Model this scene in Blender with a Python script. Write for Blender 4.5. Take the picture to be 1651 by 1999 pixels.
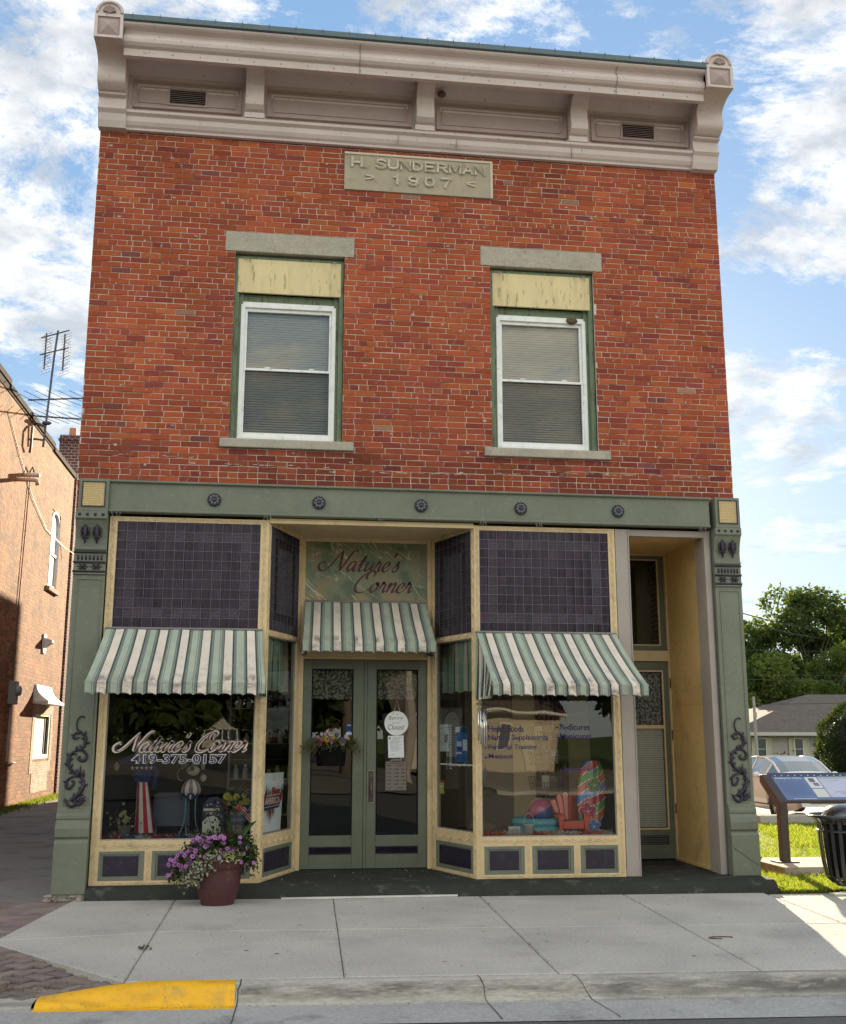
import bpy, math, random
from math import sin, cos, pi, radians, sqrt, atan2, floor
from mathutils import Vector, Matrix, noise as mnoise
R = random.Random(7)
for o in list(bpy.data.objects): bpy.data.objects.remove(o)
SC = bpy.context.scene
COL = SC.collection
# ------------------------------------------------------------------ camera
cam_d = bpy.data.cameras.new('camera'); cam = bpy.data.objects.new('camera', cam_d); COL.objects.link(cam)
SC.camera = cam
F_PX, PITCH, YAW, ROLL = 2119.6, 0.20453, 0.13347, 0.00029
cam_d.sensor_fit = 'VERTICAL'; cam_d.sensor_height = 24.0; cam_d.lens = 24.0 * F_PX / 1999.0
cam_d.clip_end = 6000; cam_d.clip_start = 0.05
fw = Vector((sin(YAW) * cos(PITCH), cos(YAW) * cos(PITCH), sin(PITCH)))
rt = Vector((cos(YAW), -sin(YAW), 0)); up = rt.cross(fw)
rt, up = rt * cos(ROLL) + up * sin(ROLL), -rt * sin(ROLL) + up * cos(ROLL)
mw = Matrix((rt, up, -fw)).transposed().to_4x4(); mw.translation = Vector((2.2335, -12.066, 1.622))
cam.matrix_world = mw
# ------------------------------------------------------------------ light
SUN_EL, SUN_DIR = radians(14.0), Vector((0.265, 0.964, 0)).normalized()
EXPOSURE = 2.0
SUN_STRENGTH = 4.2
sun_d = bpy.data.lights.new('sun', 'SUN'); sun = bpy.data.objects.new('sun', sun_d); COL.objects.link(sun)
sun_d.energy = SUN_STRENGTH; sun_d.angle = radians(0.5); sun_d.color = (1.0, 0.84, 0.60)
tosun = Vector((SUN_DIR.x * cos(SUN_EL), SUN_DIR.y * cos(SUN_EL), sin(SUN_EL)))
sun.rotation_euler = tosun.to_track_quat('Z', 'Y').to_euler()
W = bpy.data.worlds.new('World'); SC.world = W; W.use_nodes = True
nt = W.node_tree; nt.nodes.clear()
def nn(t, ty, **k):
    n = t.nodes.new(ty)
    for a, b in k.items(): setattr(n, a, b)
    return n
def math_n(t, op, a, b=None, c=None):
    n = nn(t, 'ShaderNodeMath', operation=op)
    for i, v in enumerate((a, b, c)):
        if v is None: continue
        if isinstance(v, (int, float)): n.inputs[i].default_value = v
        else: t.links.new(v, n.inputs[i])
    return n.outputs[0]
sky = nn(nt, 'ShaderNodeTexSky', sky_type='NISHITA', sun_disc=False, sun_elevation=SUN_EL,
         sun_rotation=atan2(SUN_DIR.x, SUN_DIR.y), altitude=0, air_density=1.0, dust_density=0.6, ozone_density=2.0)
tc = nn(nt, 'ShaderNodeTexCoord'); sep = nn(nt, 'ShaderNodeSeparateXYZ'); nt.links.new(tc.outputs['Generated'], sep.inputs[0])
zz = math_n(nt, 'ADD', math_n(nt, 'MAXIMUM', sep.outputs[2], 0.0), 0.16)
cx_ = math_n(nt, 'DIVIDE', sep.outputs[0], zz); cy_ = math_n(nt, 'DIVIDE', sep.outputs[1], zz)
cmb = nn(nt, 'ShaderNodeCombineXYZ'); nt.links.new(cx_, cmb.inputs[0]); nt.links.new(cy_, cmb.inputs[1]); cmb.inputs[2].default_value = 3.3
CLOUD_OFF = (3.1, 1.7, 2.0)
mp = nn(nt, 'ShaderNodeMapping'); nt.links.new(cmb.outputs[0], mp.inputs[0]); mp.inputs['Location'].default_value = CLOUD_OFF
n1 = nn(nt, 'ShaderNodeTexNoise'); nt.links.new(mp.outputs[0], n1.inputs['Vector'])
n1.inputs['Scale'].default_value = 2.3; n1.inputs['Detail'].default_value = 12; n1.inputs['Roughness'].default_value = 0.72; n1.inputs['Distortion'].default_value = 0.25
n2 = nn(nt, 'ShaderNodeTexNoise'); nt.links.new(mp.outputs[0], n2.inputs['Vector'])
n2.inputs['Scale'].default_value = 5.5; n2.inputs['Detail'].default_value = 8; n2.inputs['Roughness'].default_value = 0.6
cr = nn(nt, 'ShaderNodeValToRGB'); nt.links.new(n1.outputs['Fac'], cr.inputs[0])
cr.color_ramp.elements[0].position = 0.47; cr.color_ramp.elements[0].color = (0, 0, 0, 1)
cr.color_ramp.elements[1].position = 0.55; cr.color_ramp.elements[1].color = (1, 1, 1, 1)
# cloud brightness: mottled, greyer where thick
cr2 = nn(nt, 'ShaderNodeValToRGB'); nt.links.new(n2.outputs['Fac'], cr2.inputs[0])
cr2.color_ramp.elements[0].position = 0.40; cr2.color_ramp.elements[0].color = (2.2, 2.32, 2.5, 1)
cr2.color_ramp.elements[1].position = 0.58; cr2.color_ramp.elements[1].color = (4.1, 4.05, 3.95, 1)
# clear sky: tone the physical sky towards the clean blue of the photograph
hs = nn(nt, 'ShaderNodeMix', data_type='RGBA', blend_type='MIX'); hs.inputs[0].default_value = 0.86
nt.links.new(sky.outputs[0], hs.inputs[6]); hs.inputs[7].default_value = (.78, 1.45, 2.45, 1)
mx = nn(nt, 'ShaderNodeMix', data_type='RGBA', blend_type='MIX')
nt.links.new(math_n(nt, 'MULTIPLY', cr.outputs[0], 0.92), mx.inputs[0]); nt.links.new(hs.outputs[2], mx.inputs[6]); nt.links.new(cr2.outputs[0], mx.inputs[7])
# pale band near the horizon
hz = math_n(nt, 'POWER', math_n(nt, 'SUBTRACT', 1.0, math_n(nt, 'MAXIMUM', sep.outputs[2], 0.0)), 5.0)
mh = nn(nt, 'ShaderNodeMix', data_type='RGBA', blend_type='MIX'); nt.links.new(math_n(nt, 'MULTIPLY', hz, 0.80), mh.inputs[0])
nt.links.new(mx.outputs[2], mh.inputs[6]); mh.inputs[7].default_value = (2.6, 3.3, 3.6, 1)
# added boost: unseen sky behind the camera brightened and warmed to light the facade
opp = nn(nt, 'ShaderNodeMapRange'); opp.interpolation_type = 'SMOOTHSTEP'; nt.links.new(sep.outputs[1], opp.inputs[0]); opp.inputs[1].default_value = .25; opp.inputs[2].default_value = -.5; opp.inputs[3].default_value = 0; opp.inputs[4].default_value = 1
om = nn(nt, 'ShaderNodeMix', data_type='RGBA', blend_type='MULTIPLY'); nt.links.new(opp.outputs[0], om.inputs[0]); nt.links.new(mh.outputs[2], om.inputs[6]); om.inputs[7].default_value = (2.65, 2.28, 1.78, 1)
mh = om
bg = nn(nt, 'ShaderNodeBackground'); bg.inputs['Strength'].default_value = 0.075
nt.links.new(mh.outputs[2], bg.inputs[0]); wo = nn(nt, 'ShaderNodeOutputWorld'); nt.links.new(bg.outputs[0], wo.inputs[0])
SC.view_settings.view_transform = 'Standard'; SC.view_settings.look = 'None'; SC.view_settings.exposure = EXPOSURE
SC.view_settings.gamma = 1; SC.view_settings.use_curve_mapping = False
SC.render.resolution_x = 846; SC.render.resolution_y = 1024
SC.render.engine = 'CYCLES'; SC.cycles.max_bounces = 7; SC.cycles.transparent_max_bounces = 12

# ------------------------------------------------------------------ mesh helpers
ORG = {}
class MB:
    def __init__(s): s.v = []; s.f = []; s.m = []; s.c = []; s.sm = []; s.mi = 0; s.col = (1, 1, 1); s.smooth = False; s.T = None
    def vert(s, p):
        p = Vector(p)
        if s.T is not None: p = s.T @ p
        s.v.append((p.x, p.y, p.z)); return len(s.v) - 1
    def face(s, idx, col=None):
        s.f.append(tuple(idx)); s.m.append(s.mi); s.c.append(col or s.col); s.sm.append(s.smooth)
    def poly(s, pts, col=None): s.face([s.vert(p) for p in pts], col)
    def box(s, x0, x1, y0, y1, z0, z1, col=None):
        i = [s.vert((x, y, z)) for z in (z0, z1) for y in (y0, y1) for x in (x0, x1)]
        for q in ((0, 2, 3, 1), (4, 5, 7, 6), (0, 1, 5, 4), (2, 6, 7, 3), (0, 4, 6, 2), (1, 3, 7, 5)): s.face([i[k] for k in q], col)
    def pbox(s, P, u0, u1, v0, v1, w0, w1, col=None):
        i = [s.vert(P(u, v, w)) for v in (v0, v1) for w in (w1, w0) for u in (u0, u1)]
        for q in ((0, 2, 3, 1), (4, 5, 7, 6), (0, 1, 5, 4), (2, 6, 7, 3), (0, 4, 6, 2), (1, 3, 7, 5)): s.face([i[k] for k in q], col)
    def pframe(s, P, u0, u1, v0, v1, t, w0, w1, col=None):
        tl, tr, tb, tt = t if isinstance(t, tuple) else (t, t, t, t)
        if tl: s.pbox(P, u0, u0 + tl, v0, v1, w0, w1, col)
        if tr: s.pbox(P, u1 - tr, u1, v0, v1, w0, w1, col)
        if tb: s.pbox(P, u0 + tl, u1 - tr, v0, v0 + tb, w0, w1, col)
        if tt: s.pbox(P, u0 + tl, u1 - tr, v1 - tt, v1, w0, w1, col)
    def prism(s, pts, fn, a, b, col=None, cap=True):     # closed 2-D outline swept from a to b; fn(p, t) -> point
        n = len(pts); A = [s.vert(fn(p, a)) for p in pts]; B = [s.vert(fn(p, b)) for p in pts]
        for i in range(n): s.face((A[i], A[(i + 1) % n], B[(i + 1) % n], B[i]), col)
        if cap: s.face(A[::-1], col); s.face(B, col)
    def sheet(s, rows, col=None, colf=None, close=False):
        n = len(rows[0]); ids = [[s.vert(p) for p in r] for r in rows]
        for i in range(len(rows) - 1):
            for j in range(n if close else n - 1):
                k = (j + 1) % n
                s.face((ids[i][j], ids[i][k], ids[i + 1][k], ids[i + 1][j]), colf(i, j) if colf else col)
        return ids
    def tube(s, pts, r, n=6, col=None, cap=True):
        pts = [Vector(p) for p in pts]; L = len(pts); rings = []
        rr = r if isinstance(r, (list, tuple)) else [r] * L
        prev = None
        for i, p in enumerate(pts):
            d = (pts[min(i + 1, L - 1)] - pts[max(i - 1, 0)])
            if d.length < 1e-9: d = Vector((0, 0, 1))
            d.normalize()
            if prev is None: a = d.orthogonal().normalized()
            else:
                a = prev - d * prev.dot(d)
                a = a.normalized() if a.length > 1e-6 else d.orthogonal().normalized()
            prev = a; b = d.cross(a)
            rings.append([p + (a * cos(2 * pi * k / n) + b * sin(2 * pi * k / n)) * rr[i] for k in range(n)])
        ids = s.sheet(rings, col, close=True)
        if cap: s.face(ids[0][::-1], col); s.face(ids[-1], col)
    def lathe(s, prof, c, n=24, col=None, sx=1, sy=1, ax='z'):
        rings = []
        for r, h in prof:
            ring = []
            for k in range(n):
                t = 2 * pi * k / n; a, b = r * cos(t) * sx, r * sin(t) * sy
                if ax == 'z': q = (c[0] + a, c[1] + b, c[2] + h)
                elif ax == 'y': q = (c[0] + a, c[1] - h, c[2] + b)
                else: q = (c[0] + h, c[1] + a, c[2] + b)
                ring.append(q)
            rings.append(ring)
        s.sheet(rings, col, close=True)
    def ball(s, c, r, n=10, m=6, col=None, sc=(1, 1, 1)):
        rings = [[(c[0] + r * sc[0] * sin(pi * i / m) * cos(2 * pi * k / n), c[1] + r * sc[1] * sin(pi * i / m) * sin(2 * pi * k / n), c[2] + r * sc[2] * cos(pi * i / m)) for k in range(n)] for i in range(m + 1)]
        s.sheet(rings[::-1], col, close=True)
    def leaf(s, c, d, w, l, col=None, bend=0.2):   # a small bent leaf: 2 quads
        d = Vector(d).normalized(); side = d.cross(Vector((R.uniform(-1, 1), R.uniform(-1, 1), R.uniform(-1, 1)))); side = side.normalized() if side.length > 1e-5 else d.orthogonal()
        nrm = side.cross(d); c = Vector(c)
        a = s.vert(c); b = s.vert(c + d * l * .5 + side * w * .5 + nrm * l * bend * .3); e = s.vert(c + d * l - nrm * l * bend * .3); g = s.vert(c + d * l * .5 - side * w * .5 + nrm * l * bend * .3)
        s.face((a, b, e, g), col)
    def addmesh(s, me, fn, col=None):
        base = len(s.v)
        for v in me.vertices:
            p = Vector(fn(v.co))
            if s.T is not None: p = s.T @ p
            s.v.append((p.x, p.y, p.z))
        for p in me.polygons: s.f.append(tuple(base + i for i in p.vertices)); s.m.append(s.mi); s.c.append(col or s.col); s.sm.append(False)
    def build(s, name, mats, parent=None, org=None, bevel=0, smooth=None, merge=False):
        o3 = ORG[parent.name] if parent is not None else (org or (0, 0, 0))
        me = bpy.data.meshes.new(name)
        me.from_pydata([(a - o3[0], b - o3[1], c - o3[2]) for a, b, c in s.v], [], s.f)
        for m in (mats if isinstance(mats, (list, tuple)) else [mats]): me.materials.append(m)
        me.polygons.foreach_set('material_index', s.m)
        me.polygons.foreach_set('use_smooth', s.sm if smooth is None else [smooth] * len(s.f))
        ca = me.color_attributes.new('tint', 'FLOAT_COLOR', 'CORNER')
        buf = []
        for f, c in zip(s.f, s.c): buf.extend((c[0], c[1], c[2], 1.0) * len(f))
        ca.data.foreach_set('color', buf)
        me.validate(); me.update()
        o = bpy.data.objects.new(name, me); COL.objects.link(o); ORG[o.name] = o3
        if parent is not None: o.parent = parent
        else: o.location = o3
        if bevel:
            bm = o.modifiers.new('bevel', 'BEVEL'); bm.width = bevel; bm.segments = 2; bm.limit_method = 'ANGLE'; bm.angle_limit = radians(40)
        return o
def tag(o, label=None, cat=None, group=None, kind=None):
    if label: o['label'] = label
    if cat: o['category'] = cat
    if group: o['group'] = group
    if kind: o['kind'] = kind
    return o
def thing(name, label, cat, org=(0, 0, 0), rotz=0, group=None, local=False):
    o = bpy.data.objects.new(name, None); COL.objects.link(o); o.location = org; o.rotation_euler = (0, 0, rotz); o.empty_display_size = .2
    ORG[o.name] = (0, 0, 0) if (local or rotz) else tuple(org)
    return tag(o, label, cat, group)
def FP(Y): return lambda u, v, w: (u, Y - w, v)     # facade plane at depth Y, w = out towards the street
def LP(A, B, z=0):                                 # any vertical plane from A to B (as seen from the street, left to right)
    A = Vector((A[0], A[1], 0)); B = Vector((B[0], B[1], 0)); d = (B - A).normalized(); n = Vector((d.y, -d.x, 0))
    return (lambda u, v, w: tuple(A + d * u + n * w + Vector((0, 0, v + z)))), (B - A).length
def catmull(pts, n=6):
    pts = [Vector(p) for p in pts]; out = []
    for i in range(len(pts) - 1):
        p0 = pts[max(i - 1, 0)]; p1 = pts[i]; p2 = pts[i + 1]; p3 = pts[min(i + 2, len(pts) - 1)]
        for k in range(n):
            t = k / n
            out.append(0.5 * ((2 * p1) + (p2 - p0) * t + (2 * p0 - 5 * p1 + 4 * p2 - p3) * t * t + (3 * p1 - p0 - 3 * p2 + p3) * t ** 3))
    out.append(pts[-1]); return out
# ---- text (built-in font turned to mesh) fitted to a box
_tc = {}
def text_me(txt, weight=0, ext=0.0, shear=0.0):
    k = (txt, weight, ext, shear)
    if k in _tc: return _tc[k]
    cu = bpy.data.curves.new('t', 'FONT'); cu.body = txt; cu.size = 1; cu.offset = weight; cu.extrude = ext; cu.shear = shear; cu.resolution_u = 4
    ob = bpy.data.objects.new('t', cu); COL.objects.link(ob); dg = bpy.context.evaluated_depsgraph_get(); dg.update()
    me = bpy.data.meshes.new_from_object(ob.evaluated_get(dg)); bpy.data.objects.remove(ob)
    _tc[k] = me; return me
def put_text(mb, txt, P, u0, u1, v0, v1, w, depth=0.0, weight=0, shear=0.0, col=None, warp=None):
    me = text_me(txt, weight, 0.5 if depth else 0.0, shear)
    xs = [v.co.x for v in me.vertices]; ys = [v.co.y for v in me.vertices]
    if not xs: return
    a, b, c, d = min(xs), max(xs), min(ys), max(ys)
    def fn(co):
        u = u0 + (co.x - a) / (b - a) * (u1 - u0); v = v0 + (co.y - c) / (d - c) * (v1 - v0)
        if warp: u, v = warp(u, v)
        return P(u, v, w + (co.z + .5) * depth if depth else w)
    mb.addmesh(me, fn, col)
# ---- script lettering drawn as broad-nib strokes
GL = {
 'N': ([[(-.55, .75), (-.85, .95), (-1.15, .6), (-1.0, .15), (-.55, .0), (-.05, .45), (.4, 1.4), (.75, 2.15)], [(.75, 2.15), (.85, 1.3), (1.05, .3), (1.12, -.02)], [(1.12, -.02), (1.4, .9), (1.75, 1.9), (2.05, 2.2), (2.3, 2.05)]], 1.75),
 'C': ([[(1.05, 1.35), (.8, 1.5), (.85, 1.95), (1.2, 2.2), (1.5, 2.0), (1.4, 1.6)], [(1.35, 2.15), (.85, 2.1), (.3, 1.5), (.05, .75), (.2, .15), (.65, -.05), (1.15, .1), (1.55, .5)]], 1.5),
 'a': ([[(.72, .85), (.5, 1.0), (.2, .8), (.05, .35), (.2, .0), (.45, .15), (.68, .6), (.78, 1.0)], [(.78, 1.0), (.68, .35), (.78, .0), (1.05, .25)]], 1.0),
 't': ([[(.0, .3), (.3, 1.0), (.5, 1.65), (.3, .5), (.3, .05), (.5, .02), (.8, .3)], [(.08, 1.05), (.75, 1.08)]], .75),
 'u': ([[(.0, .6), (.2, 1.0), (.12, .4), (.18, .02), (.42, .15), (.68, .6), (.8, 1.0)], [(.8, 1.0), (.7, .35), (.8, .0), (1.05, .25)]], 1.0),
 'r': ([[(.0, .25), (.2, .75), (.3, 1.12), (.35, .9), (.6, .92)], [(.6, .92), (.5, .4), (.55, .02), (.85, .25)]], .8),
 'e': ([[(.0, .25), (.4, .45), (.6, .8), (.42, 1.0), (.15, .7), (.08, .25), (.3, .0), (.6, .1), (.8, .35)]], .75),
 's': ([[(.0, .25), (.3, .7), (.48, 1.1), (.42, .75), (.55, .35), (.4, .0), (.15, .05), (.1, .2)]], .7),
 "'": ([[(.2, 1.95), (.22, 1.9), (.1, 1.5)]], .3),
 'o': ([[(.5, 1.0), (.2, .8), (.08, .35), (.3, .0), (.62, .3), (.68, .8), (.5, 1.0), (.62, .75), (.9, .8)]], .85),
 'n': ([[(.0, .6), (.2, 1.0), (.12, .4), (.08, .0)], [(.1, .15), (.35, .75), (.6, 1.0), (.68, .75), (.6, .3), (.65, .0), (.95, .25)]], .92),
 ' ': ([], .7)}
def script(mb, txt, P, u0, u1, v0, hx, w, wmin=.06, wmax=.2, slant=.35, nib=radians(25), col=None, kern=1.0):
    x = 0; strokes = []
    for ch in txt:
        st, adv = GL[ch]
        for s_ in st: strokes.append([(px + x, py) for px, py in s_])
        x += adv * kern
    al = [(p[0] + slant * p[1], p[1]) for s_ in strokes for p in s_]
    a, b = min(p[0] for p in al), max(p[0] for p in al); k = (u1 - u0) / (b - a); kk = 0
    for s_ in strokes:
        pts = catmull([(p[0] + slant * p[1], p[1], 0) for p in s_], 6); L = []; Rr = []
        for i, p in enumerate(pts):
            d = pts[min(i + 1, len(pts) - 1)] - pts[max(i - 1, 0)]; ang = atan2(d.y, d.x); n = Vector((-sin(ang), cos(ang), 0))
            t = abs(sin(ang - nib)) ** 1.4; end = min(1, .35 + 3 * min(i, len(pts) - 1 - i) / len(pts))
            ww = (wmin + (wmax - wmin) * t) * .5 * end; L.append(p + n * ww); Rr.append(p - n * ww)
        f = lambda q: P(u0 + (q.x - a) * k, v0 + q.y * hx, w + kk)
        mb.sheet([[f(q) for q in L], [f(q) for q in Rr]], col); kk += .00006
# ------------------------------------------------------------------ materials
def srgb(r, g, b):
    f = lambda c: (c / 255 / 12.92) if c / 255 <= .04045 else ((c / 255 + .055) / 1.055) ** 2.4
    return (f(r), f(g), f(b))
def MAT(name, col, rough=.7, metal=0, var=.12, vscale=3, bump=0, bscale=60, tint=False, spec=.4, trans=0, coat=0, dirt=None, wave=None, alpha=None, stretch=None, grain=0, gscale=250):
    """var: large-scale tone variation; bump: fine noise relief; dirt: (colour, amount, scale, lo, hi) patchy stain; grain: fine speckle"""
    m = bpy.data.materials.new(name); m.use_nodes = True; t = m.node_tree; t.nodes.clear()
    p = nn(t, 'ShaderNodeBsdfPrincipled'); out = nn(t, 'ShaderNodeOutputMaterial'); t.links.new(p.outputs[0], out.inputs[0])
    if rough > .88 and spec == .4: spec = .12
    p.inputs['Roughness'].default_value = rough; p.inputs['Metallic'].default_value = metal; p.inputs['Specular IOR Level'].default_value = spec
    if coat: p.inputs['Coat Weight'].default_value = coat; p.inputs['Coat Roughness'].default_value = .08
    g = nn(t, 'ShaderNodeNewGeometry'); src = g.outputs['Position']
    if stretch:
        mpn = nn(t, 'ShaderNodeMapping'); t.links.new(src, mpn.inputs[0]); mpn.inputs['Scale'].default_value = stretch; src = mpn.outputs[0]
    def noise(sc, det=4, rg=.55):
        n = nn(t, 'ShaderNodeTexNoise'); t.links.new(src, n.inputs['Vector']); n.inputs['Scale'].default_value = sc; n.inputs['Detail'].default_value = det; n.inputs['Roughness'].default_value = rg; return n.outputs['Fac']
    def mix(bt, fac, a, b):
        n = nn(t, 'ShaderNodeMix', data_type='RGBA', blend_type=bt)
        for i, v in ((0, fac), (6, a), (7, b)):
            if hasattr(v, 'default_value') and not isinstance(v, (tuple, float, int)): t.links.new(v, n.inputs[i])
            else: n.inputs[i].default_value = (*v, 1) if isinstance(v, tuple) and len(v) == 3 else v
        return n.outputs[2]
    c = None
    if tint:
        a = nn(t, 'ShaderNodeAttribute'); a.attribute_name = 'tint'; c = mix('MULTIPLY', 1.0, a.outputs['Color'], col)
    else:
        rgb = nn(t, 'ShaderNodeRGB'); rgb.outputs[0].default_value = (*col, 1); c = rgb.outputs[0]
    if var:
        f = math_n(t, 'MULTIPLY_ADD', noise(vscale, 5), var * 6.0, 1 - var * 3.0)
        v = nn(t, 'ShaderNodeVectorMath', operation='SCALE'); t.links.new(c, v.inputs[0]); t.links.new(f, v.inputs['Scale']); c = v.outputs[0]
    if grain:
        f = math_n(t, 'MULTIPLY_ADD', noise(gscale, 3, .7), grain * 7.0, 1 - grain * 3.5)
        v = nn(t, 'ShaderNodeVectorMath', operation='SCALE'); t.links.new(c, v.inputs[0]); t.links.new(f, v.inputs['Scale']); c = v.outputs[0]
    if dirt:
        for dc, am, sc, lo, hi in (dirt if isinstance(dirt, list) else [dirt]):
            r = nn(t, 'ShaderNodeMapRange'); t.links.new(math_n(t, 'MULTIPLY_ADD', noise(sc, 8, .65), 1.4, -.2), r.inputs[0]); r.inputs[1].default_value = lo; r.inputs[2].default_value = hi; r.inputs[3].default_value = 0; r.inputs[4].default_value = am
            c = mix('MIX', r.outputs[0], c, dc)
    t.links.new(c, p.inputs['Base Color'])
    h = None
    if bump:
        h = math_n(t, 'MULTIPLY', noise(bscale, 6, .6), 1.0)
    if wave:   # (axis vector scale, dist, strength)
        wv = nn(t, 'ShaderNodeTexWave', wave_type='BANDS', bands_direction=wave[0], wave_profile='SIN'); t.links.new(g.outputs['Position'], wv.inputs[0]); wv.inputs['Scale'].default_value = wave[1]; wv.inputs['Distortion'].default_value = wave[3] if len(wave) > 3 else 0
        h = math_n(t, 'ADD', h, wv.outputs['Fac']) if h is not None else wv.outputs['Fac']
        bump = wave[2]
    if h is not None:
        b = nn(t, 'ShaderNodeBump'); b.inputs['Strength'].default_value = min(1, bump * 1.0); b.inputs['Distance'].default_value = .01; t.links.new(h, b.inputs['Height']); t.links.new(b.outputs[0], p.inputs['Normal'])
    if trans:
        p.inputs['Transmission Weight'].default_value = trans
    if alpha is not None: p.inputs['Alpha'].default_value = alpha
    return m
def GLASS(name, refl=1.6, tintc=(.93, .95, .94), rough=0.0, film=0.0):
    m = bpy.data.materials.new(name); m.use_nodes = True; t = m.node_tree; t.nodes.clear()
    tr = nn(t, 'ShaderNodeBsdfTransparent'); tr.inputs[0].default_value = (*tintc, 1)
    gl = nn(t, 'ShaderNodeBsdfGlossy'); gl.inputs['Roughness'].default_value = rough; gl.inputs[0].default_value = (1, 1, 1, 1)
    fr = nn(t, 'ShaderNodeFresnel'); fr.inputs[0].default_value = 1.5
    g = nn(t, 'ShaderNodeNewGeometry'); n = nn(t, 'ShaderNodeTexNoise'); t.links.new(g.outputs['Position'], n.inputs['Vector']); n.inputs['Scale'].default_value = 1.6; n.inputs['Detail'].default_value = 1
    b = nn(t, 'ShaderNodeBump'); b.inputs['Strength'].default_value = .04; b.inputs['Distance'].default_value = .05; t.links.new(n.outputs[0], b.inputs['Height']); t.links.new(b.outputs[0], gl.inputs['Normal'])
    mxs = nn(t, 'ShaderNodeMixShader'); t.links.new(math_n(t, 'MINIMUM', math_n(t, 'MULTIPLY_ADD', fr.outputs[0], refl, film), 1.0), mxs.inputs[0])
    t.links.new(tr.outputs[0], mxs.inputs[1]); t.links.new(gl.outputs[0], mxs.inputs[2])
    o = nn(t, 'ShaderNodeOutputMaterial'); t.links.new(mxs.outputs[0], o.inputs[0]); return m
def LEAF(name, col, tl=.45, rough=.6):
    m = bpy.data.materials.new(name); m.use_nodes = True; t = m.node_tree; t.nodes.clear()
    a = nn(t, 'ShaderNodeAttribute'); a.attribute_name = 'tint'
    mm = nn(t, 'ShaderNodeMix', data_type='RGBA', blend_type='MULTIPLY'); mm.inputs[0].default_value = 1; t.links.new(a.outputs['Color'], mm.inputs[6]); mm.inputs[7].default_value = (*col, 1)
    d = nn(t, 'ShaderNodeBsdfPrincipled'); d.inputs['Roughness'].default_value = rough; d.inputs['Specular IOR Level'].default_value = .3; t.links.new(mm.outputs[2], d.inputs['Base Color'])
    tr = nn(t, 'ShaderNodeBsdfTranslucent'); v = nn(t, 'ShaderNodeVectorMath', operation='MULTIPLY'); t.links.new(mm.outputs[2], v.inputs[0]); v.inputs[1].default_value = (1.7, 1.6, .8); t.links.new(v.outputs[0], tr.inputs[0])
    mxs = nn(t, 'ShaderNodeMixShader'); mxs.inputs[0].default_value = tl; t.links.new(d.outputs[0], mxs.inputs[1]); t.links.new(tr.outputs[0], mxs.inputs[2])
    o = nn(t, 'ShaderNodeOutputMaterial'); t.links.new(mxs.outputs[0], o.inputs[0]); return m
GREEN = MAT('sage_green_paint', (.150, .160, .120), .5, var=.10, vscale=2, bump=.12, bscale=25, grain=.05, gscale=40, dirt=[((.09, .11, .075), .35, 5, .58, .75), ((.3, .34, .27), .25, 14, .62, .75)])
DKGREEN = MAT('door_green_paint', (.118, .130, .092), .45, var=.10, vscale=2.5, bump=.1, bscale=30, dirt=((.06, .07, .05), .4, 6, .58, .8))
CREAM = MAT('cream_paint', (.60, .45, .255), .5, var=.08, vscale=3, bump=.15, bscale=50, dirt=[((.30, .23, .13), .5, 7, .57, .75), ((.20, .16, .1), .4, 30, .64, .75)])
PURPLE = MAT('aubergine_paint', (.020, .013, .028), .4, var=0.11, vscale=8, bump=.2, bscale=30, dirt=((.07, .05, .09), .5, 12, .55, .75))
TAUPE = MAT('taupe_paint', (.33, .28, .25), .5, var=.06, bump=.08, bscale=30, dirt=((.2, .17, .15), .4, 6, .6, .8))
PINKISH = MAT('cornice_paint', (.57, .465, .44), .5, var=.07, vscale=2, bump=.12, bscale=20, dirt=[((.38, .31, .29), .3, 4, .58, .78), ((.16, .10, .07), .6, 22, .68, .75)])
PANELP = MAT('frieze_paint', (.37, .27, .255), .55, var=.06, vscale=2, bump=.1, bscale=20, dirt=((.25, .2, .19), .4, 5, .58, .8))
MORTAR = MAT('mortar', (.60, .52, .45), .95, var=.08, vscale=6, bump=.5, bscale=120, grain=.08, dirt=((.12, .07, .06), .8, 2.6, .52, .7))
BRICK = MAT('red_brick', (.90, .93, .93), .9, var=.10, vscale=1.4, bump=.6, bscale=110, tint=True, grain=.09, gscale=60, dirt=[((.06, .024, .02), .6, 26, .64, .76), ((.40, .28, .20), .3, 18, .66, .76)])
STONE = MAT('cast_stone', (.40, .355, .29), .95, var=.08, vscale=5, bump=.5, bscale=160, grain=.16, gscale=60, dirt=((.2, .17, .14), .5, 6, .56, .75))
PLAQ = MAT('limestone', (.40, .335, .25), .9, var=.06, vscale=6, bump=.4, bscale=120, grain=.06, gscale=90, dirt=((.25, .20, .15), .6, 8, .55, .75))
SLATE = MAT('roof_edge_metal', (.09, .12, .13), .5, metal=.3, var=0.0825, bump=.1, bscale=20)
WHITE = MAT('white_vinyl', (.78, .77, .75), .45, var=.06, vscale=8, dirt=((.4, .38, .34), .5, 14, .6, .75))
PLY = MAT('painted_plywood', (.66, .53, .29), .7, var=.08, bump=.6, bscale=14, stretch=(1, 1, .16), dirt=[((.24, .17, .09), .75, 30, .62, .70), ((.45, .34, .19), .5, 9, .52, .75)])
BLIND = MAT('blind_slat', (.86, .84, .80), .6, var=.04)
DARKGAP = MAT('dark_gap', (.012, .011, .011), .9, var=0)
WINGLASS = GLASS('window_glass', 1.5, (.93, .95, .94)); SHOPGLASS = GLASS('shop_glass', 1.15, (.95, .96, .93))
DOORGLASS = GLASS('door_glass', 1.5, (.8, .82, .78))
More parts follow.
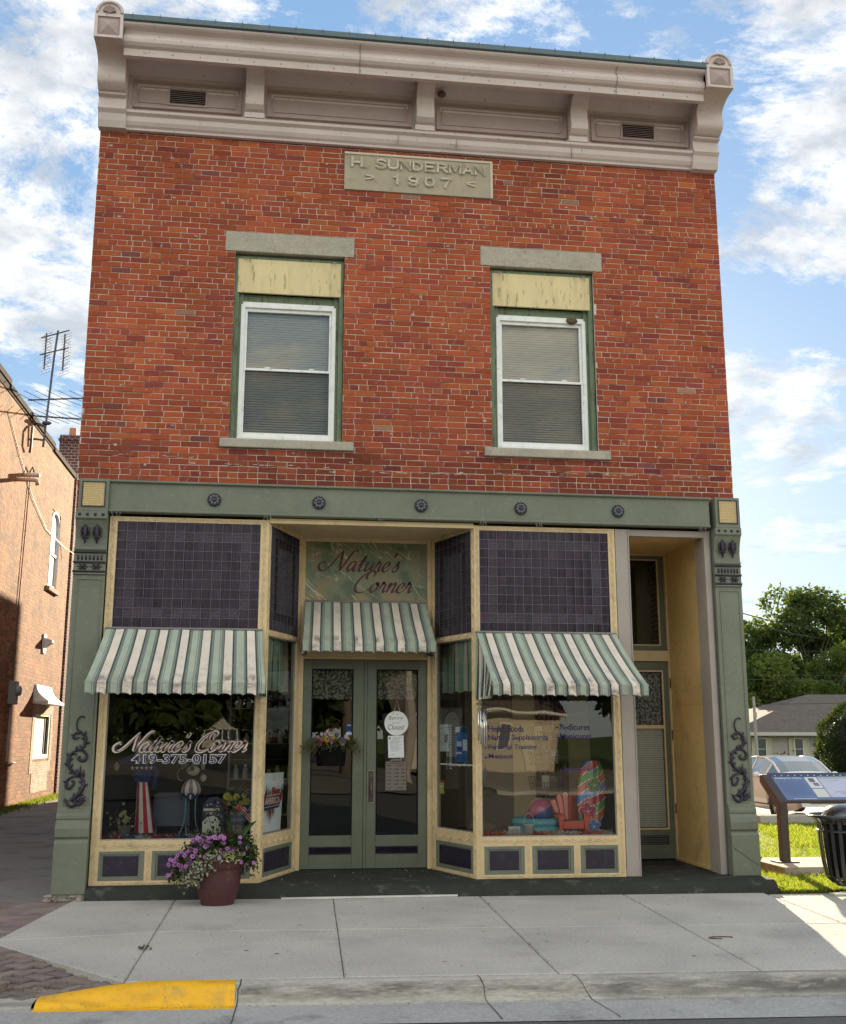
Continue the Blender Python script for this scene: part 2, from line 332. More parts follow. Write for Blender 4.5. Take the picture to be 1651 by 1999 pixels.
CONC = MAT('sidewalk_concrete', (.43, .395, .355), .92, var=.10, vscale=.9, bump=.35, bscale=140, grain=.13, gscale=42, dirt=[((.25, .235, .215), .45, 1.3, .54, .75), ((.50, .47, .43), .35, 2.6, .6, .72), ((.05, .05, .05), .7, 9, .72, .76)])
KERBM = MAT('kerb_concrete', (.42, .385, .34), .9, tint=True, var=.06, vscale=2, bump=.5, bscale=90, grain=.14, gscale=40, dirt=[((.14, .13, .12), .6, 1.1, .50, .68), ((.5, .46, .4), .5, 7, .6, .72)], stretch=(.5, 1.4, 3))
GUTTER = MAT('gutter_concrete', (.36, .345, .33), .9, var=0.066, vscale=1.5, bump=.4, bscale=90, grain=.13, gscale=42, dirt=((.15, .15, .15), .6, 2.2, .52, .7))
ASPH = MAT('road_asphalt', (.115, .112, .108), .93, var=.08, vscale=.6, bump=.6, bscale=90, grain=.15, gscale=42)
ALLEY = MAT('alley_asphalt', (.21, .20, .19), .93, var=.08, vscale=.7, bump=.5, bscale=60, grain=.12, gscale=70, dirt=((.07, .07, .07), .5, 1.2, .52, .7))
STEPM = MAT('step_dark_paint', (.036, .037, .032), .9, var=.08, vscale=3, bump=.35, bscale=40, grain=.08, gscale=60, dirt=[((.14, .13, .11), .6, 5, .58, .75), ((.3, .28, .25), .6, 60, .74, .78)])
PAVER = MAT('clay_paver', (.215, .170, .15), .9, var=0.066, vscale=3, bump=.4, bscale=80, tint=True, grain=.07, gscale=90)
YELLOW = MAT('yellow_road_paint', (.80, .42, .008), .55, tint=True, var=.08, vscale=3, bump=.35, bscale=60, grain=.06, dirt=[((.42, .27, .06), .8, 3.2, .52, .72), ((.25, .2, .12), .7, 26, .68, .75)])
TILE = MAT('prism_glass_tile', (1, 1, 1), .30, var=0.066, vscale=20, tint=True, spec=.35, wave=('X', 22, .35))
TILEP = MAT('patterned_glass_tile', (1, 1, 1), .35, var=0.165, vscale=45, tint=True, spec=.4, bump=.6, bscale=70)
CAME = MAT('tile_came', (.15, .125, .145), .4, metal=.4, var=0.11, vscale=9)
AWN = MAT('awning_canvas', (1, 1, 1), .85, var=.07, vscale=5, bump=.3, bscale=200, tint=True, dirt=[((.22, .20, .18), .35, 6, .55, .8)])
BLACKM = MAT('black_metal', (.012, .012, .013), .28, var=.1, coat=.3, spec=.6)
TINT = MAT('painted_tint', (1, 1, 1), .6, var=.05, tint=True)
TINTG = MAT('glossy_tint', (1, 1, 1), .25, var=.03, tint=True, coat=.3)
CLOTH = MAT('fabric_tint', (1, 1, 1), .9, var=.08, vscale=9, bump=.2, bscale=60, tint=True)
DECAL = MAT('vinyl_lettering', (1, 1, 1), .5, var=.03, tint=True)
DECAL.node_tree.nodes  # lettering on glass
POT = MAT('maroon_plastic_pot', (.075, .024, .024), .5, var=.05, bump=.06, bscale=30, dirt=((.25, .12, .1), .3, 9, .6, .8))
LEAFM = LEAF('foliage', (.9, .9, .9)); TREEM = LEAF('tree_foliage', (1.4, 1.3, 1.2), .5); WICK = MAT('black_wicker', (.006, .006, .006), .7, spec=.15, var=0.11); GRASSM = LEAF('grass_blade', (.9, .9, .9), .5)
BARK = MAT('bark', (.12, .10, .08), .95, var=0.11, bump=.6, bscale=20)
TANB = (.42, .21, .10)
GREYM = MAT('grey_galvanised', (.30, .29, .28), .45, metal=.6, var=0.0825)
WOODP = MAT('weathered_wood_pole', (.33, .30, .27), .9, var=0.0825, bump=.3, bscale=20)
INT_DK = MAT('dim_room_wall', (.055, .047, .040), .9, var=0.11, vscale=1.2)
INT_BE = MAT('beige_partition', (.36, .28, .17), .85, var=.1, vscale=1.5)
INT_BR = MAT('brown_partition', (.13, .10, .075), .85, var=0.066, vscale=1.5)
FLOORW = MAT('display_floor', (.16, .12, .08), .8, var=0.0825)
def brick_shader(name, a, b, mortar, axis, bw=.213, bh=.073, ms=.012, dirt=None):
    m = bpy.data.materials.new(name); m.use_nodes = True; t = m.node_tree; t.nodes.clear()
    p = nn(t, 'ShaderNodeBsdfPrincipled'); o = nn(t, 'ShaderNodeOutputMaterial'); t.links.new(p.outputs[0], o.inputs[0]); p.inputs['Roughness'].default_value = .9; p.inputs['Specular IOR Level'].default_value = .2
    g = nn(t, 'ShaderNodeNewGeometry'); s = nn(t, 'ShaderNodeSeparateXYZ'); t.links.new(g.outputs['Position'], s.inputs[0]); c = nn(t, 'ShaderNodeCombineXYZ')
    t.links.new(s.outputs[axis], c.inputs[0]); t.links.new(s.outputs[2], c.inputs[1])
    br = nn(t, 'ShaderNodeTexBrick'); t.links.new(c.outputs[0], br.inputs[0]); br.inputs['Scale'].default_value = 1; br.inputs['Brick Width'].default_value = bw; br.inputs['Row Height'].default_value = bh; br.inputs['Mortar Size'].default_value = ms / 2; br.inputs['Mortar Smooth'].default_value = .2; br.inputs['Bias'].default_value = -.1
    br.inputs['Color1'].default_value = (*a, 1); br.inputs['Color2'].default_value = (*b, 1); br.inputs['Mortar'].default_value = (*mortar, 1)
    n = nn(t, 'ShaderNodeTexNoise'); t.links.new(g.outputs['Position'], n.inputs['Vector']); n.inputs['Scale'].default_value = .9; n.inputs['Detail'].default_value = 9; n.inputs['Roughness'].default_value = .7
    v = nn(t, 'ShaderNodeVectorMath', operation='SCALE'); t.links.new(br.outputs['Color'], v.inputs[0]); t.links.new(math_n(t, 'MULTIPLY_ADD', n.outputs[0], 2.4, -.2), v.inputs['Scale']); t.links.new(v.outputs[0], p.inputs['Base Color'])
    n3 = nn(t, 'ShaderNodeTexNoise'); t.links.new(g.outputs['Position'], n3.inputs['Vector']); n3.inputs['Scale'].default_value = 14; n3.inputs['Detail'].default_value = 6
    h = math_n(t, 'ADD', math_n(t, 'MULTIPLY', br.outputs['Fac'], -1.0), math_n(t, 'MULTIPLY', n3.outputs[0], .8)); b_ = nn(t, 'ShaderNodeBump'); b_.inputs['Strength'].default_value = 1.0; b_.inputs['Distance'].default_value = .03
    t.links.new(h, b_.inputs['Height']); t.links.new(b_.outputs[0], p.inputs['Normal']); return m
TANWALL = brick_shader('orange_tan_brick', (.36, .135, .045), (.16, .055, .02), (.27, .165, .085), 1, .30, .10, ms=.02)
TANWALLX = brick_shader('orange_tan_brick_front', (.40, .20, .10), (.30, .13, .07), (.48, .38, .27), 0)
CHIMB = brick_shader('chimney_brick', (.15, .05, .045), (.12, .04, .04), (.40, .35, .31), 0, .213, .1, .02)
SIDEB = brick_shader('side_wall_brick', (.28, .08, .05), (.20, .06, .04), (.40, .34, .29), 1)
SIDEX = brick_shader('rear_wall_brick', (.28, .08, .05), (.20, .06, .04), (.40, .34, .29), 0)
# ------------------------------------------------------------------ the setting: ground
def zg(x, y):
    if x > 7.6: return -min(max(y, 0), 38) / 38 * .75 - .0
    if x < 0: return -min(max(y, 0), 15) / 15 * .17
    return -.0
def kerb_y(x): return -4.05 - .055 * (x - 2.0)
def steps(a, b, n): return [a + (b - a) * i / n for i in range(n + 1)]
g = MB()
xs = [-900, -300, -100, -40, -20, -10, -5, -.01, 7.61, 12, 20, 35, 60, 120, 400, 900]; ys = [-900, -300, -120, -70, -50, -40, -30, -20, -12, -6, -.2, 2, 6, 12, 20, 30, 38, 60, 120, 400, 1500]
g.sheet([[(x, y, zg(x, y) - .2 if y > -5 else -.2) for x in xs] for y in ys])
GRASSB = MAT('lawn_soil_and_turf', (.085, .13, .022), .95, var=0.165, vscale=.7, bump=.5, bscale=30, grain=0.158, gscale=40, dirt=((.14, .12, .05), .5, 1.5, .55, .75))
tag(g.build('ground', GRASSB), kind='structure')
# lawn to the right of the building
g = MB(); g.sheet([[(x, y, zg(7.7, y) - .012) for x in steps(7.55, 60, 30)] for y in [-.62] + steps(0, 40, 20)])
tag(g.build('lawn', GRASSB), kind='structure')
# road and gutter
g = MB(); g.sheet([[(x, kerb_y(x) - .66 - .013 * (x - 2), -.139), (x, -13.6, -.05), (x, -21.5, -.139)] for x in steps(-60, 60, 60)])
tag(g.build('road', ASPH), kind='structure')
g = MB(); g.sheet([[(x, kerb_y(x) - .15, -.128), (x, kerb_y(x) - .68 - .013 * (x - 2), -.133)] for x in steps(-.2, 40, 80)])
tag(g.build('gutter', GUTTER), kind='structure')
# kerb, rolled profile; drops to the road level beside the alley
def kerb_sheet(x0, x1, n, off=0.0, drop=None):
    m = MB(); m.smooth = True; prof = [(.02, -.10), (.0, .0), (-.03, .0), (-.07, -.004), (-.105, -.018), (-.13, -.042), (-.15, -.08), (-.165, -.112), (-.19, -.126), (-.22, -.1285)]
    if off: prof = prof + [(-.28, -.1335)]
    rows = []
    pf = []
    for a_, b_ in zip(prof[:-1], prof[1:]): pf += [(a_[0] + (b_[0] - a_[0]) * t / 3, a_[1] + (b_[1] - a_[1]) * t / 3) for t in range(3)]
    prof = pf + [prof[-1]]; xs_ = steps(x0, x1, n) if x1 < 12 else steps(x0, 11, int((11 - x0) / .02)) + steps(11.2, x1, 60)
    for x in xs_:
        k = drop(x) if drop else 1.0
        rows.append([(x, kerb_y(x) + dy - off * .7, (dz if dz > -.126 else dz) * 1.0 + (-(1 - k) * (.11 + dz) if dz > -.11 and dy < .015 else 0) + off * .6) for dy, dz in prof])
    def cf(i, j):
        x = xs_[i]; k = 1 + .12 * mnoise.noise((x * 2, j * .25, 1)); s = max(0, 1 - abs(j - 15.5) / 6.5) ** .7 * max(0, .55 + mnoise.noise((x * .9, j * .06, 5)) + .5 * mnoise.noise((x * 4, j * .35, 2)) + .35 * mnoise.noise((x * 16, j * .9, 7))); k *= 1 - min(.66, s * .72)   # stain band along the face, with the face's own shade painted in
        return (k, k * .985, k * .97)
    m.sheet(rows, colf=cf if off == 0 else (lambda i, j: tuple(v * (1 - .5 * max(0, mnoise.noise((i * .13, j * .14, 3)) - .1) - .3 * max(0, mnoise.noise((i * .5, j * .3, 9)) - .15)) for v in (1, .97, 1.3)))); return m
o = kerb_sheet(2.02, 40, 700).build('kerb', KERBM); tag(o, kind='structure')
drop = lambda x: (lambda t: .06 + .94 * t * t * (3 - 2 * t))(min(1, max(0, (x - .45) / 1.05)))
o = kerb_sheet(.72, 2.02, 40, .003, drop).build('kerb_yellow', YELLOW); tag(o, kind='structure')
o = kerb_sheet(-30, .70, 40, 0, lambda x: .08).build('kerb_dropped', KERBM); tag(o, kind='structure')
# sidewalk slabs, cut along the joints of the photograph
def zpav(x, y): t = min(1, max(0, (-2.9 - y) / 1.1)); return -(1 - drop(x)) * .108 * t * t * (3 - 2 * t)
def slab(pts, m, z=0.0, th=.1, r=.012):
    # shrink the outline slightly so that a joint stays open, with an eased edge
    n = len(pts); cx = sum(p[0] for p in pts) / n; cy = sum(p[1] for p in pts) / n
    def ins(d):
        out = []
        for i in range(n):
            a = Vector(pts[i - 1]); b = Vector(pts[i]); c = Vector(pts[(i + 1) % n]); e1 = (b - a).normalized(); e2 = (c - b).normalized()
            n1 = Vector((-e1.y, e1.x)); n2 = Vector((-e2.y, e2.x)); k = (n1 + n2); k = k / max(.3, k.dot(n1)) if k.length > 1e-6 else n1
            out.append(b + k * d)
        return out
    A = ins(.0035); B = ins(.0035 + r)
    i0 = [m.vert((p.x, p.y, z - th)) for p in A]; i1 = [m.vert((p.x, p.y, z - .006)) for p in A]; i2 = [m.vert((p.x, p.y, z)) for p in B]
    for i in range(n):
        j = (i + 1) % n; m.face((i0[i], i0[j], i1[j], i1[i])); m.face((i1[i], i1[j], i2[j], i2[i]))
    m.face(i2)
J = [((1.283, .3), (1.273, -4.03)), ((2.90, .3), (2.76, -4.07)), ((4.43, .3), (4.26, -4.16)), ((5.97, .3), (5.715, -4.25)), ((7.52, .3), (7.15, -4.33)), ((9.1, .3), (8.6, -4.41)), ((10.7, .3), (10.1, -4.5)), ((12.4, .3), (11.7, -4.6)), ((14.2, .3), (13.4, -4.7)), ((40, .3), (39, -6.2))]
m = MB()
def onj(j, y): (ax, ay), (bx, by) = j; t = (ay - y) / (ay - by); return (ax + (bx - ax) * t, y)
for i in range(len(J) - 1):
    a, b = J[i], J[i + 1]
    ya, yb = a[1][1] + .01, b[1][1] + .01; top = .3 if i < 4 else -.62
    mid = -2.07 - .09 * i; mid2 = mid - .09
    slab([onj(a, mid), onj(b, mid2), onj(b, top), onj(a, top)], m); slab([(a[1][0], ya), (b[1][0], yb), onj(b, mid2), onj(a, mid)], m)
slab([(.02, -2.33), (1.278, -2.12), (1.283, .3), (.25, .3), (.25, -.12)], m); slab([(.02, -2.33), (.03, -2.43), (1.273, -4.03), (1.278, -2.12)], m)
tag(m.build('pavement', CONC), kind='structure')
m = MB(); m.poly([(.08, -2.38, -.011), (1.30, -4.0, -.011), (45, -6.3, -.011), (45, .3, -.011), (.27, .3, -.011), (.27, -.15, -.011)]); tag(m.build('pavement_joint_filler', MAT('joint_dirt', (.05, .045, .035), .95, var=0.165, vscale=20)), kind='structure')
# herringbone pavers beside the alley
m = MB(); a = radians(-33); L, Wd = .205, .1025; cells = []
def pav(cx, cy, ang):
    p = (cx * cos(a) - cy * sin(a) - 1.0, cx * sin(a) + cy * cos(a) - 2.0)
    if not (-3.2 < p[0] < 1.45 and -3.99 < p[1] < -.02): return
    if p[0] > .2 and p[1] > -2.4 and p[0] > .3: return
    if p[0] > .22 + max(0, (-2.45 - p[1])) * .78 + .1 : return
    k = R.choice([.8, .9, 1, 1.05, 1.15]); col = (k, k * R.uniform(.93, 1.03), k * R.uniform(.93, 1.05)); zz = R.uniform(-.003, .0) - .006 + zpav(*p)
    T = Matrix.Translation((p[0], p[1], zz)) @ Matrix.Rotation(a + ang, 4, 'Z'); m.T = T
    h, w, e = L / 2 - .0045, Wd / 2 - .0045, .005
    i0 = [m.vert((x, y, -.03)) for x, y in ((-h, -w), (h, -w), (h, w), (-h, w))]; i1 = [m.vert((x, y, -.003)) for x, y in ((-h, -w), (h, -w), (h, w), (-h, w))]; i2 = [m.vert((x, y, 0)) for x, y in ((-h + e, -w + e), (h - e, -w + e), (h - e, w - e), (-h + e, w - e))]
    for i in range(4):
        j = (i + 1) % 4; m.face((i0[i], i0[j], i1[j], i1[i]), col); m.face((i1[i], i1[j], i2[j], i2[i]), col)
    m.face(i2, col)
for i in range(-40, 41):
    for j in range(-20, 21):
        # 90-degree herringbone: one flat and one upright brick per step
        ox, oy = (i + 0) * Wd + j * 2 * Wd, -i * Wd + j * 2 * Wd
        ox, oy = i * Wd + j * 2 * Wd, i * Wd - j * 2 * Wd
        pav(ox + L / 2, oy + Wd / 2, 0); pav(ox + Wd * 2.5, oy, pi / 2)
m.T = None
tag(m.build('brick_paving', PAVER), kind='structure')
m = MB(); m.sheet([[(x, y, -.019 + zpav(x, y)) for x in [-4.5] + steps(-1, 1.45, 24)] for y in steps(-4.03, -.02, 30)]); tag(m.build('paving_sand', MAT('paving_sand', (.07, .06, .045), .95, var=0.165, vscale=15)), kind='structure')
# alley
m = MB(); m.sheet([[(x, y, zg(-1, y) - .004 - .004 * abs(x + 2)) for x in (-4.62, -3, -1.5, .2)] for y in [-.06] + steps(1, 60, 20)]); tag(m.build('alley', ALLEY), kind='structure')
# cracks that run down the kerb and across the gutter
def crack(name, xt, pts):
    m = MB(); q = [Vector(p) for p in pts]; L_, R_ = [], []
    for i, p in enumerate(q): w = R.uniform(.002, .0045); L_.append(p + Vector((-w, 0, .0015))); R_.append(p + Vector((w, 0, .0015)))
    m.sheet([L_, R_]); tag(m.build(name, bpy.data.materials['joint_dirt']), kind='structure')
for xc, lean in ((2.06, -.02), (3.68, .02), (4.33, .07), (7.1, .03)):
    pts = []
    for k, (dy, dz) in enumerate(((.0, .001), (-.03, .001), (-.07, -.003), (-.105, -.017), (-.13, -.041), (-.15, -.079), (-.165, -.111), (-.19, -.125), (-.3, -.1275), (-.42, -.1285), (-.55, -.1295), (-.66, -.130))):
        x = xc + lean * k / 5 + R.uniform(-.005, .005); pts.append((x, kerb_y(x) + dy, dz + .0015))
    crack('kerb_crack', xc, pts)
# far pavement across the street
m = MB(); m.sheet([[(x, -21.5, -.139), (x, -21.52, 0), (x, -24, .01)] for x in steps(9, 60, 12)]); tag(m.build('far_pavement', CONC), kind='structure')
# ------------------------------------------------------------------ the shop building
B = thing('shop_building', 'two storey red brick shop building with green and cream storefront and white cornice', 'building', (3.8, 0, 0))
F0 = FP(0)
holes = [(1.63, 2.915, 4.90, 7.24), (4.67, 5.96, 4.90, 7.24)]
PAL = [((.37, .080, .036), 38), ((.40, .090, .038), 34), ((.33, .070, .040), 24), ((.43, .110, .040), 9), ((.28, .058, .042), 8), ((.26, .058, .050), 2), ((.22, .065, .062), .5), ((.34, .17, .12), .3)]
def brick_col(x, z):
    k = R.random() * 115.8; acc = 0
    for c, w_ in PAL:
        acc += w_
        if k <= acc: break
    k = R.uniform(.88, 1.12) * (1 + .22 * mnoise.noise((x * .7, z * .8, 4)) + .12 * mnoise.noise((x * 2.3, z * 1.1, 8)))
    st = mnoise.noise((x * 5, z * .35, 6)) + .5 * mnoise.noise((x * 13, z * .6, 2))
    k *= 1 - max(0, st) * .55 * max(max(0, (z - 7.9) / .8), max(0, (5.6 - z) / 1.2), .18)
    d = 0
    if z < 4.84: d = .55 if mnoise.noise((x * 1.3, z * 4, 2)) > -.1 else .25
    if (1.5 < x < 3.1 or 4.5 < x < 6.1) and 4.5 < z < 4.84: d = max(d, .6)
    if z > 8.58: d = .45
    if d and R.random() < .75:
        c = tuple(a * (1 - d * .7) + b * d * .7 for a, b in zip(c, (.10, .03, .03)))
    return tuple(a * k for a in c)
m = MB(); ch, ln = .0682, .218; row = 0; z = 4.3436
while z < 8.72:
    off = 0 if row % 2 else ln / 2
    header = row % 8 == 2
    wid = ln / 2 if header else ln
    off += (.0 if not header else ln / 4) + R.uniform(-.012, .012)
    z0, z1 = z + .004, min(z + ch - .004, 8.73); x = -off
    xs_ = []
    while x < 7.6:
        w_ = wid * (1 if R.random() > .03 else R.choice([.6, 1.0, .85])) ; xs_.append((max(x, 0), min(x + w_, 7.6))); x += w_
    for a_, b_ in xs_:
        segs = [(a_ + .004, b_ - .004)]
        for hx0, hx1, hz0, hz1 in holes:
            if z0 < hz1 - .02 and z1 > hz0 + .02:
                ns = []
                for s0, s1 in segs:
                    if s1 <= hx0 or s0 >= hx1: ns.append((s0, s1))
                    else:
                        if s0 < hx0: ns.append((s0, hx0))
                        if s1 > hx1: ns.append((hx1, s1))
                segs = ns
        for s0, s1 in segs:
            if s1 - s0 < .02: continue
            c = brick_col((s0 + s1) / 2, z0); j = lambda: R.uniform(-.0022, .0022); pr_ = R.uniform(-.001, .0035); e = R.uniform(.002, .0045)
            q = [(s0 + j(), z0 + j()), (s1 + j(), z0 + j()), (s1 + j(), z1 + j()), (s0 + j(), z1 + j())]; mx_, mz_ = (s0 + s1) / 2, (z0 + z1) / 2
            i0 = [m.vert((u, .012, v)) for u, v in q]; i1 = [m.vert((u, -pr_ + .003, v)) for u, v in q]
            i2 = [m.vert((u + (e if u < mx_ else -e), -pr_, v + (e if v < mz_ else -e))) for u, v in q]
            for i in range(4):
                k = (i + 1) % 4; m.face((i0[i], i0[k], i1[k], i1[i]), c); m.face((i1[i], i1[k], i2[k], i2[i]), c)
            m.face(i2, c)
            if R.random() < .10 and s1 - s0 > .12:      # pale diagonal kiln scuff
                u = R.uniform(s0 + .03, s1 - .09); w_ = R.uniform(.01, .03); cc = tuple(min(1, a * 1.12 + .05) for a in c); yy = -pr_ - .0006
                m.poly([(u, yy, z0 + .008), (u + w_, yy, z0 + .008), (u + w_ + .035, yy, z1 - .008), (u + .035, yy, z1 - .008)][::R.choice([1, 1])], cc)
    z += ch; row += 1
wall = m.build('brick_wall', BRICK, B)
def rects(x0, x1, z0, z1, hs):
    xs_ = sorted({x0, x1} | {a for h in hs for a in h[:2] if x0 < a < x1}); zs = sorted({z0, z1} | {a for h in hs for a in h[2:] if z0 < a < z1}); out = []
    for i in range(len(xs_) - 1):
        for j in range(len(zs) - 1):
            cx, cz = (xs_[i] + xs_[i + 1]) / 2, (zs[j] + zs[j + 1]) / 2
            if not any(h[0] < cx < h[1] and h[2] < cz < h[3] for h in hs): out.append((xs_[i], xs_[i + 1], zs[j], zs[j + 1]))
    return out
m = MB()
for a_, b_, c_, d_ in rects(0, 7.6, 4.38, 8.75, holes): m.box(a_, b_, .0055, .05, c_, d_)
# efflorescence: thin crusty white smears over the joints near the foot of the wall
m.build('mortar', MORTAR, wall)
m = MB()
for zc, x0, x1 in ((4.63, 1.2, 2.9), (4.60, 2.9, 4.6), (4.62, 4.7, 5.6), (4.66, 5.3, 7.3), (4.70, .3, 1.3)):
    x = x0
    while x < x1:
        w_ = R.uniform(.02, .09); z_ = zc + R.gauss(0, .006); h = R.uniform(.003, .011)
        if R.random() < .72: m.poly([(x, -.0045, z_), (x + w_, -.0045, z_ + R.gauss(0, .004)), (x + w_ * .9, -.0045, z_ + h), (x + w_ * .2, -.0045, z_ + h * R.uniform(.4, 1.3))])
        x += w_ * R.uniform(.8, 1.2)
for k in range(260):     # mortar smears and odd repairs across the wall
    x, z_ = R.uniform(.1, 7.5), R.uniform(4.5, 8.6)
    if any(h[0] - .05 < x < h[1] + .05 and h[2] - .1 < z_ < h[3] + .3 for h in holes) or (2.85 < x < 4.75 and z_ > 8.05): continue
    n = 7; r1, r2 = R.uniform(.006, .028), R.uniform(.004, .016)
    m.poly([(x + r1 * cos(2 * pi * i / n) * R.uniform(.6, 1.2), -.0046, z_ + r2 * sin(2 * pi * i / n) * R.uniform(.6, 1.2)) for i in range(n)])
tag(m.build('lime_stain', MAT('lime_deposit', (.42, .36, .31), .95, var=0.165, vscale=40, grain=0.135), wall), kind='stuff')
# body behind the front: side walls, rear, roof
m = MB(); m.box(.0, .3, .051, 35, 4.0, 9.45); m.box(.0, .3, .35, 35, -.2, 4.0); m.box(7.3, 7.6, .051, 35, 4.0, 9.45); m.box(7.36, 7.6, .35, 35, -.2, 4.0); m.build('side_wall', SIDEB, B)
m = MB(); m.box(.3, 7.3, 34.7, 35, -.2, 9.4); m.build('rear_wall', SIDEX, B)
m = MB(); m.box(.3, 7.3, .051, 34.7, 9.2, 9.35); m.build('roof', SLATE, B)
# date stone
m = MB(); m.box(2.89, 4.71, -.022, .03, 8.095, 8.575); ds = m.build('date_stone', PLAQ, B, bevel=.006)
m = MB()
m.pbox(F0, 2.89, 4.71, 8.558, 8.585, .02, .034); m.pbox(F0, 4.685, 4.715, 8.095, 8.575, .02, .03)
CAR = {'H': [[(0, 0), (0, 1)], [(1, 0), (1, 1)], [(0, .5), (1, .5)]], '.': [[(.0, .0), (.1, .0)]], 'U': [[(0, 1), (0, .3), (.15, .05), (.5, 0), (.85, .05), (1, .3), (1, 1)]], 'N': [[(0, 0), (0, 1), (1, 0), (1, 1)]],
 'S': [[(.95, .82), (.75, .98), (.4, 1), (.08, .85), (.1, .62), (.5, .5), (.9, .38), (.95, .15), (.6, 0), (.25, .02), (.02, .18)]], 'D': [[(0, 0), (0, 1), (.5, 1), (.85, .85), (1, .5), (.85, .15), (.5, 0), (0, 0)]], 'E': [[(.9, 1), (0, 1), (0, 0), (.95, 0)], [(0, .52), (.75, .52)]],
 'R': [[(0, 0), (0, 1), (.65, 1), (.92, .88), (.92, .62), (.65, .48), (0, .48)], [(.55, .48), (1, 0)]], 'M': [[(0, 0), (0, 1), (.5, .25), (1, 1), (1, 0)]], 'A': [[(0, 0), (.5, 1), (1, 0)], [(.2, .34), (.8, .34)]],
 '1': [[(.25, .8), (.55, 1), (.55, 0)]], '9': [[(.9, .6), (.7, .42), (.3, .42), (.08, .6), (.08, .82), (.3, 1), (.7, 1), (.92, .8), (.92, .3), (.7, .03), (.3, 0), (.08, .15)]], '0': [[(.5, 0), (.15, .12), (.03, .5), (.15, .88), (.5, 1), (.85, .88), (.97, .5), (.85, .12), (.5, 0)]], '7': [[(.05, .98), (.95, .98), (.55, .45), (.42, 0)]]}
def carve(txt, u0, u1, v0, v1, r, gap):
    wt = [(.28 if ch in '. ' else (1.15 if ch == 'M' else 1)) for ch in txt]; k = (u1 - u0) / (sum(wt) + gap * (len(txt) - 1)); u = u0
    for ch, w_ in zip(txt, wt):
        for st in CAR.get(ch, []):
            pts = [F0(u + p[0] * k * w_, v0 + p[1] * (v1 - v0), .034) for p in st]
            m.tube(pts, r, 4); [m.ball(p, r * .98, 6, 4) for p in pts]
        u += k * (w_ + gap)
carve('H. SUNDERMAN', 2.985, 4.61, 8.397, 8.503, .0175, .36); carve('1907', 3.47, 4.19, 8.197, 8.308, .0175, .7)
for sx, x in ((1, 3.20), (-1, 4.44)):     # the two small flourishes beside the date
    for dz, t in ((.028, .0), (-.028, .0)):
        m.prism([(x - .05 * sx, 8.262 + dz - .008), (x + .05 * sx, 8.262 + dz * .15 - .006), (x + .05 * sx, 8.262 + dz * .15 + .008), (x - .05 * sx, 8.262 + dz + .010)], lambda p, t: F0(p[0], p[1], t), .022, .042)
m.build('lettering', MAT('limestone_letters', (.56, .49, .39), .9, var=.05, grain=.05, gscale=90), ds)  # letters lighter than the plaque stone, painted-in contrast for the relief shading
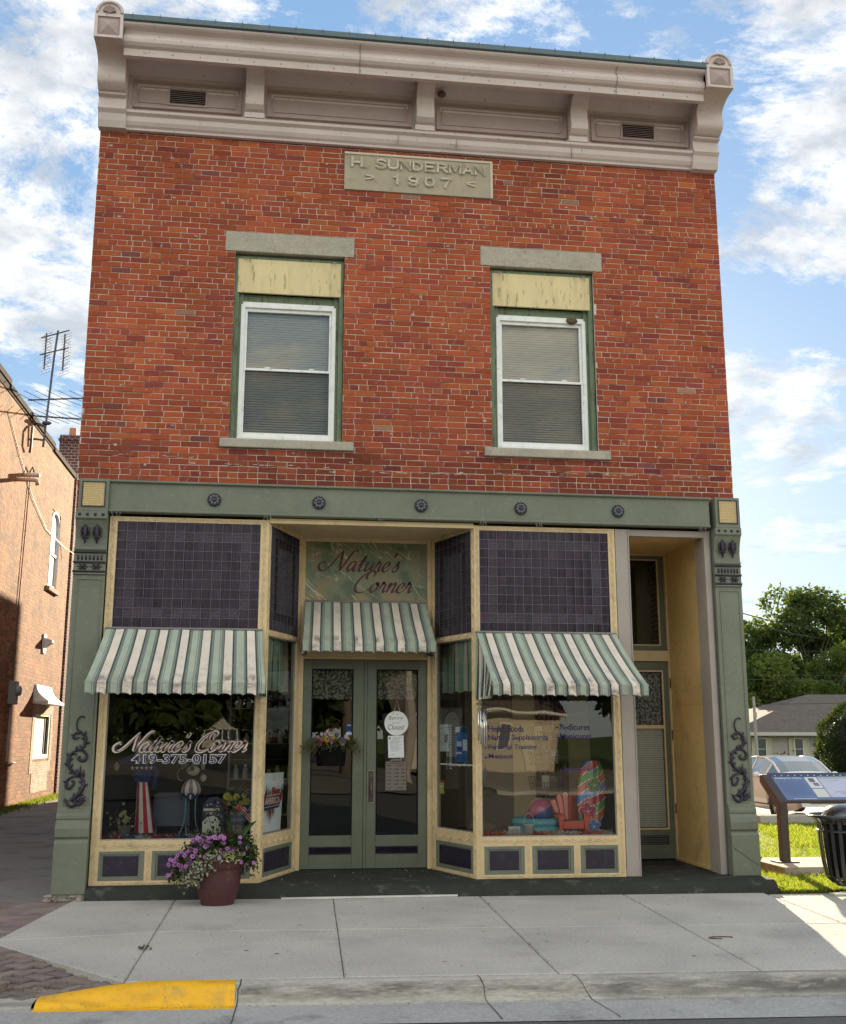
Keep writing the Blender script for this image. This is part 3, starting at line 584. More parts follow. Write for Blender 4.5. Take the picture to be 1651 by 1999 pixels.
# upper windows
def upper_window(x0, x1):
    Wd = MB(); z0, z1 = 4.93, 7.24; P = F0
    Wd.pbox(P, x0 + .0, x0 + .055, z0, 7.19, -.16, -.06); Wd.pbox(P, x1 - .055, x1, z0, 7.19, -.16, -.06); Wd.pbox(P, x0 + .055, x1 - .055, 7.135, 7.19, -.16, -.06)
    Wd.pbox(P, x0 + .055, x0 + .11, z0, 7.135, -.2, -.11); Wd.pbox(P, x1 - .11, x1 - .055, z0, 7.135, -.2, -.11); Wd.pbox(P, x0 + .11, x1 - .11, 6.60, 6.74, -.2, -.13)
    Wd.pbox(P, x0, x1, 7.19, 7.24, -.2, -.10, (1, 1, 1))
    win = Wd.build('upper_window', MAT('weathered_green_trim', (.15, .19, .115), .75, var=0.11, vscale=9, bump=.5, bscale=40, stretch=(1, 1, .15), dirt=[((.07, .065, .05), .8, 26, .55, .68), ((.30, .29, .24), .6, 40, .64, .72)]), B, bevel=.004)
    b = MB(); b.pbox(P, x0 + .035, x1 - .035, 6.735, 7.155, -.085, -.055); b.build('board', PLY, win)
    b = MB(); b.pframe(P, x0 + .085, x1 - .085, 4.965, 6.61, (.045, .045, .04, .04), -.20, -.105); b.pframe(P, x0 + .13, x1 - .13, 5.80, 6.57, (.03, .03, .03, .04), -.18, -.135); b.pframe(P, x0 + .12, x1 - .12, 5.0, 5.83, (.032, .032, .05, .03), -.165, -.12)
    b.pbox(P, x0 + .1, x1 - .1, 6.61, 6.64, -.2, -.11)
    for t in (.32, .72): xx = x0 + (x1 - x0) * t; b.pbox(P, xx - .03, xx + .03, 5.835, 5.85, -.16, -.128)
    b.build('sash', WHITE, win, bevel=.003)
    b = MB(); b.poly([P(x0 + .16, 5.83, -.165), P(x1 - .16, 5.83, -.165), P(x1 - .16, 6.53, -.165), P(x0 + .16, 6.53, -.165)]); b.build('pane', WINGLASS, win)
    b = MB(); b.poly([P(x0 + .15, 5.05, -.15), P(x1 - .15, 5.05, -.15), P(x1 - .15, 5.80, -.15), P(x0 + .15, 5.80, -.15)]); b.build('pane', GLASS('screen_glass', .6, (.60, .61, .60)), win)
    b = MB(); z = 5.07
    while z < 6.56:
        b.poly([P(x0 + .14, z, -.242), P(x1 - .14, z, -.242), P(x1 - .14, z + .019, -.222), P(x0 + .14, z + .019, -.222)]); z += .030
    b.box(x0 + .14, x1 - .14, .222, .24, 5.035, 5.065)
    b.build('blind', BLIND, win)
    b = MB(); b.box(x0 + .03, x1 - .03, .26, .3, 4.95, 7.2); b.build('room_backing', DARKGAP, win)
    for hx, hz in ((x0 + .10, 7.165), (x1 - .12, 7.165)):
        pass
    for hx in (x0 + .11, x1 - .13):
        b = MB(); b.tube([P(hx, 7.16, -.05), P(hx, 7.15, -.02), P(hx + .02, 7.135, -.01), P(hx + .03, 7.15, -.03)], .008, 5); b.build('shutter_hook', GREYM, win)
    dx = -.10
    b = MB(); b.pbox(P, x0 + dx - .02, x0 + dx - .02 + 1.515, 7.222, 7.467, -.12, .006); b.build('lintel', STONE, win, bevel=.006)
    b = MB(); b.prism([(-.16, 4.83), (.05, 4.83), (.05, 4.925), (.0, 4.945), (-.16, 4.965)], lambda p, t: (t, -p[0], p[1]), x0 + dx, x0 + dx + 1.517); b.build('sill', STONE, win, bevel=.008)
upper_window(1.63, 2.91); upper_window(4.675, 5.955)
# wasps' nest under the right window head
m = MB(); m.ball((5.70, .10, 6.605), .06, 10, 7, sc=(1.2, .7, .8)); tag(m.build('wasp_nest', MAT('nest_paper', (.12, .09, .06), .95, var=0.165, vscale=30), org=(5.7, .1, 6.605)), 'small brown wasp nest under the frame of the right upper window', 'nest')
# cornice -------------------------------------------------------------
m = MB(); x0, x1 = .305, 7.27
prof = [(.0, 8.655), (.055, 8.655), (.06, 8.68), (.085, 8.70), (.11, 8.74), (.118, 8.80), (.16, 8.825), (.165, 8.855), (.12, 8.862), (.075, 8.875), (.035, 8.90), (.035, 9.345), (.075, 9.35), (.075, 9.365), (.12, 9.40), (.20, 9.44), (.30, 9.455), (.48, 9.445), (.485, 9.305), (.555, 9.30), (.565, 9.38), (.56, 9.388), (.60, 9.405), (.628, 9.435), (.636, 9.47), (.626, 9.51), (.60, 9.54), (.585, 9.565), (.60, 9.59), (.64, 9.605), (.66, 9.61), (.68, 9.625), (.69, 9.645), (.1, 9.66)]
m.prism([(p[0], p[1]) for p in prof], lambda p, t: (t, -p[0], p[1]), x0, x1); cn = m.build('cornice', PINKISH, B)
for f in cn.data.polygons: f.use_smooth = False
m = MB()     # seams and rivets of the sheet metal
for xx in (3.02, 6.15): m.pbox(F0, xx, xx + .006, 9.31, 9.38, .558, .569); m.tube([(xx, -p[0] - .003, p[1]) for p in prof[21:31]], .005, 4)
for i in range(22):
    xx = .55 + i * .31; m.ball((xx, -.561, 9.34), .008, 6, 3); m.ball((xx + .1, -.634, 9.47 + R.uniform(-.01, .02)), .006, 6, 3)
for xx in (3.55, 5.0, 2.83): m.pbox(F0, xx, xx + .004, 8.93, 9.33, .04, .043); m.pbox(F0, xx + .7, xx + .704, 8.66, 8.83, .1, .122)
m.build('seam', MAT('dark_seam', (.22, .18, .17), .7), cn)  # seams and rivets in a darker tone than the cornice
m = MB(); m.prism([(.70, 9.65), (.715, 9.66), (.70, 9.735), (.55, 9.76), (.0, 9.78), (.0, 9.66)], lambda p, t: (t, -p[0], p[1]), x0, x1)
for i in range(23): xx = .4 + i * .31; m.pbox(F0, xx, xx + .008, 9.66, 9.748, .68, .713)
m.build('roof_edge', SLATE, cn, bevel=.003)
for a_, b_, vent in ((.365, 1.635, (.79, 1.21)), (1.945, 3.70, None), (4.01, 5.65, None), (5.975, 7.235, (6.385, 6.795))):
    m = MB(); m.pframe(F0, a_, b_, 8.95, 9.305, .024, .03, .082); m.pframe(F0, a_ + .024, b_ - .024, 8.974, 9.281, .02, .03, .066); m.pbox(F0, a_ + .044, b_ - .044, 8.994, 9.261, .03, .054); m.pframe(F0, a_ + .07, b_ - .07, 9.02, 9.235, .014, .054, .064)
    fp = m.build('frieze_panel', PANELP, cn)
    if vent:
        v = MB(); v.pbox(F0, vent[0], vent[1], 9.03, 9.225, .055, .0555); v.build('vent_opening', DARKGAP, fp)
        v = MB(); v.pframe(F0, vent[0] - .02, vent[1] + .02, 9.01, 9.245, .02, .054, .068)
        for i in range(8): zc = 9.036 + i * .0245; v.prism([(.057, zc + .006), (.070, zc), (.072, zc + .003), (.06, zc + .009)], lambda p, t: (t, -p[0], p[1]), vent[0], vent[1])
        v.build('vent', PANELP, fp)
def bracket(xa, xb):
    m = MB(); pr_ = [(.04, 8.86), (.155, 8.86), (.16, 8.93), (.15, 8.945), (.19, 8.96), (.24, 9.0), (.255, 9.06), (.235, 9.13), (.22, 9.19), (.235, 9.26), (.30, 9.33), (.39, 9.375), (.45, 9.39), (.455, 9.437), (.04, 9.437)]
    m.prism(pr_, lambda p, t: (t, -p[0], p[1]), xa, xb); m.pbox(F0, xa - .012, xb + .012, 8.862, 8.93, .04, .172); return m
for xa, xb in ((1.69, 1.905), (3.745, 3.96), (5.67, 5.885)): bracket(xa, xb).build('bracket', PINKISH, cn, bevel=.004)
def end_block(xa, xb):
    m = MB(); pr_ = [(.0, 8.645), (.10, 8.645), (.13, 8.72), (.15, 8.80), (.19, 8.84), (.19, 8.86), (.165, 8.88), (.165, 8.99), (.22, 9.0), (.23, 9.02), (.20, 9.03), (.26, 9.05), (.33, 9.10), (.35, 9.17), (.335, 9.24), (.34, 9.30), (.40, 9.36), (.52, 9.40), (.64, 9.41), (.66, 9.42), (.66, 9.66), (.0, 9.70)]
    k_ = [(p.x, p.y) for p in catmull([(a, b, 0) for a, b in pr_[8:20]], 4)]; pr_ = pr_[:8] + k_ + pr_[20:]
    m.prism(pr_, lambda p, t: (t, -p[0], p[1]), xa, xb)
    w_ = (xb - xa) / 2; c = (xa + xb) / 2; out = [(-w_, 9.405), (w_, 9.405), (w_, 9.74)] + [(w_ * cos(t), 9.74 + .155 * sin(t)) for t in [pi * i / 12 for i in range(1, 12)]] + [(-w_, 9.74)]
    m.prism([(c + p[0], p[1]) for p in out], lambda p, t: (p[0], -t, p[1]), .45, .69)
    m.pframe(F0, xa, xb, 9.405, 9.70, (.035, .035, .03, .03), .69, .712)
    arc = [(c + (w_ - .02) * cos(t), -.70, 9.73 + .135 * sin(t)) for t in [pi * i / 14 for i in range(15)]]; m.tube(arc, .016, 6)
    o = m.build('end_block', PINKISH, cn, bevel=.004)
    m = MB(); ap = (c, -.735, 9.55); q = [(xa + .04, -.692, 9.445), (xb - .04, -.692, 9.445), (xb - .04, -.692, 9.66), (xa + .04, -.692, 9.66)]
    for i in range(4): m.poly([q[i], q[(i + 1) % 4], ap])
    for i in range(5): t = pi * (i + .5) / 5; m.tube([(c, -.70, 9.735), (c + .07 * cos(t), -.712, 9.735 + .07 * sin(t))], [.008, .022], 6)
    m.ball((c, -.70, 9.735), .02, 8, 5); m.build('rosette_panel', PANELP, o)
end_block(-.012, .305); end_block(7.265, 7.60)
m = MB(); m.ball((4.06, -.18, 9.36), .055, 10, 7, sc=(1, .8, .8)); tag(m.build('hornet_nest', MAT('nest_mud', (.14, .10, .08), .95, var=0.165, vscale=30), org=(4.06, -.18, 9.36)), 'dark round nest under the cornice beside the middle bracket', 'nest')
# lintel beam + rosettes
m = MB(); m.prism([(.02, 4.03), (.10, 4.03), (.115, 4.04), (.115, 4.055), (.085, 4.065), (.085, 4.355), (.10, 4.365), (.12, 4.37), (.12, 4.392), (.02, 4.398)], lambda p, t: (t, -p[0], p[1]), .372, 7.25)
bm_ = m.build('lintel_beam', GREEN, B, bevel=.003)
for k in range(5):
    c = (1.505 + 1.157 * k, -.09, 4.20); m = MB(); m.smooth = True
    m.lathe([(.0, 0), (.06, 0), (.066, .006), (.06, .012), (.0, .012)], c, 20, (.025, .02, .03), ax='y')
    for i in range(8):
        t = 2 * pi * i / 8 + .2; m.ball((c[0] + .042 * cos(t), c[1] - .014, c[2] + .042 * sin(t)), .02, 7, 5, (.10, .09, .11), sc=(1, .7, 1))
    m.ball((c[0], c[1] - .016, c[2]), .017, 8, 5, (.05, .04, .06))
    for i in range(16): t = 2 * pi * i / 16; m.ball((c[0] + .066 * cos(t), c[1] - .012, c[2] + .066 * sin(t)), .012, 6, 4, (.02, .016, .024))
    m.build('rosette', TINTG, bm_)
m = MB()
for xx in (.42, 2.06, 3.32, 4.5, 5.15, 7.1):
    for q in range(3): a_ = xx + q * .035 + R.uniform(-.01, .01); m.tube([(a_, -.10, 4.045), (a_ + R.uniform(-.01, .01), -.115, 4.02), (a_ + R.uniform(-.02, .02), -.105, 3.985), (a_ + R.uniform(-.02, .02), -.12, 4.0)], .0035, 4)
m.build('cup_hook', GREYM, bm_)
# pilasters
def scroll_work(xc):
    m = MB(); m.smooth = True
    def w(px, py): return (xc + (px - 545) * .00143 + (py - 1050) * .00004, -.072, 1.844 - (py - 700) * .00143)
    def curl(pts, r0, r1, r2=None):
        p = catmull([w(*q) for q in pts], 6); n = len(p); r0, r1 = r0 * .74, r1 * .74; r2 = r2 * .74 if r2 else r2; m.tube(p, [r0 + (r1 - r0) * min(1, i / n * 2) if i < n / 2 or r2 is None else r1 + (r2 - r1) * (i - n / 2) / (n / 2) for i in range(n)], 7)
        return p
    curl([(577, 712), (560, 703), (535, 722), (523, 755), (528, 790), (536, 812)], .006, .011); m.ball(w(572, 709), .012, 7, 5)
    s1 = curl([(536, 805), (566, 828), (590, 862), (583, 915), (548, 952)], .012, .026, .016)
    curl([(545, 815), (512, 832), (505, 860), (522, 866), (545, 855)], .014, .018, .008)
    s2 = curl([(552, 945), (505, 962), (478, 1005), (478, 1055), (506, 1098), (548, 1125)], .014, .026, .020)
    curl([(540, 945), (580, 955), (603, 990), (585, 1022), (552, 1018), (543, 1000), (560, 992)], .014, .024, .010)
    s3 = curl([(540, 1105), (572, 1140), (585, 1190), (570, 1240), (530, 1280), (497, 1305)], .018, .030, .026)
    curl([(556, 1130), (505, 1138), (470, 1165), (468, 1212), (492, 1218), (508, 1200), (520, 1175), (502, 1165)], .014, .022, .010)
    curl([(470, 1300), (478, 1330), (510, 1345), (535, 1325), (522, 1300), (503, 1308)], .016, .026, .012)
    for s_, k in ((s1, 5), (s2, 8), (s3, 8)):       # acanthus barbs along the stems
        for i in range(k):
            q = s_[int((i + .7) / (k + .4) * (len(s_) - 2))]; d = (s_[min(len(s_) - 1, int((i + .7) / (k + .4) * (len(s_) - 2)) + 1)] - q).normalized(); sd = d.cross(Vector((0, 1, 0))) * (1 if i % 2 else -1)
            m.tube([q, q + sd * .028 + d * .012, q + sd * .046 - d * .006], [.014, .012, .002], 5)
    for a_, l in ((-5, .07), (15, .10), (35, .11), (60, .09), (-30, .05)):
        q = Vector(w(540, 1325)); t = radians(a_); m.tube([q, q + Vector((cos(t) * l * .6, -.012, sin(t) * l * .6)), q + Vector((cos(t) * l, -.004, sin(t) * l + .01))], [.012, .016, .003], 6)
    q = Vector(w(556, 1140)); m.tube([q, q + Vector((.0, -.01, .06)), q + Vector((.006, 0, .12))], [.018, .014, .002], 6); m.tube([q, q + Vector((.03, -.01, .03)), q + Vector((.045, 0, .075))], [.014, .010, .002], 6)
    for px, py in ((500, 845), (598, 1012), (455, 1175), (465, 1300), (470, 1320), (495, 1012)): q = Vector(w(px, py)); m.tube([q, q + Vector((-.02, -.004, .012))], [.012, .003], 5)
    return m
def fleur(m, c, s=1.0):
    x, y, z = c
    m.tube([(x, y, z + .13 * s), (x, y - .01, z + .08 * s), (x, y - .016, z + .01 * s), (x, y - .012, z - .06 * s), (x, y, z - .125 * s)], [.003, .019, .024, .018, .003], 7)
    for sd in (-1, 1):
        m.tube([(x, y - .008, z + .06 * s), (x + sd * .034, y - .012, z + .05 * s), (x + sd * .04, y - .01, z + .0 * s), (x + sd * .034, y - .008, z - .03 * s), (x + sd * .046, y - .004, z - .042 * s)], [.010, .013, .011, .008, .003], 6)
        m.tube([(x, y - .01, z - .03 * s), (x + sd * .026, y - .012, z - .06 * s), (x + sd * .04, y - .004, z - .052 * s)], [.012, .010, .003], 6)
    m.tube([(x - .028, y - .018, z + .012 * s), (x + .028, y - .018, z + .012 * s)], .009, 6)
def pilaster(x0, x1, zb):
    c = (x0 + x1) / 2; s = x0 < 3
    pr_ = [(.0, zb), (.135, zb), (.135, .56), (.115, .585), (.10, .60), (.128, .62), (.132, .70), (.118, .76), (.095, .785), (.105, .80), (.105, .835), (.085, .85), (.085, .885), (.06, .90), (.06, 3.335), (.08, 3.345), (.08, 3.36), (.07, 3.37), (.07, 3.60), (.085, 3.615), (.085, 3.635), (.065, 3.65), (.065, 3.74), (.085, 3.84), (.125, 3.93), (.15, 3.95), (.15, 4.028), (.0, 4.028)]
    m = MB(); m.prism(pr_, lambda p, t: (t, -p[0], p[1]), x0, x1); xi = x0 + .01
    m.box(x0 + .004, x1 - .004, -.01, .34, zb, 4.026)
    m.pframe(F0, x0 + .045, x1 - .03, .93, 3.30, .013, .06, .069)
    p = m.build('pilaster', GREEN, B, bevel=.003)
    m = MB(); m.box(x0 + .02, x1, -.135, .05, 4.031, 4.392); m.pframe(F0, x0 + .05, x1 - .03, 4.075, 4.362, .01, .135, .146); eb = m.build('end_block', GREEN, p, bevel=.004)
    m = MB(); a0, a1, b0, b1 = x0 + .06, x1 - .042, 4.086, 4.352; nx, nz = 11, 14
    m.pframe(F0, a0 - .008, a1 + .008, b0 - .008, b1 + .008, .009, .135, .148, (.03, .02, .04))
    for i in range(nx):
        for j in range(nz):
            u, v = a0 + (a1 - a0) * i / nx, b0 + (b1 - b0) * j / nz; du, dv = (a1 - a0) / nx, (b1 - b0) / nz; q = [F0(u, v, .136), F0(u + du, v, .136), F0(u + du, v + dv, .136), F0(u, v + dv, .136)]; ap = F0(u + du / 2, v + dv / 2, .148)
            for k in range(4): m.poly([q[k], q[(k + 1) % 4], ap], (.62, .49, .27))
    m.build('studded_panel', TINT, eb)
    m = MB(); m.smooth = True
    for i in range(4): m.lathe([(.0, .008), (.014, .008), (.016, .0), (.018, .0)], (x0 + .045 + i * (x1 - x0 - .09) / 3, -.15, 3.99), 12, ax='y')
    for dx in (-.062, .062): fleur(m, (c + dx, -.085, 3.80))
    for zc in (3.585, 3.475, 3.375): m.tube([(x0 - .004, -.078, zc), (x1 + .002, -.078, zc)], .011, 6)
    for i in range(7): xx = x0 + .045 + i * (x1 - x0 - .09) / 6; m.tube([(xx, -.074, 3.503), (xx, -.078, 3.553)], .010, 6)
    for dx in (-.072, .072):
        m.tube([(c + dx - .066, -.07, 3.427), (c + dx, -.082, 3.427), (c + dx + .066, -.07, 3.427)], [.002, .014, .002], 6)
        for sd in (-1, 1):
            for sv in (-1, 1): m.tube([(c + dx, -.078, 3.427), (c + dx + sd * .022, -.082, 3.427 + sv * .025), (c + dx + sd * .040, -.074, 3.427 + sv * .022)], [.010, .009, .003], 5)
    m.build('capital_ornament', PURPLE, p); scroll_work(c + .015).build('scroll_ornament', PURPLE, p); return p
pilaster(.035, .372, .06); p2_ = pilaster(7.285, 7.605, .13)
m = MB(); P = lambda u, v, w: (7.46 + u * .83 + v * .56, -.137 - w, .375 - u * .56 + v * .83); m.pbox(P, -.165, .165, -.045, .045, 0, .008)
for i in range(4): m.pbox(P, -.13 + i * .01, .12, .024 - i * .017, .027 - i * .017, .008, .0092)
m.build('plate', GREEN, p2_)
# storefront ----------------------------------------------------------
def vine(m, P, u0, v0, u1, v1, w, amp=.016):
    """embossed running vine between two points of the plane P"""
    L = sqrt((u1 - u0) ** 2 + (v1 - v0) ** 2); n = max(2, int(L / .085)); pts = []; du, dv = (u1 - u0) / L, (v1 - v0) / L
    N = n * 6
    for i in range(N + 1):
        t = i / N; s = sin(pi * n * t); a_ = amp * s; pts.append(P(u0 + (u1 - u0) * t - dv * a_, v0 + (v1 - v0) * t + du * a_, w))
    m.tube(pts, .0065, 4)
    for i in range(n):
        t = (i + .5) / n; sg = 1 if i % 2 else -1
        for q in (-.12, .14): tt = t + q / n; m.ball(P(u0 + (u1 - u0) * tt - dv * amp * .35 * sg, v0 + (v1 - v0) * tt + du * amp * .35 * sg, w), .010, 5, 3)
def tiles(P, u0, u1, v0, v1, nx, nz, name, parent, ring=1, dark=1.0):
    m = MB(); du, dv = (u1 - u0) / nx, (v1 - v0) / nz; g_ = .0035
    for i in range(nx):
        for j in range(nz):
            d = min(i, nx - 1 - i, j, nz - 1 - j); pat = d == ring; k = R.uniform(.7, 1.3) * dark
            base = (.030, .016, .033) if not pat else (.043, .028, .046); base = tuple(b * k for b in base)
            if R.random() < .05: base = (base[0] * 1.7, base[1] * 1.5, base[2] * 1.2)
            m.mi = 1 if pat else 0; tu, tv = R.uniform(-.0016, .0016), R.uniform(-.0016, .0016)
            a_, b_, c_, d_ = u0 + i * du + g_, u0 + (i + 1) * du - g_, v0 + j * dv + g_, v0 + (j + 1) * dv - g_
            m.poly([P(a_, c_, -.004 + tu), P(b_, c_, -.004 + tv), P(b_, d_, -.004 - tu), P(a_, d_, -.004 - tv)], base)
            if not pat:
                for r in range(6):
                    x_ = a_ + (b_ - a_) * (r + .5) / 6; m.poly([P(x_ - du * .028, c_, -.0035), P(x_, c_, .0005), P(x_, d_, .0005), P(x_ - du * .028, d_, -.0035)], tuple(q * 1.5 for q in base)); m.poly([P(x_, c_, .0005), P(x_ + du * .028, c_, -.0035), P(x_ + du * .028, d_, -.0035), P(x_, d_, .0005)], base)
            else:
                for r in range(3):
                    for s_ in range(3): m.ball(P(a_ + (b_ - a_) * (r + .5) / 3, c_ + (d_ - c_) * (s_ + .5) / 3, -.004), .009, 5, 4, tuple(q * 1.25 for q in base))
    m.mi = 0; t = m.build(name, [TILE, TILEP], parent)
    m = MB()
    for i in range(nx + 1): m.pbox(P, u0 + i * du - .0022, u0 + i * du + .0022, v0, v1, -.012, .0015)
    for j in range(nz + 1): m.pbox(P, u0, u1, v0 + j * dv - .0022, v0 + j * dv + .0022, -.012, .0022)
    m.build('came', CAME, t); b = MB(); b.pbox(P, u0, u1, v0, v1, -.03, -.013); b.build('backing', DARKGAP, t); return t
def kicks(P, spans, z0, z1, parent):
    for a_, b_ in spans:
        m = MB(); m.pframe(P, a_, b_, z0, z1, (.04, .04, .028, .028), -.02, -.002); m.pframe(P, a_ + .04, b_ - .04, z0 + .028, z1 - .028, (.02, .02, .016, .016), -.02, -.012); k = m.build('kick_panel', GREEN, parent, bevel=.003)
        m = MB(); m.pbox(P, a_ + .06, b_ - .06, z0 + .044, z1 - .044, -.022, -.010); m.build('panel_field', PURPLE, k, bevel=.006)
def storefront(P, u0, u1, ul, ur, ulx, gz0, spans, zb=.127):
    """u0..u1 whole unit, ul / ur = left and right edge of the opening"""
    m = MB(); top = 4.0
    m.pbox(P, u0, ul, zb, top, -.07, 0); m.pbox(P, ur, u1, zb, top, -.07, 0)
    m.pbox(P, ul, ur, 3.945, top, -.07, -.001); m.pbox(P, ul, ur, 2.72, 2.785, -.07, -.001); m.pbox(P, ul, ur, .462, gz0, -.07, -.001); m.pbox(P, ul, ur, zb, .17, -.07, -.001)
    e = [u0] + [x for s_ in spans for x in s_] + [u1]
    for i in range(1, len(spans)): m.pbox(P, spans[i - 1][1], spans[i][0], .17, .462, -.07, -.002)
    if spans[0][0] > ul: m.pbox(P, ul, spans[0][0], .17, .462, -.07, -.003)
    if spans[-1][1] < ur: m.pbox(P, spans[-1][1], ur, .17, .462, -.07, -.003)
    o = m.build('display_window', CREAM, B, bevel=.003)
    v = MB()
    for (a_, b_, w_) in ((u0, ul, 1), (ur, u1, 1)): vine(v, P, (a_ + b_) / 2, .15, (a_ + b_) / 2, 3.98, .001, min(.016, (b_ - a_) * .3))
    for zc, a_ in ((3.972, .014), (.515, .02), (.148, .012), (2.75, .016)): vine(v, P, ul + .01, zc, ur - .01, zc, .0, a_)
    for i in range(1, len(spans)): c = (spans[i - 1][1] + spans[i][0]) / 2; vine(v, P, c, .18, c, .45, -.001, .018)
    v.build('embossed_vine', CREAM, o)
    m = MB(); m.pframe(P, ul, ur, gz0, 2.72, (.012, .012, .012, .012), -.05, -.02); m.build('glazing_bead', GREYM, o)
    m = MB(); m.poly([P(ul, gz0, -.035), P(ur, gz0, -.035), P(ur, 2.72, -.035), P(ul, 2.72, -.035)]); gl = m.build('glass', SHOPGLASS, o)
    kicks(P, spans, .17, .46, o); return o, gl
PS = FP(-.03)
wl, gll = storefront(PS, .385, 2.115, .472, 2.022, 0, .572, [(.456, .935), (1.01, 1.48), (1.555, 2.02)])
tiles(PS, .472, 2.022, 2.785, 3.945, 15, 11, 'prism_tile_panel', wl)
wr, glr = storefront(PS, 4.44, 6.10, 4.50, 6.015, 0, .56, [(4.52, 4.965), (5.05, 5.515), (5.59, 6.035)])
tiles(PS, 4.50, 6.015, 2.785, 3.945, 15, 11, 'prism_tile_panel', wr)
PL, LL = LP((2.118, -.03), (2.505, .93)); PR, LR = LP((4.085, .93), (4.435, -.03))
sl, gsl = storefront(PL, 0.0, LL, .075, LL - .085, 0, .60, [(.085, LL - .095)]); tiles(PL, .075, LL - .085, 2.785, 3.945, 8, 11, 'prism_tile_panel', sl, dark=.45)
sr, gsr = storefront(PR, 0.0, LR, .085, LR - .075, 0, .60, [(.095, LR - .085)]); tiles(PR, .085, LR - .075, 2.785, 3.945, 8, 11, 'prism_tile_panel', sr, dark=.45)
# entrance: jambs, lintel, doors
PD = FP(1.0)
m = MB(); m.pbox(PD, 2.50, 2.556, .127, 4.0, -.12, .02); m.pbox(PD, 2.485, 2.50, .127, 4.0, -.1, .06); m.pbox(PD, 4.04, 4.098, .127, 4.0, -.12, .02); m.pbox(PD, 4.098, 4.11, .127, 4.0, -.1, .06)
m.pbox(PD, 2.556, 4.04, 2.565, 2.63, -.12, .01); m.pbox(PD, 2.556, 4.04, 2.535, 2.565, -.12, -.02); m.pbox(PD, 2.556, 4.04, 3.955, 4.0, -.12, .01); m.pbox(PD, 2.556, 4.04, 2.631, 3.954, -.14, -.03)
m.build('entrance_surround', CREAM, B, bevel=.004)
m = MB(); m.poly([(2.05, -.04, 4.002), (4.5, -.04, 4.002), (4.2, 1.1, 3.998), (2.4, 1.1, 3.998)][::-1]); m.box(2.118, 4.435, -.035, .03, 3.965, 4.02); m.build('entrance_ceiling', CREAM, B)
def door_leaf(x0, x1, g0, g1, lz, handle):
    P = FP(1.04); m = MB()
    m.pbox(P, x0, g0, .135, 2.53, -.045, 0); m.pbox(P, g1, x1, .135, 2.53, -.045, 0); m.pbox(P, g0, g1, 2.42, 2.53, -.045, 0); m.pbox(P, g0, g1, .38, .505, -.045, 0); m.pbox(P, g0, g1, .135, .185, -.045, 0); m.pbox(P, g0, g1, .185, .295, -.045, -.008)
    d = m.build('entrance_door', DKGREEN, B, bevel=.004)
    m = MB(); m.pframe(P, g0, g1, .505, 2.42, .014, -.045, -.008); m.build('glazing_rubber', DARKGAP, d)
    m = MB(); m.poly([P(g0, .505, -.02), P(g1, .505, -.02), P(g1, 2.42, -.02), P(g0, 2.42, -.02)]); gl = m.build('glass', DOORGLASS, d)
    m = MB(); m.pframe(P, g0, g1, .295, .38, .01, -.04, -.002); m.pbox(P, g0, g1, .295, .38, -.045, -.035)
    for i in range(3): zc = .312 + i * .024; m.prism([(-.034, zc + .016), (-.004, zc - .004), (-.002, zc + .001), (-.03, zc + .022)], lambda p, t: P(t, p[1], p[0]), g0, g1)
    m.build('louvre', PURPLE, d); return d, gl
dl, dgl = door_leaf(2.558, 3.285, 2.662, 3.157, 0, 0); dr, dgr = door_leaf(3.322, 4.038, 3.434, 3.936, 0, 1)
m = MB(); P = FP(1.04); m.pbox(P, 3.287, 3.320, .135, 2.53, -.03, .012); m.build('astragal', DKGREEN, dr, bevel=.004)
m = MB(); m.smooth = False; m.pbox(P, 3.345, 3.405, .88, 1.23, 0, .008, (.06, .04, .035)); m.lathe([(.016, 0), (.016, .012), (.0, .014)], P(3.375, 1.17, .008), 12, (.09, .06, .05), ax='y')
m.tube([P(3.375, 1.09, .01), P(3.375, 1.085, .05), P(3.375, 1.02, .066), P(3.375, .95, .05), P(3.375, .935, .01)], [.010, .011, .012, .011, .008], 8, (.10, .06, .045)); m.pbox(P, 3.362, 3.388, 1.09, 1.10, .008, .05, (.1, .06, .045))
m.pframe(P, 3.338, 3.412, .87, 1.24, .005, 0, .004, (.3, .29, .25)); m.build('handle', TINTG, dr)
m = MB(); m.box(2.556, 4.04, 1.09, 1.12, .13, .14); m.build('threshold', GREYM, B)
# taupe column and side doorway
m = MB(); m.box(6.105, 6.255, -.035, .12, .13, 4.0); m.box(6.255, 6.268, -.045, .1, .13, 4.0); m.build('column', TAUPE, B, bevel=.003)
m = MB(); m.box(6.268, 7.20, .0, .10, 3.93, 4.005); m.box(7.195, 7.262, -.005, .1, .13, 4.005); m.box(7.205, 7.262, .1, .32, .13, 3.93); m.box(7.262, 7.286, .02, .1, .13, 4.02); m.build('door_casing', TAUPE, B, bevel=.003)
m = MB(); m.box(7.255, 7.30, .32, 1.5, .13, 3.97); m.box(6.268, 7.30, .1, 1.5, 3.97, 4.0); m.box(6.255, 6.268, .12, 1.5, .13, 3.97); m.box(7.238, 7.2545, .33, 1.5, .13, .165); m.tube([(7.252, .33, 2.02), (7.252, 1.5, 2.02)], .004, 4, (.5, .5, .5)); m.build('recess_lining', MAT('ochre_recess_paint', (.66, .47, .21), .6, var=.08, vscale=1.5, bump=.1, bscale=14, dirt=[((.3, .22, .11), .5, 3, .52, .75), ((.18, .13, .08), .6, 22, .66, .74)]), B)
P = FP(1.5); m = MB()
m.pbox(P, 7.255, 7.30, .13, 3.97, -.1, .03); m.pbox(P, 6.268, 7.255, 2.58, 2.715, -.1, .035); m.pbox(P, 6.268, 7.255, 3.955, 3.97, -.1, .03); m.pbox(P, 7.235, 7.255, .13, 3.955, -.05, .045); m.build('side_door_frame', CREAM, B, bevel=.003)
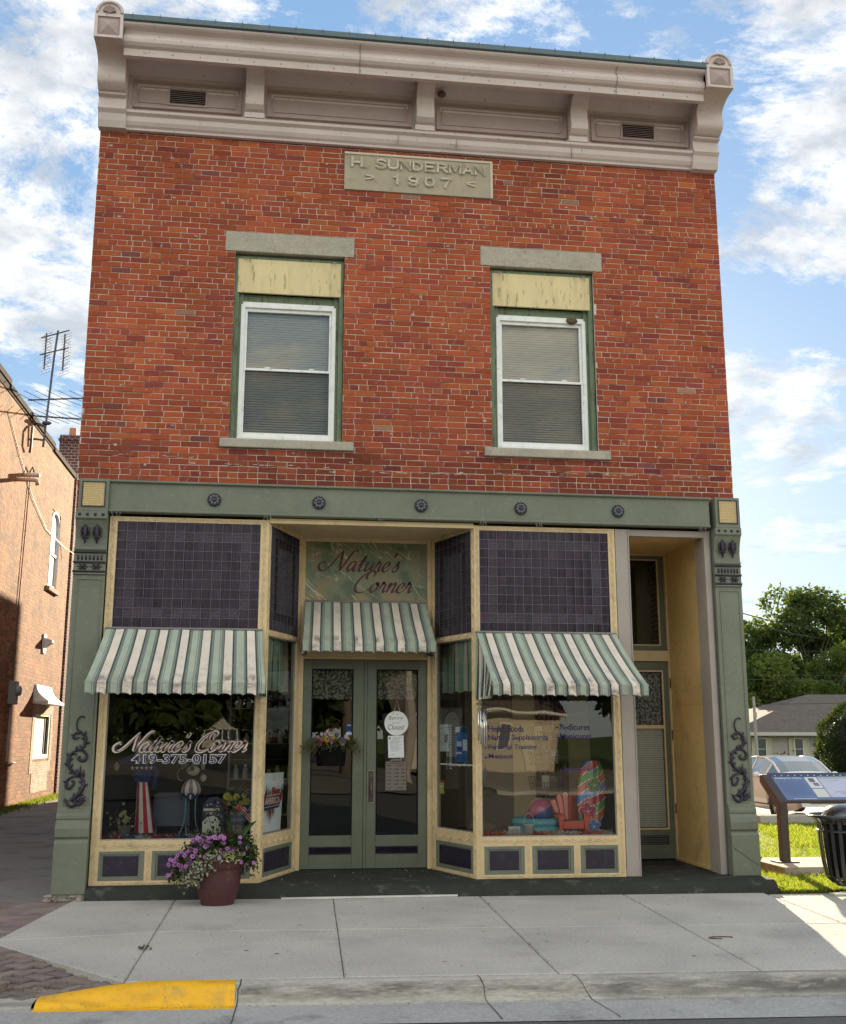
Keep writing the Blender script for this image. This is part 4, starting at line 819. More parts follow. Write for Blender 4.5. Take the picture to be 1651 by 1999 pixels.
m = MB(); m.pframe(P, 6.268, 7.235, 2.715, 3.955, (.3, .085, .075, .055), -.05, 0); sd_t = m.build('transom_window', DKGREEN, B)
m = MB(); m.pframe(P, 6.56, 7.158, 2.782, 3.908, .014, -.03, .006); m.build('trim', CREAM, sd_t); m = MB(); m.poly([P(6.56, 2.79, -.02), P(7.15, 2.79, -.02), P(7.15, 3.9, -.02), P(6.56, 3.9, -.02)]); m.build('glass', DOORGLASS, sd_t)
m = MB(); m.pframe(P, 6.268, 7.235, .145, 2.575, (.3, .075, .36, .12), -.05, 0); sd = m.build('side_door', DKGREEN, B, bevel=.003)
m = MB(); m.pframe(P, 6.56, 7.17, .495, 2.465, .018, -.03, .006); m.pbox(P, 6.57, 7.155, 1.73, 1.775, -.03, .006); m.build('trim', CREAM, sd)
m = MB(); m.poly([P(6.56, .5, -.02), P(7.16, .5, -.02), P(7.16, 2.45, -.02), P(6.56, 2.45, -.02)]); m.build('glass', GLASS('side_door_glass', .8), sd)
m = MB(); m.pframe(P, 6.56, 7.15, .315, .425, .01, 0, .006)
for i in range(3): zc = .338 + i * .028; m.pbox(P, 6.57, 7.14, zc, zc + .012, 0, .012)
m.build('louvre', PURPLE, sd)
m = MB(); z = .52
while z < 1.72: m.poly([P(6.57, z, -.06), P(7.15, z, -.06), P(7.15, z + .024, -.045), P(6.57, z + .024, -.045)]); z += .0275
for xx in (6.72, 7.0): m.pbox(P, xx, xx + .003, .52, 1.73, -.045, -.044, (.5, .5, .5))
m.build('blind', MAT('white_mini_blind', (.70, .67, .61), .6, var=.05), sd)
m = MB(); rows = [[P(6.57 + .585 * i / 60, zz, -.06 + .012 * sin(i * .9)) for i in range(61)] for zz in (1.78, 2.0, 2.2, 2.44)]; m.sheet(rows)
LACE = MAT('lace', (.35, .34, .31), .9, var=0); t_ = LACE.node_tree; pr2 = [n for n in t_.nodes if n.type == 'BSDF_PRINCIPLED'][0]; nz = nn(t_, 'ShaderNodeTexNoise'); gg = nn(t_, 'ShaderNodeNewGeometry'); t_.links.new(gg.outputs['Position'], nz.inputs['Vector']); nz.inputs['Scale'].default_value = 34; nz.inputs['Detail'].default_value = 3; t_.links.new(math_n(t_, 'MULTIPLY_ADD', math_n(t_, 'GREATER_THAN', nz.outputs[0], .5), .62, .22), pr2.inputs['Alpha'])
m.build('lace_curtain', LACE, sd)
for g0_, g1_, dd in ((2.662, 3.157, dl), (3.434, 3.936, dr)):
    m = MB(); m.sheet([[FP(1.04)(g0_ + (g1_ - g0_) * i / 50, zz + (.012 * abs(sin(i * .5)) if zz < 2.1 else 0), -.07 + .012 * sin(i * .8)) for i in range(51)] for zz in (2.06, 2.2, 2.43)]); m.build('lace_curtain', LACE, dd)
m = MB()
for zc in (2.30, .75, 1.65): m.pbox(P, 7.238, 7.252, zc - .06, zc + .06, .0, .05)
m.build('hinge', BLACKM, sd); m = MB(); m.pbox(P, 6.3, 7.2, .5, 3.95, -.5, -.45); m.build('hall_backing', INT_DK, sd)
# step and floors
def kb(x): return -.17 - .045 * x
m = MB(); m.smooth = True; rows = []
for x in steps(.375, 7.61, 60):
    ez = 0 if not (2.2 < x < 4.3) else .5 * (1 - abs((x - 3.25) / 1.05) ** 4); y = kb(x) - (.03 if x > 7.4 else 0)
    rows.append([(x, y, -.02), (x, y - .0, .01), (x, y + .02, .06 - ez * .04), (x, y + .05, .095 - ez * .04), (x, y + .09, .118 - ez * .03), (x, y + .14 + ez * .1, .127 - ez * .02), (x, .4, .128), (x, 1.6, .129)])
m.sheet(rows); m.smooth = False; m.poly([rows[-1][i] for i in range(8)] + [(7.61, 1.6, -.02)]); st = m.build('step', STEPM, B)
m = MB()
m.box(2.35, 4.17, -.365, -.335, .004, .022); m.build('metal_edge_strip', MAT('aluminium_strip', (.7, .7, .68), .35, metal=.5), st)
m = MB(); m.box(6.5, 7.2, 1.0, 1.4, .129, .136); tag(m.build('doormat', MAT('doormat', (.03, .03, .03), .95), org=(6.85, 1.2, .129)), 'dark flat doormat inside the side doorway', 'mat')
m = MB()     # rubble at the foot of the left pilaster
for k in range(60):
    x, y = R.uniform(-.02, .42), R.uniform(-.2, -.06); s_ = R.uniform(.008, .035); m.ball((x, y, .0 + s_ * .3 + (.03 if y > -.12 else 0)), s_, 6, 4, sc=(R.uniform(.8, 1.6), 1, .7))
m.box(.03, .375, -.12, .3, -.05, .062); m.build('foundation', MAT('broken_foundation', (.30, .26, .22), .95, var=0.165, vscale=20, bump=.8, bscale=60, dirt=((.10, .08, .05), .8, 14, .5, .65)), B)
# interior shell
m = MB(); m.box(.31, 7.3, 6.0, 6.1, .1, 4.0); m.box(.30, .33, .05, 6, .1, 4.0); m.box(6.12, 6.25, .14, 6, .1, 4.0); m.box(.31, 7.3, .04, 6.1, 4.03, 4.06); m.build('interior_wall', INT_DK, B)
m = MB(); m.box(.31, 6.2, .06, 6, .09, .12); m.build('interior_floor', FLOORW, B)
m = MB()
for pts in ([(.35, .04), (2.06, .04), (2.46, .96), (2.46, 1.35), (.35, 1.35)], [(4.49, .04), (6.1, .04), (6.1, 1.35), (4.14, 1.35), (4.14, .96)]): m.prism(pts, lambda p, t: (p[0], p[1], t), .13, .555)
m.build('display_platform', FLOORW, B)
m = MB(); m.box(5.15, 6.12, 1.32, 1.36, .56, 3.9); m.build('partition', INT_BE, B)
m = MB(); m.box(4.15, 5.149, 1.34, 1.38, .56, 2.3); m.box(4.15, 5.1, 1.339, 1.34, 2.3, 3.9) ; m.build('partition', INT_BR, B)
m = MB(); rows = [[(5.42 + .42 * i / 30, 1.29 + .02 * sin(i * 1.3), z_) for i in range(31)] for z_ in (.9, 2.0, 2.8)]; m.sheet(rows, colf=lambda i, j: (.05, .015, .025) if j % 4 else (.14, .08, .09)); m.build('drape', CLOTH, B)
m = MB()
for i in range(5): m.box(1.75 + 0, 2.4, 1.5, 1.8, 1.0 + i * .35, 1.01 + i * .35)
m.build('shelf', INT_BR, B)
# ------------------------------------------------------------------ awnings
def awning(name, label, x0, x1, yb, zt, yf, zf, fl, fr, val, side_l, side_r, group=None, nper=7.2, ph=.0):
    o = thing(name, label, 'awning', ((x0 + x1) / 2, yb, zf), group=group)
    mint, teal, dk, cream = (.34, .375, .30), (.155, .185, .16), (.05, .058, .052), (.64, .55, .47)
    seq = [(.00, .10, teal), (.10, .13, mint), (.13, .145, teal), (.145, .36, mint), (.36, .38, teal), (.38, .42, mint), (.42, .52, teal), (.52, .575, dk), (.575, .93, cream), (.93, 1.0, dk)]
    def stripe(u):
        q = (u * nper + ph) % 1
        for a, b, c in seq:
            if a <= q < b: return c
        return mint
    NX = 200; rows = []; T = [0, .08, .16, .24, .32, .4, .48, .56, .64, .70, .75, .79, .82, .85, .875, .9, .92, .94, .96, .98, 1.0]; NV = len(T)
    def pt(u, t):
        sag = -.022 * sin(pi * t) * (1 + .25 * sin(u * 40)); wob = .004 * sin(u * 23 + t * 3) + .010 * mnoise.noise((u * 9, t * 3, x0)) + .004 * mnoise.noise((u * 30, t * 9, x0))
        x = x0 + (x1 - x0) * u + (fl * (1 - u) + fr * u) * t
        return (x, yb + (yf - yb) * t + wob, zt + (zf - zt) * t + sag)
    for t in T: rows.append([pt(i / NX, t) for i in range(NX + 1)])
    for k, t in enumerate((.08, .2, .32, .44, .56, .68, .8, .9, 1.0)):
        r = []
        for i in range(NX + 1):
            u = i / NX; b = pt(u, 1); s = sin(u * nper * 2 * pi * 1.0 + 1.2); sc = (.030 * abs(s) if t == 1 else 0); w_ = .012 * sin(u * nper * 2 * pi * 1.0 + .5) * t + .006 * sin(u * 61)
            r.append((b[0], b[1] - .01 * t + w_ , b[2] - val * t + sc))
        rows.append(r)
    m = MB(); m.smooth = True
    def cf(i, j):
        c = stripe((j + .5) / NX); k = 1.0
        tt = T[i] if i < NV else 1 + (i - NV + 1) / 9
        f = max(0, 1 - abs(tt - .93) / .13) * 1.0 + (.55 if tt > 1 else 0)      # soot along the front bar and down the drop
        if f > 0:
            n = mnoise.noise((j * .07, tt * 3, x0)) + .6 * mnoise.noise((j * .31, tt * 14, x0)) + .3 * mnoise.noise((j * .9, tt * 50, x0)); k = 1 - max(0, min(.6, (.30 + n * 1.0) * min(1, f))) * (1.0 if c == cream else .30)
        k *= 1 + .06 * mnoise.noise((j * .05, tt * 2.5, x0 + 3))
        return tuple(v * k for v in c)
    m.sheet(rows, colf=cf); m.build('canopy', AWN, o)
    for sd, on in ((0, side_l), (1, side_r)):
        if not on: continue
        m = MB(); m.smooth = True; A = Vector(pt(sd, 0)); Bt = Vector(pt(sd, 1)); n = 30; rows = []
        for t in (0, .15, .3, .45, .6, .75, .9, 1.0):
            r = []
            for i in range(n + 1):
                q = i / n; y = A.y + (Bt.y - A.y) * q; ztop = A.z + (Bt.z - A.z) * q; zbot = zf - val - (.0) + .02 * sin(i * 1.4)
                yy = A.y + (Bt.y - A.y) * q * (1 - .12 * t); x = A.x + (Bt.x - A.x) * q + (.028 * sin(i * 1.9) * t * (1 if sd else -1))
                r.append((x, yy, ztop + (zbot - ztop) * t))
            rows.append(r)
        m.sheet(rows, colf=lambda i, j: stripe(j / n * .42)); m.build('side_curtain', AWN, o)
    m = MB(); m.tube([Vector(pt(0, 1)) + Vector((0, .03, -.03)), Vector(pt(1, 1)) + Vector((0, .03, -.03))], .012, 8, (.5, .5, .5))
    for sd in (0, 1): a_ = Vector(pt(sd, 1)); m.tube([a_ + Vector((0, 0, -.01)), Vector((a_.x - (fl if sd == 0 else fr), yb, zf - .02))], .010, 6, (.5, .5, .5))
    m.tube([(x0 - .01, yb - .005, zt + .006), (x1 + .01, yb - .005, zt + .006)], .012, 6, (.55, .54, .5)); m.build('frame_tube', GREYM, o)
    return o
awning('awning', 'wide green and cream striped awning over the left display window', .415, 2.075, -.045, 2.765, -.80, 2.17, -.06, .055, .135, False, True, 'striped shop awnings', ph=.10)
awning('awning', 'wide green and cream striped awning over the right display window beside the taupe column', 4.452, 6.065, -.045, 2.775, -.80, 2.17, .03, .10, .13, True, False, 'striped shop awnings', ph=.12)
awning('awning', 'small green and cream striped awning over the double entrance door', 2.565, 4.015, .96, 3.215, .45, 2.70, -.035, .05, .13, True, True, 'striped shop awnings', nper=6.25, ph=.15)
def valance(name, P, u0, u1, label):
    m = MB(); m.smooth = True; N = 60; mint, dk, cream = (.20, .28, .21), (.05, .07, .06), (.42, .37, .31)
    rows = [[P(u0 + (u1 - u0) * i / N, 2.72 - (2.72 - z_) * 1.0 + (.022 * abs(sin(i / N * pi * 4)) if z_ < 2.2 else 0), -.10 + .018 * sin(i * .7) * (1 if z_ < 2.6 else .4)) for i in range(N + 1)] for z_ in (2.72, 2.6, 2.45, 2.3, 2.12)]
    m.sheet(rows, colf=lambda i, j: cream if (j % 15) in (7, 8, 9, 10) else (dk if (j % 15) in (6, 11) else mint)); o = m.build(name, AWN, org=P((u0 + u1) / 2, 2.72, -.1)); return tag(o, label, 'valance', 'striped valances inside the entrance windows')
valance('window_valance', PL, .08, LL - .09, 'striped valance inside the angled window left of the entrance door')
valance('window_valance', PR, .09, LR - .08, 'striped valance inside the angled window right of the entrance door')
# name board above the door -------------------------------------------
sg = thing('name_board', 'green marbled sign board with dark script shop name above the entrance door', 'sign', (3.29, 1.03, 3.6))
def marble(name):
    m = bpy.data.materials.new(name); m.use_nodes = True; t = m.node_tree; p = t.nodes['Principled BSDF']; p.inputs['Roughness'].default_value = .45
    g = nn(t, 'ShaderNodeNewGeometry'); mp_ = nn(t, 'ShaderNodeMapping'); t.links.new(g.outputs['Position'], mp_.inputs[0]); mp_.inputs['Rotation'].default_value = (0, radians(-38), 0)
    n = nn(t, 'ShaderNodeTexNoise'); t.links.new(mp_.outputs[0], n.inputs[0]); n.inputs['Scale'].default_value = 4; n.inputs['Detail'].default_value = 8
    r = nn(t, 'ShaderNodeValToRGB'); t.links.new(n.outputs[0], r.inputs[0]); e = r.color_ramp.elements; e[0].position = .35; e[0].color = (.085, .13, .07, 1); e[1].position = .65; e[1].color = (.27, .20, .11, 1); q = e.new(.5); q.color = (.19, .21, .12, 1)
    n2_ = nn(t, 'ShaderNodeTexNoise'); mp2 = nn(t, 'ShaderNodeMapping'); t.links.new(mp_.outputs[0], mp2.inputs[0]); mp2.inputs['Scale'].default_value = (.9, 1, 4.2); t.links.new(mp2.outputs[0], n2_.inputs[0]); n2_.inputs['Scale'].default_value = 1.1; n2_.inputs['Detail'].default_value = 5; n2_.inputs['Distortion'].default_value = .6
    v = math_n(t, 'ABSOLUTE', math_n(t, 'SUBTRACT', n2_.outputs[0], .5)); vv = math_n(t, 'LESS_THAN', v, .006)
    mx_ = nn(t, 'ShaderNodeMix', data_type='RGBA'); t.links.new(math_n(t, 'MULTIPLY', vv, .7), mx_.inputs[0]); t.links.new(r.outputs[0], mx_.inputs[6]); mx_.inputs[7].default_value = (.55, .52, .42, 1)
    a = nn(t, 'ShaderNodeAttribute'); a.attribute_name = 'tint'; mm = nn(t, 'ShaderNodeMix', data_type='RGBA', blend_type='MULTIPLY'); mm.inputs[0].default_value = 1; t.links.new(mx_.outputs[2], mm.inputs[6]); t.links.new(a.outputs['Color'], mm.inputs[7])
    t.links.new(mm.outputs[2], p.inputs['Base Color']); return m
m = MB(); P = FP(1.015); a_, b_, c_, d_ = 2.556, 4.04, 3.225, 3.955; i_ = .085
q = [(a_, c_), (b_, c_), (b_, d_), (a_, d_)]; r_ = [(a_ + i_, c_ + i_), (b_ - i_, c_ + i_), (b_ - i_, d_ - i_), (a_ + i_, d_ - i_)]
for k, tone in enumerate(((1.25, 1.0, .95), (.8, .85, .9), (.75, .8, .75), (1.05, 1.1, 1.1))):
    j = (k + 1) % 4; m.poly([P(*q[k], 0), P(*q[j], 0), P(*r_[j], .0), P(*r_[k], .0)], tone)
m.poly([P(*p_, 0) for p_ in r_]); m.box(a_, b_, 1.016, 1.0295, c_, d_)
m.build('painted_board', marble('painted_marble'), sg)
m = MB(); script(m, "Nature's", P, 2.72, 3.70, 3.60, .118, .003, wmin=.10, wmax=.30, col=(.10, .018, .03)); script(m, 'Corner', P, 3.16, 3.86, 3.345, .118, .003, wmin=.10, wmax=.30, col=(.10, .018, .03)); m.build('lettering', DECAL, sg)
# lettering on the glass ------------------------------------------------
P = FP(.0045 - .03 + .03)
m = MB(); PG = FP(.001); cr_ = (.62, .50, .43)
script(m, "Nature's Corner", PG, .565, 1.955, 1.475, .092, .0, wmin=.30, wmax=.50, slant=.45, col=cr_, kern=.98); script(m, "Nature's Corner", PG, .578, 1.942, 1.478, .088, .004, wmin=.05, wmax=.26, slant=.45, col=(.05, .02, .045), kern=.98)
put_text(m, '419-375-0157', PG, .745, 1.735, 1.345, 1.445, 0, weight=.045, col=(.72, .68, .66)); put_text(m, '419-375-0157', PG, .755, 1.725, 1.352, 1.438, .004, weight=.008, col=(.045, .035, .10))
m.build('window_lettering', DECAL, gll)
m = MB(); vio = (.035, .022, .10)
for s_, x0_, x1_, z_, h in (('Health Foods', 4.585, 4.985, 1.68, .072), ('Natural Supplements', 4.585, 5.26, 1.575, .075), ('Personal Training', 4.585, 5.13, 1.475, .07), ('Massage', 4.585, 4.86, 1.375, .07), ('Pedicures', 5.40, 5.745, 1.70, .07), ('Manicures', 5.40, 5.76, 1.60, .066), ('Spray Tans', 5.43, 5.81, 1.235, .07)):
    put_text(m, s_, PG, x0_, x1_, z_, z_ + h, .002, weight=.014, col=vio); m.ball(PG(x0_ - .03, z_ + .03, .002), .011, 6, 4, vio, sc=(1, .2, 1))
m.build('window_lettering', DECAL, glr)
m = MB(); put_text(m, 'www.shoppingmall.com', PR, .16, .90, 1.298, 1.335, -.028, weight=.01, col=(.75, .73, .7)); m.build('window_lettering', DECAL, gsr)
# things on the doors ---------------------------------------------------
P = FP(1.04)
s_ = thing('closed_sign', 'round white sign reading Sorry we are Closed hung behind the right door glass', 'sign', (3.668, 1.03, 1.82)); c = (3.675, 1.785)
m = MB(); N = 40; m.prism([(c[0] + .143 * cos(2 * pi * i / N), c[1] + .143 * sin(2 * pi * i / N)) for i in range(N)], lambda p, t: P(p[0], p[1], t), -.016, -.008, (.80, .80, .78)); m.build('disc', TINT, s_)
m = MB(); put_text(m, 'Sorry', P, c[0] - .095, c[0] + .085, c[1] + .03, c[1] + .085, -.0075, shear=.3, weight=-.002, col=(.06, .06, .07)); put_text(m, 'we are', P, c[0] - .05, c[0] + .04, c[1] - .005, c[1] + .014, -.0075, shear=.3, col=(.4, .4, .4)); put_text(m, 'Closed', P, c[0] - .10, c[0] + .095, c[1] - .075, c[1] - .015, -.0075, shear=.3, weight=-.002, col=(.06, .06, .07)); m.build('lettering', DECAL, s_)
m = MB(); m.tube([P(c[0] - .03, c[1] + .13, -.01), P(c[0] + .005, 2.06, -.02), P(c[0] + .045, c[1] + .125, -.01)], .004, 5, (.5, .42, .3)); m.ball(P(c[0] - .035, c[1] + .115, -.012), .028, 8, 6, (.75, .70, .52), sc=(1, .3, .9)); m.ball(P(c[0] + .01, c[1] + .105, -.012), .02, 8, 6, (.60, .58, .42), sc=(1, .3, .9)); m.build('cord_and_bow', TINT, s_)
def paper(name, label, P, u0, u1, v0, v1, w, body, lines, tilt=0.0, cat='notice'):
    o = thing(name, label, cat, P((u0 + u1) / 2, v0, w)); cu, cv = (u0 + u1) / 2, (v0 + v1) / 2
    Q = lambda u, v, ww: P(cu + (u - cu) * cos(tilt) - (v - cv) * sin(tilt), cv + (u - cu) * sin(tilt) + (v - cv) * cos(tilt), ww + .004 * sin((v - v0) * 25))
    m = MB(); m.sheet([[Q(u0 + (u1 - u0) * i / 4, v0 + (v1 - v0) * j / 8, w) for i in range(5)] for j in range(9)], body); m.build('sheet', TINT, o)
    m = MB()
    for (a, b, c, d, col) in lines: m.poly([Q(u0 + (u1 - u0) * a, v0 + (v1 - v0) * c, w + .0012), Q(u0 + (u1 - u0) * b, v0 + (v1 - v0) * c, w + .0012), Q(u0 + (u1 - u0) * b, v0 + (v1 - v0) * d, w + .0012), Q(u0 + (u1 - u0) * a, v0 + (v1 - v0) * d, w + .0012)], col)
    m.build('print', DECAL, o); return o
gr = (.22, .22, .23)
L_ = [(.05, .18, .84, .94, (.2, .35, .12))] + [(.3 if k < 3 else .12 + .03 * (k % 2), .9 - .12 * (k % 3), .90 - k * .055, .913 - k * .055, gr) for k in range(12)] + [(.12, .4, .13, .145, gr)]
paper('notice', 'white printed letter taped to the right door glass below the round sign', P, 3.578, 3.765, 1.385, 1.64, -.014, (.80, .81, .82), L_, .03)
hs = thing('opening_hours', 'etched opening hours panel on the right door glass below the white letter', 'sign', (3.67, 1.04, 1.01))
m = MB(); br = (.035, .028, .026); u0, u1, v0, v1 = 3.545, 3.80, 1.005, 1.345; w = -.012
m.pframe(P, u0, u1, v0, v1, .005, w, w + .001, br); m.poly([P(u0 + .005, v0 + .005, w - .002), P(u1 - .005, v0 + .005, w - .002), P(u1 - .005, v1 - .005, w - .002), P(u0 + .005, v1 - .005, w - .002)], (.20, .165, .14))
m.prism([(u0 + .05 + .0775 * (1 - cos(pi * i / 10)), v1 - .003 + .035 * sin(pi * i / 10)) for i in range(11)], lambda p, t: P(p[0], p[1], t), w - .003, w - .001, (.20, .165, .14)); m.tube([P(u0 + .05 + .0775 * (1 - cos(pi * i / 12)), v1 - .003 + .035 * sin(pi * i / 12), w) for i in range(13)], .0025, 4, br)
put_text(m, 'HOURS', P, u0 + .08, u1 - .08, v1 - .018, v1 + .008, w, weight=.01, col=br); m.pbox(P, u0 + .012, u1 - .012, v1 - .030, v1 - .026, w, w + .001, br)
for k, (a, b) in enumerate((('MON', 'CLOSED'), ('TUE', '10AM - 5PM'), ('WED', '10AM - 5PM'), ('THU', '9AM - 4PM'), ('FRI', '10AM - 5PM'), ('SAT', '9AM - 1PM'), ('SUN', 'CLOSED'))):
    z_ = v1 - .062 - k * .0425; put_text(m, a, P, u0 + .02, u0 + .075, z_, z_ + .02, w, weight=.012, col=br); put_text(m, b, P, u0 + .115 + (.01 if b == 'CLOSED' else -.01), u1 - .022 - (.015 if b == 'CLOSED' else 0), z_, z_ + .02, w, weight=.012, col=br)
m.build('panel', DECAL, hs)
paper('window_sticker', 'small dark blue sticker in the upper right corner of the left door glass', P, 3.075, 3.148, 1.65, 1.785, -.014, (.012, .025, .08), [(.2, .8, .78, .86, (.3, .4, .6)), (.0, 1, 0, .2, (.55, .62, .66)), (.25, .75, .06, .3, (.12, .32, .60))], cat='sticker')
paper('round_sticker', 'small pale round window sticker behind the hanging basket flowers', P, 2.86, 2.93, 1.66, 1.72, -.014, (.25, .28, .28), [(.2, .8, .2, .8, (.05, .06, .06))], cat='sticker')
paper('information_sheet', 'white information sheet taped inside the angled window right of the doors', PR, .10, .315, 1.46, 1.77, -.055, (.62, .64, .63), [(.15, .25, .82, .9, (.1, .2, .2)), (.35, .9, .86, .88, gr), (.5, .9, .32, .62, (.22, .20, .21)), (.57, .83, .36, .58, (.66, .62, .62))] + [(.08, .45, .72 - k * .05, .735 - k * .05, gr) for k in range(11)], .02)
paper('flyer', 'blue flyer taped inside the angled window right of the doors', PR, .47, .745, 1.345, 1.74, -.055, (.035, .13, .35), [(.0, .38, .84, .99, (.6, .64, .66)), (.42, 1, .84, .99, (.012, .03, .12)), (.62, .98, .33, .64, (.55, .6, .66)), (.1, .5, .44, .58, (.6, .63, .68)), (.1, .55, .34, .42, (.03, .05, .2)), (.1, .55, .23, .28, (.6, .6, .62)), (.12, .88, .1, .12, (.02, .04, .12)), (.12, .88, .78, .8, (.02, .04, .12))], -.02)
paper('label_sheet', 'small red and yellow green sheet low in the angled window right of the doors', PR, .09, .21, .98, 1.13, -.05, (.5, .55, .12), [(.0, 1, .82, 1, (.45, .09, .04)), (.1, .9, .5, .75, (.6, .62, .55)), (.3, .9, .66, .7, (.05, .05, .05))])
m = MB()
for k in range(27): m.pbox(PR, .345, .362, 1.265 + k * .0188, 1.274 + k * .0188, -.05, -.046, (.75, .76, .74)); m.pbox(PR, .368, .39, 1.265 + k * .0188, 1.274 + k * .0188, -.05, -.046, (.75, .76, .74))
for k in range(11): m.pbox(PR, .27, .285, 1.262 + k * .0188, 1.27 + k * .0188, -.05, -.046, (.7, .7, .7))
tag(m.build('beaded_strip', TINT, org=PR(.36, 1.26, -.05)), 'white beaded strip hanging between the two sheets in the angled window', 'ornament')
# poster in the left angled window
po = thing('poster', 'white patriotic poster leaning in the angled window left of the doors', 'poster', PL(.35, .6, -.06))
def PQ(u, v, w): return PL(.09 + u * .60 + v * .12, .615 + v * .62 + u * .0, -.05 + w - v * .02)
m = MB(); m.sheet([[PQ(u / 4, v / 4, 0) for u in range(5)] for v in range(5)], (.70, .73, .76)); m.build('sheet', TINT, po)
m = MB(); rd, nb = (.32, .03, .025), (.02, .035, .12)
for k in range(46):
    t = radians(R.uniform(195, 345)); r0, r1 = R.uniform(.05, .12), R.uniform(.22, .36); cx, cy = .46, .44
    p0 = (cx + r0 * cos(t), cy + r0 * sin(t) * .9); p1 = (cx + r1 * cos(t), cy + r1 * sin(t) * .95); wd = .012; m.poly([PQ(p0[0] - wd, p0[1], .001), PQ(p0[0] + wd, p0[1], .001), PQ(p1[0], p1[1], .001)], R.choice([rd, rd, nb, (.45, .25, .12), (.5, .12, .06)]))
for k in range(24): t = R.uniform(0, pi); r0 = R.uniform(.05, .13); m.poly([PQ(.5 + r0 * cos(t) * 1.2, .82 + r0 * sin(t), .001), PQ(.51 + r0 * cos(t) * 1.2, .83 + r0 * sin(t), .001), PQ(.505 + r0 * cos(t) * 1.2, .845 + r0 * sin(t), .001)], R.choice([rd, nb, gr]))
for sx in (0, 1): bx = .08 + sx * .76; m.poly([PQ(bx, .50, .001), PQ(bx + .13, .50, .001), PQ(bx + .16, .68, .001), PQ(bx + .03, .64, .001)], rd); m.poly([PQ(bx + .05, .64, .0015), PQ(bx + .13, .66, .0015), PQ(bx + .12, .82, .0015)], nb)
put_text(m, 'God', PQ, .22, .42, .615, .73, .002, weight=.04, shear=.3, col=(.05, .04, .04)); put_text(m, 'Bless', PQ, .43, .86, .62, .75, .002, weight=.06, shear=.2, col=rd)
m.poly([PQ(.10, .42, .0015), PQ(.90, .44, .0015), PQ(.90, .61, .0015), PQ(.12, .60, .0015)], nb); put_text(m, 'AMERICA', PQ, .13, .88, .46, .585, .003, weight=.06, col=(.70, .45, .40)); m.poly([PQ(.14, .36, .002), PQ(.86, .39, .002), PQ(.88, .43, .002), PQ(.12, .41, .002)], (.04, .02, .03))
m.build('print', DECAL, po)
# hanging basket on the left door ---------------------------------------
hb = thing('hanging_basket', 'black wicker basket of mixed artificial flowers hanging on the left door', 'flower basket', (2.90, .97, 1.30))
m = MB(); m.smooth = True
def bk(u, v, e=0):      # front bulge of the basket
    return (2.90 + u * (.155 + .025 * v), 1.02 - (.10 + .02 * v) * sqrt(max(0, 1 - (u * .98) ** 4)) - e, 1.295 + .26 * v)
m.sheet([[bk(-1 + 2 * i / 24, v / 10) for i in range(25)] for v in range(11)]); m.sheet([[bk(-1 + 2 * i / 24, 0) for i in range(25)], [(2.90 + (-1 + 2 * i / 24) * .15, 1.02, 1.295) for i in range(25)]])
for k in range(15): m.tube([bk(-1 + 2 * i / 24, (k + .5) / 15, .003 + .004 * ((i + k) % 2)) for i in range(25)], .0075, 4)
for i in range(17): m.tube([bk(-.98 + 1.96 * i / 16, v / 4, .002) for v in range(5)], .006, 4)
m.tube([bk(-1 + 2 * i / 24, 1.0, .004) for i in range(25)], .013, 6); m.build('wicker', WICK, hb)
m = MB()
def spray(m, base, d, l, r, col, droop=.3):
    b = Vector(base); d = Vector(d).normalized(); p = [b + d * l * t - Vector((0, 0, droop * l * t * t)) for t in (0, .35, .7, 1)]; m.tube(p, [r, r * .8, r * .6, r * .3], 3, col); return p[-1]
for k in range(150):
    a = R.uniform(-1, 1); base = (2.90 + a * .16, .97, 1.56); e = spray(m, base, (a * 1.6 + R.gauss(0, .4), -.35 - R.random() * .3, R.uniform(-.1, 1.1)), R.uniform(.08, .24), .0028, R.choice([(.10, .13, .05), (.16, .15, .08), (.25, .22, .12), (.08, .10, .04)]), .5)
    for q in range(3): m.leaf(e, (R.uniform(-1, 1), R.uniform(-1, .3), R.uniform(-1, 1)), .014, .035, R.choice([(.07, .11, .04), (.12, .15, .06), (.2, .17, .1)]))
for k in range(40): spray(m, (3.03, .96, 1.58), (R.uniform(.6, 1.4), -.3, R.uniform(-.2, .7)), R.uniform(.12, .24), .0025, R.choice([(.40, .30, .10), (.5, .38, .14), (.3, .24, .1)]), .9)
for k in range(34): spray(m, (2.78, .96, 1.58), (R.uniform(-1.3, -.5), -.3, R.uniform(-.6, .9)), R.uniform(.10, .22), .0025, R.choice([(.35, .2, .15), (.3, .25, .2), (.22, .16, .1)]), .7)
m.build('filler_foliage', LEAFM, hb)
m = MB()
def bloom(m, c, r, col, cc, n=7, nrm=(0, -1, .15), cup=.25):
    nrm = Vector(nrm).normalized(); a = nrm.orthogonal().normalized(); b = nrm.cross(a); c = Vector(c); t0 = R.random() * 6
    for i in range(n):
        t = t0 + 2 * pi * i / n; d = a * cos(t) + b * sin(t); s = a * -sin(t) + b * cos(t); k = R.uniform(.85, 1.1); cc_ = tuple(q * k for q in col)
        i0 = m.vert(c); i1 = m.vert(c + d * r * .6 + s * r * pi / n * .85 + nrm * r * cup); i2 = m.vert(c + d * r + nrm * r * cup * .9); i3 = m.vert(c + d * r * .6 - s * r * pi / n * .85 + nrm * r * cup); m.face((i0, i1, i2, i3), cc_)
    m.ball(c + nrm * r * .1, r * .24, 6, 4, cc)
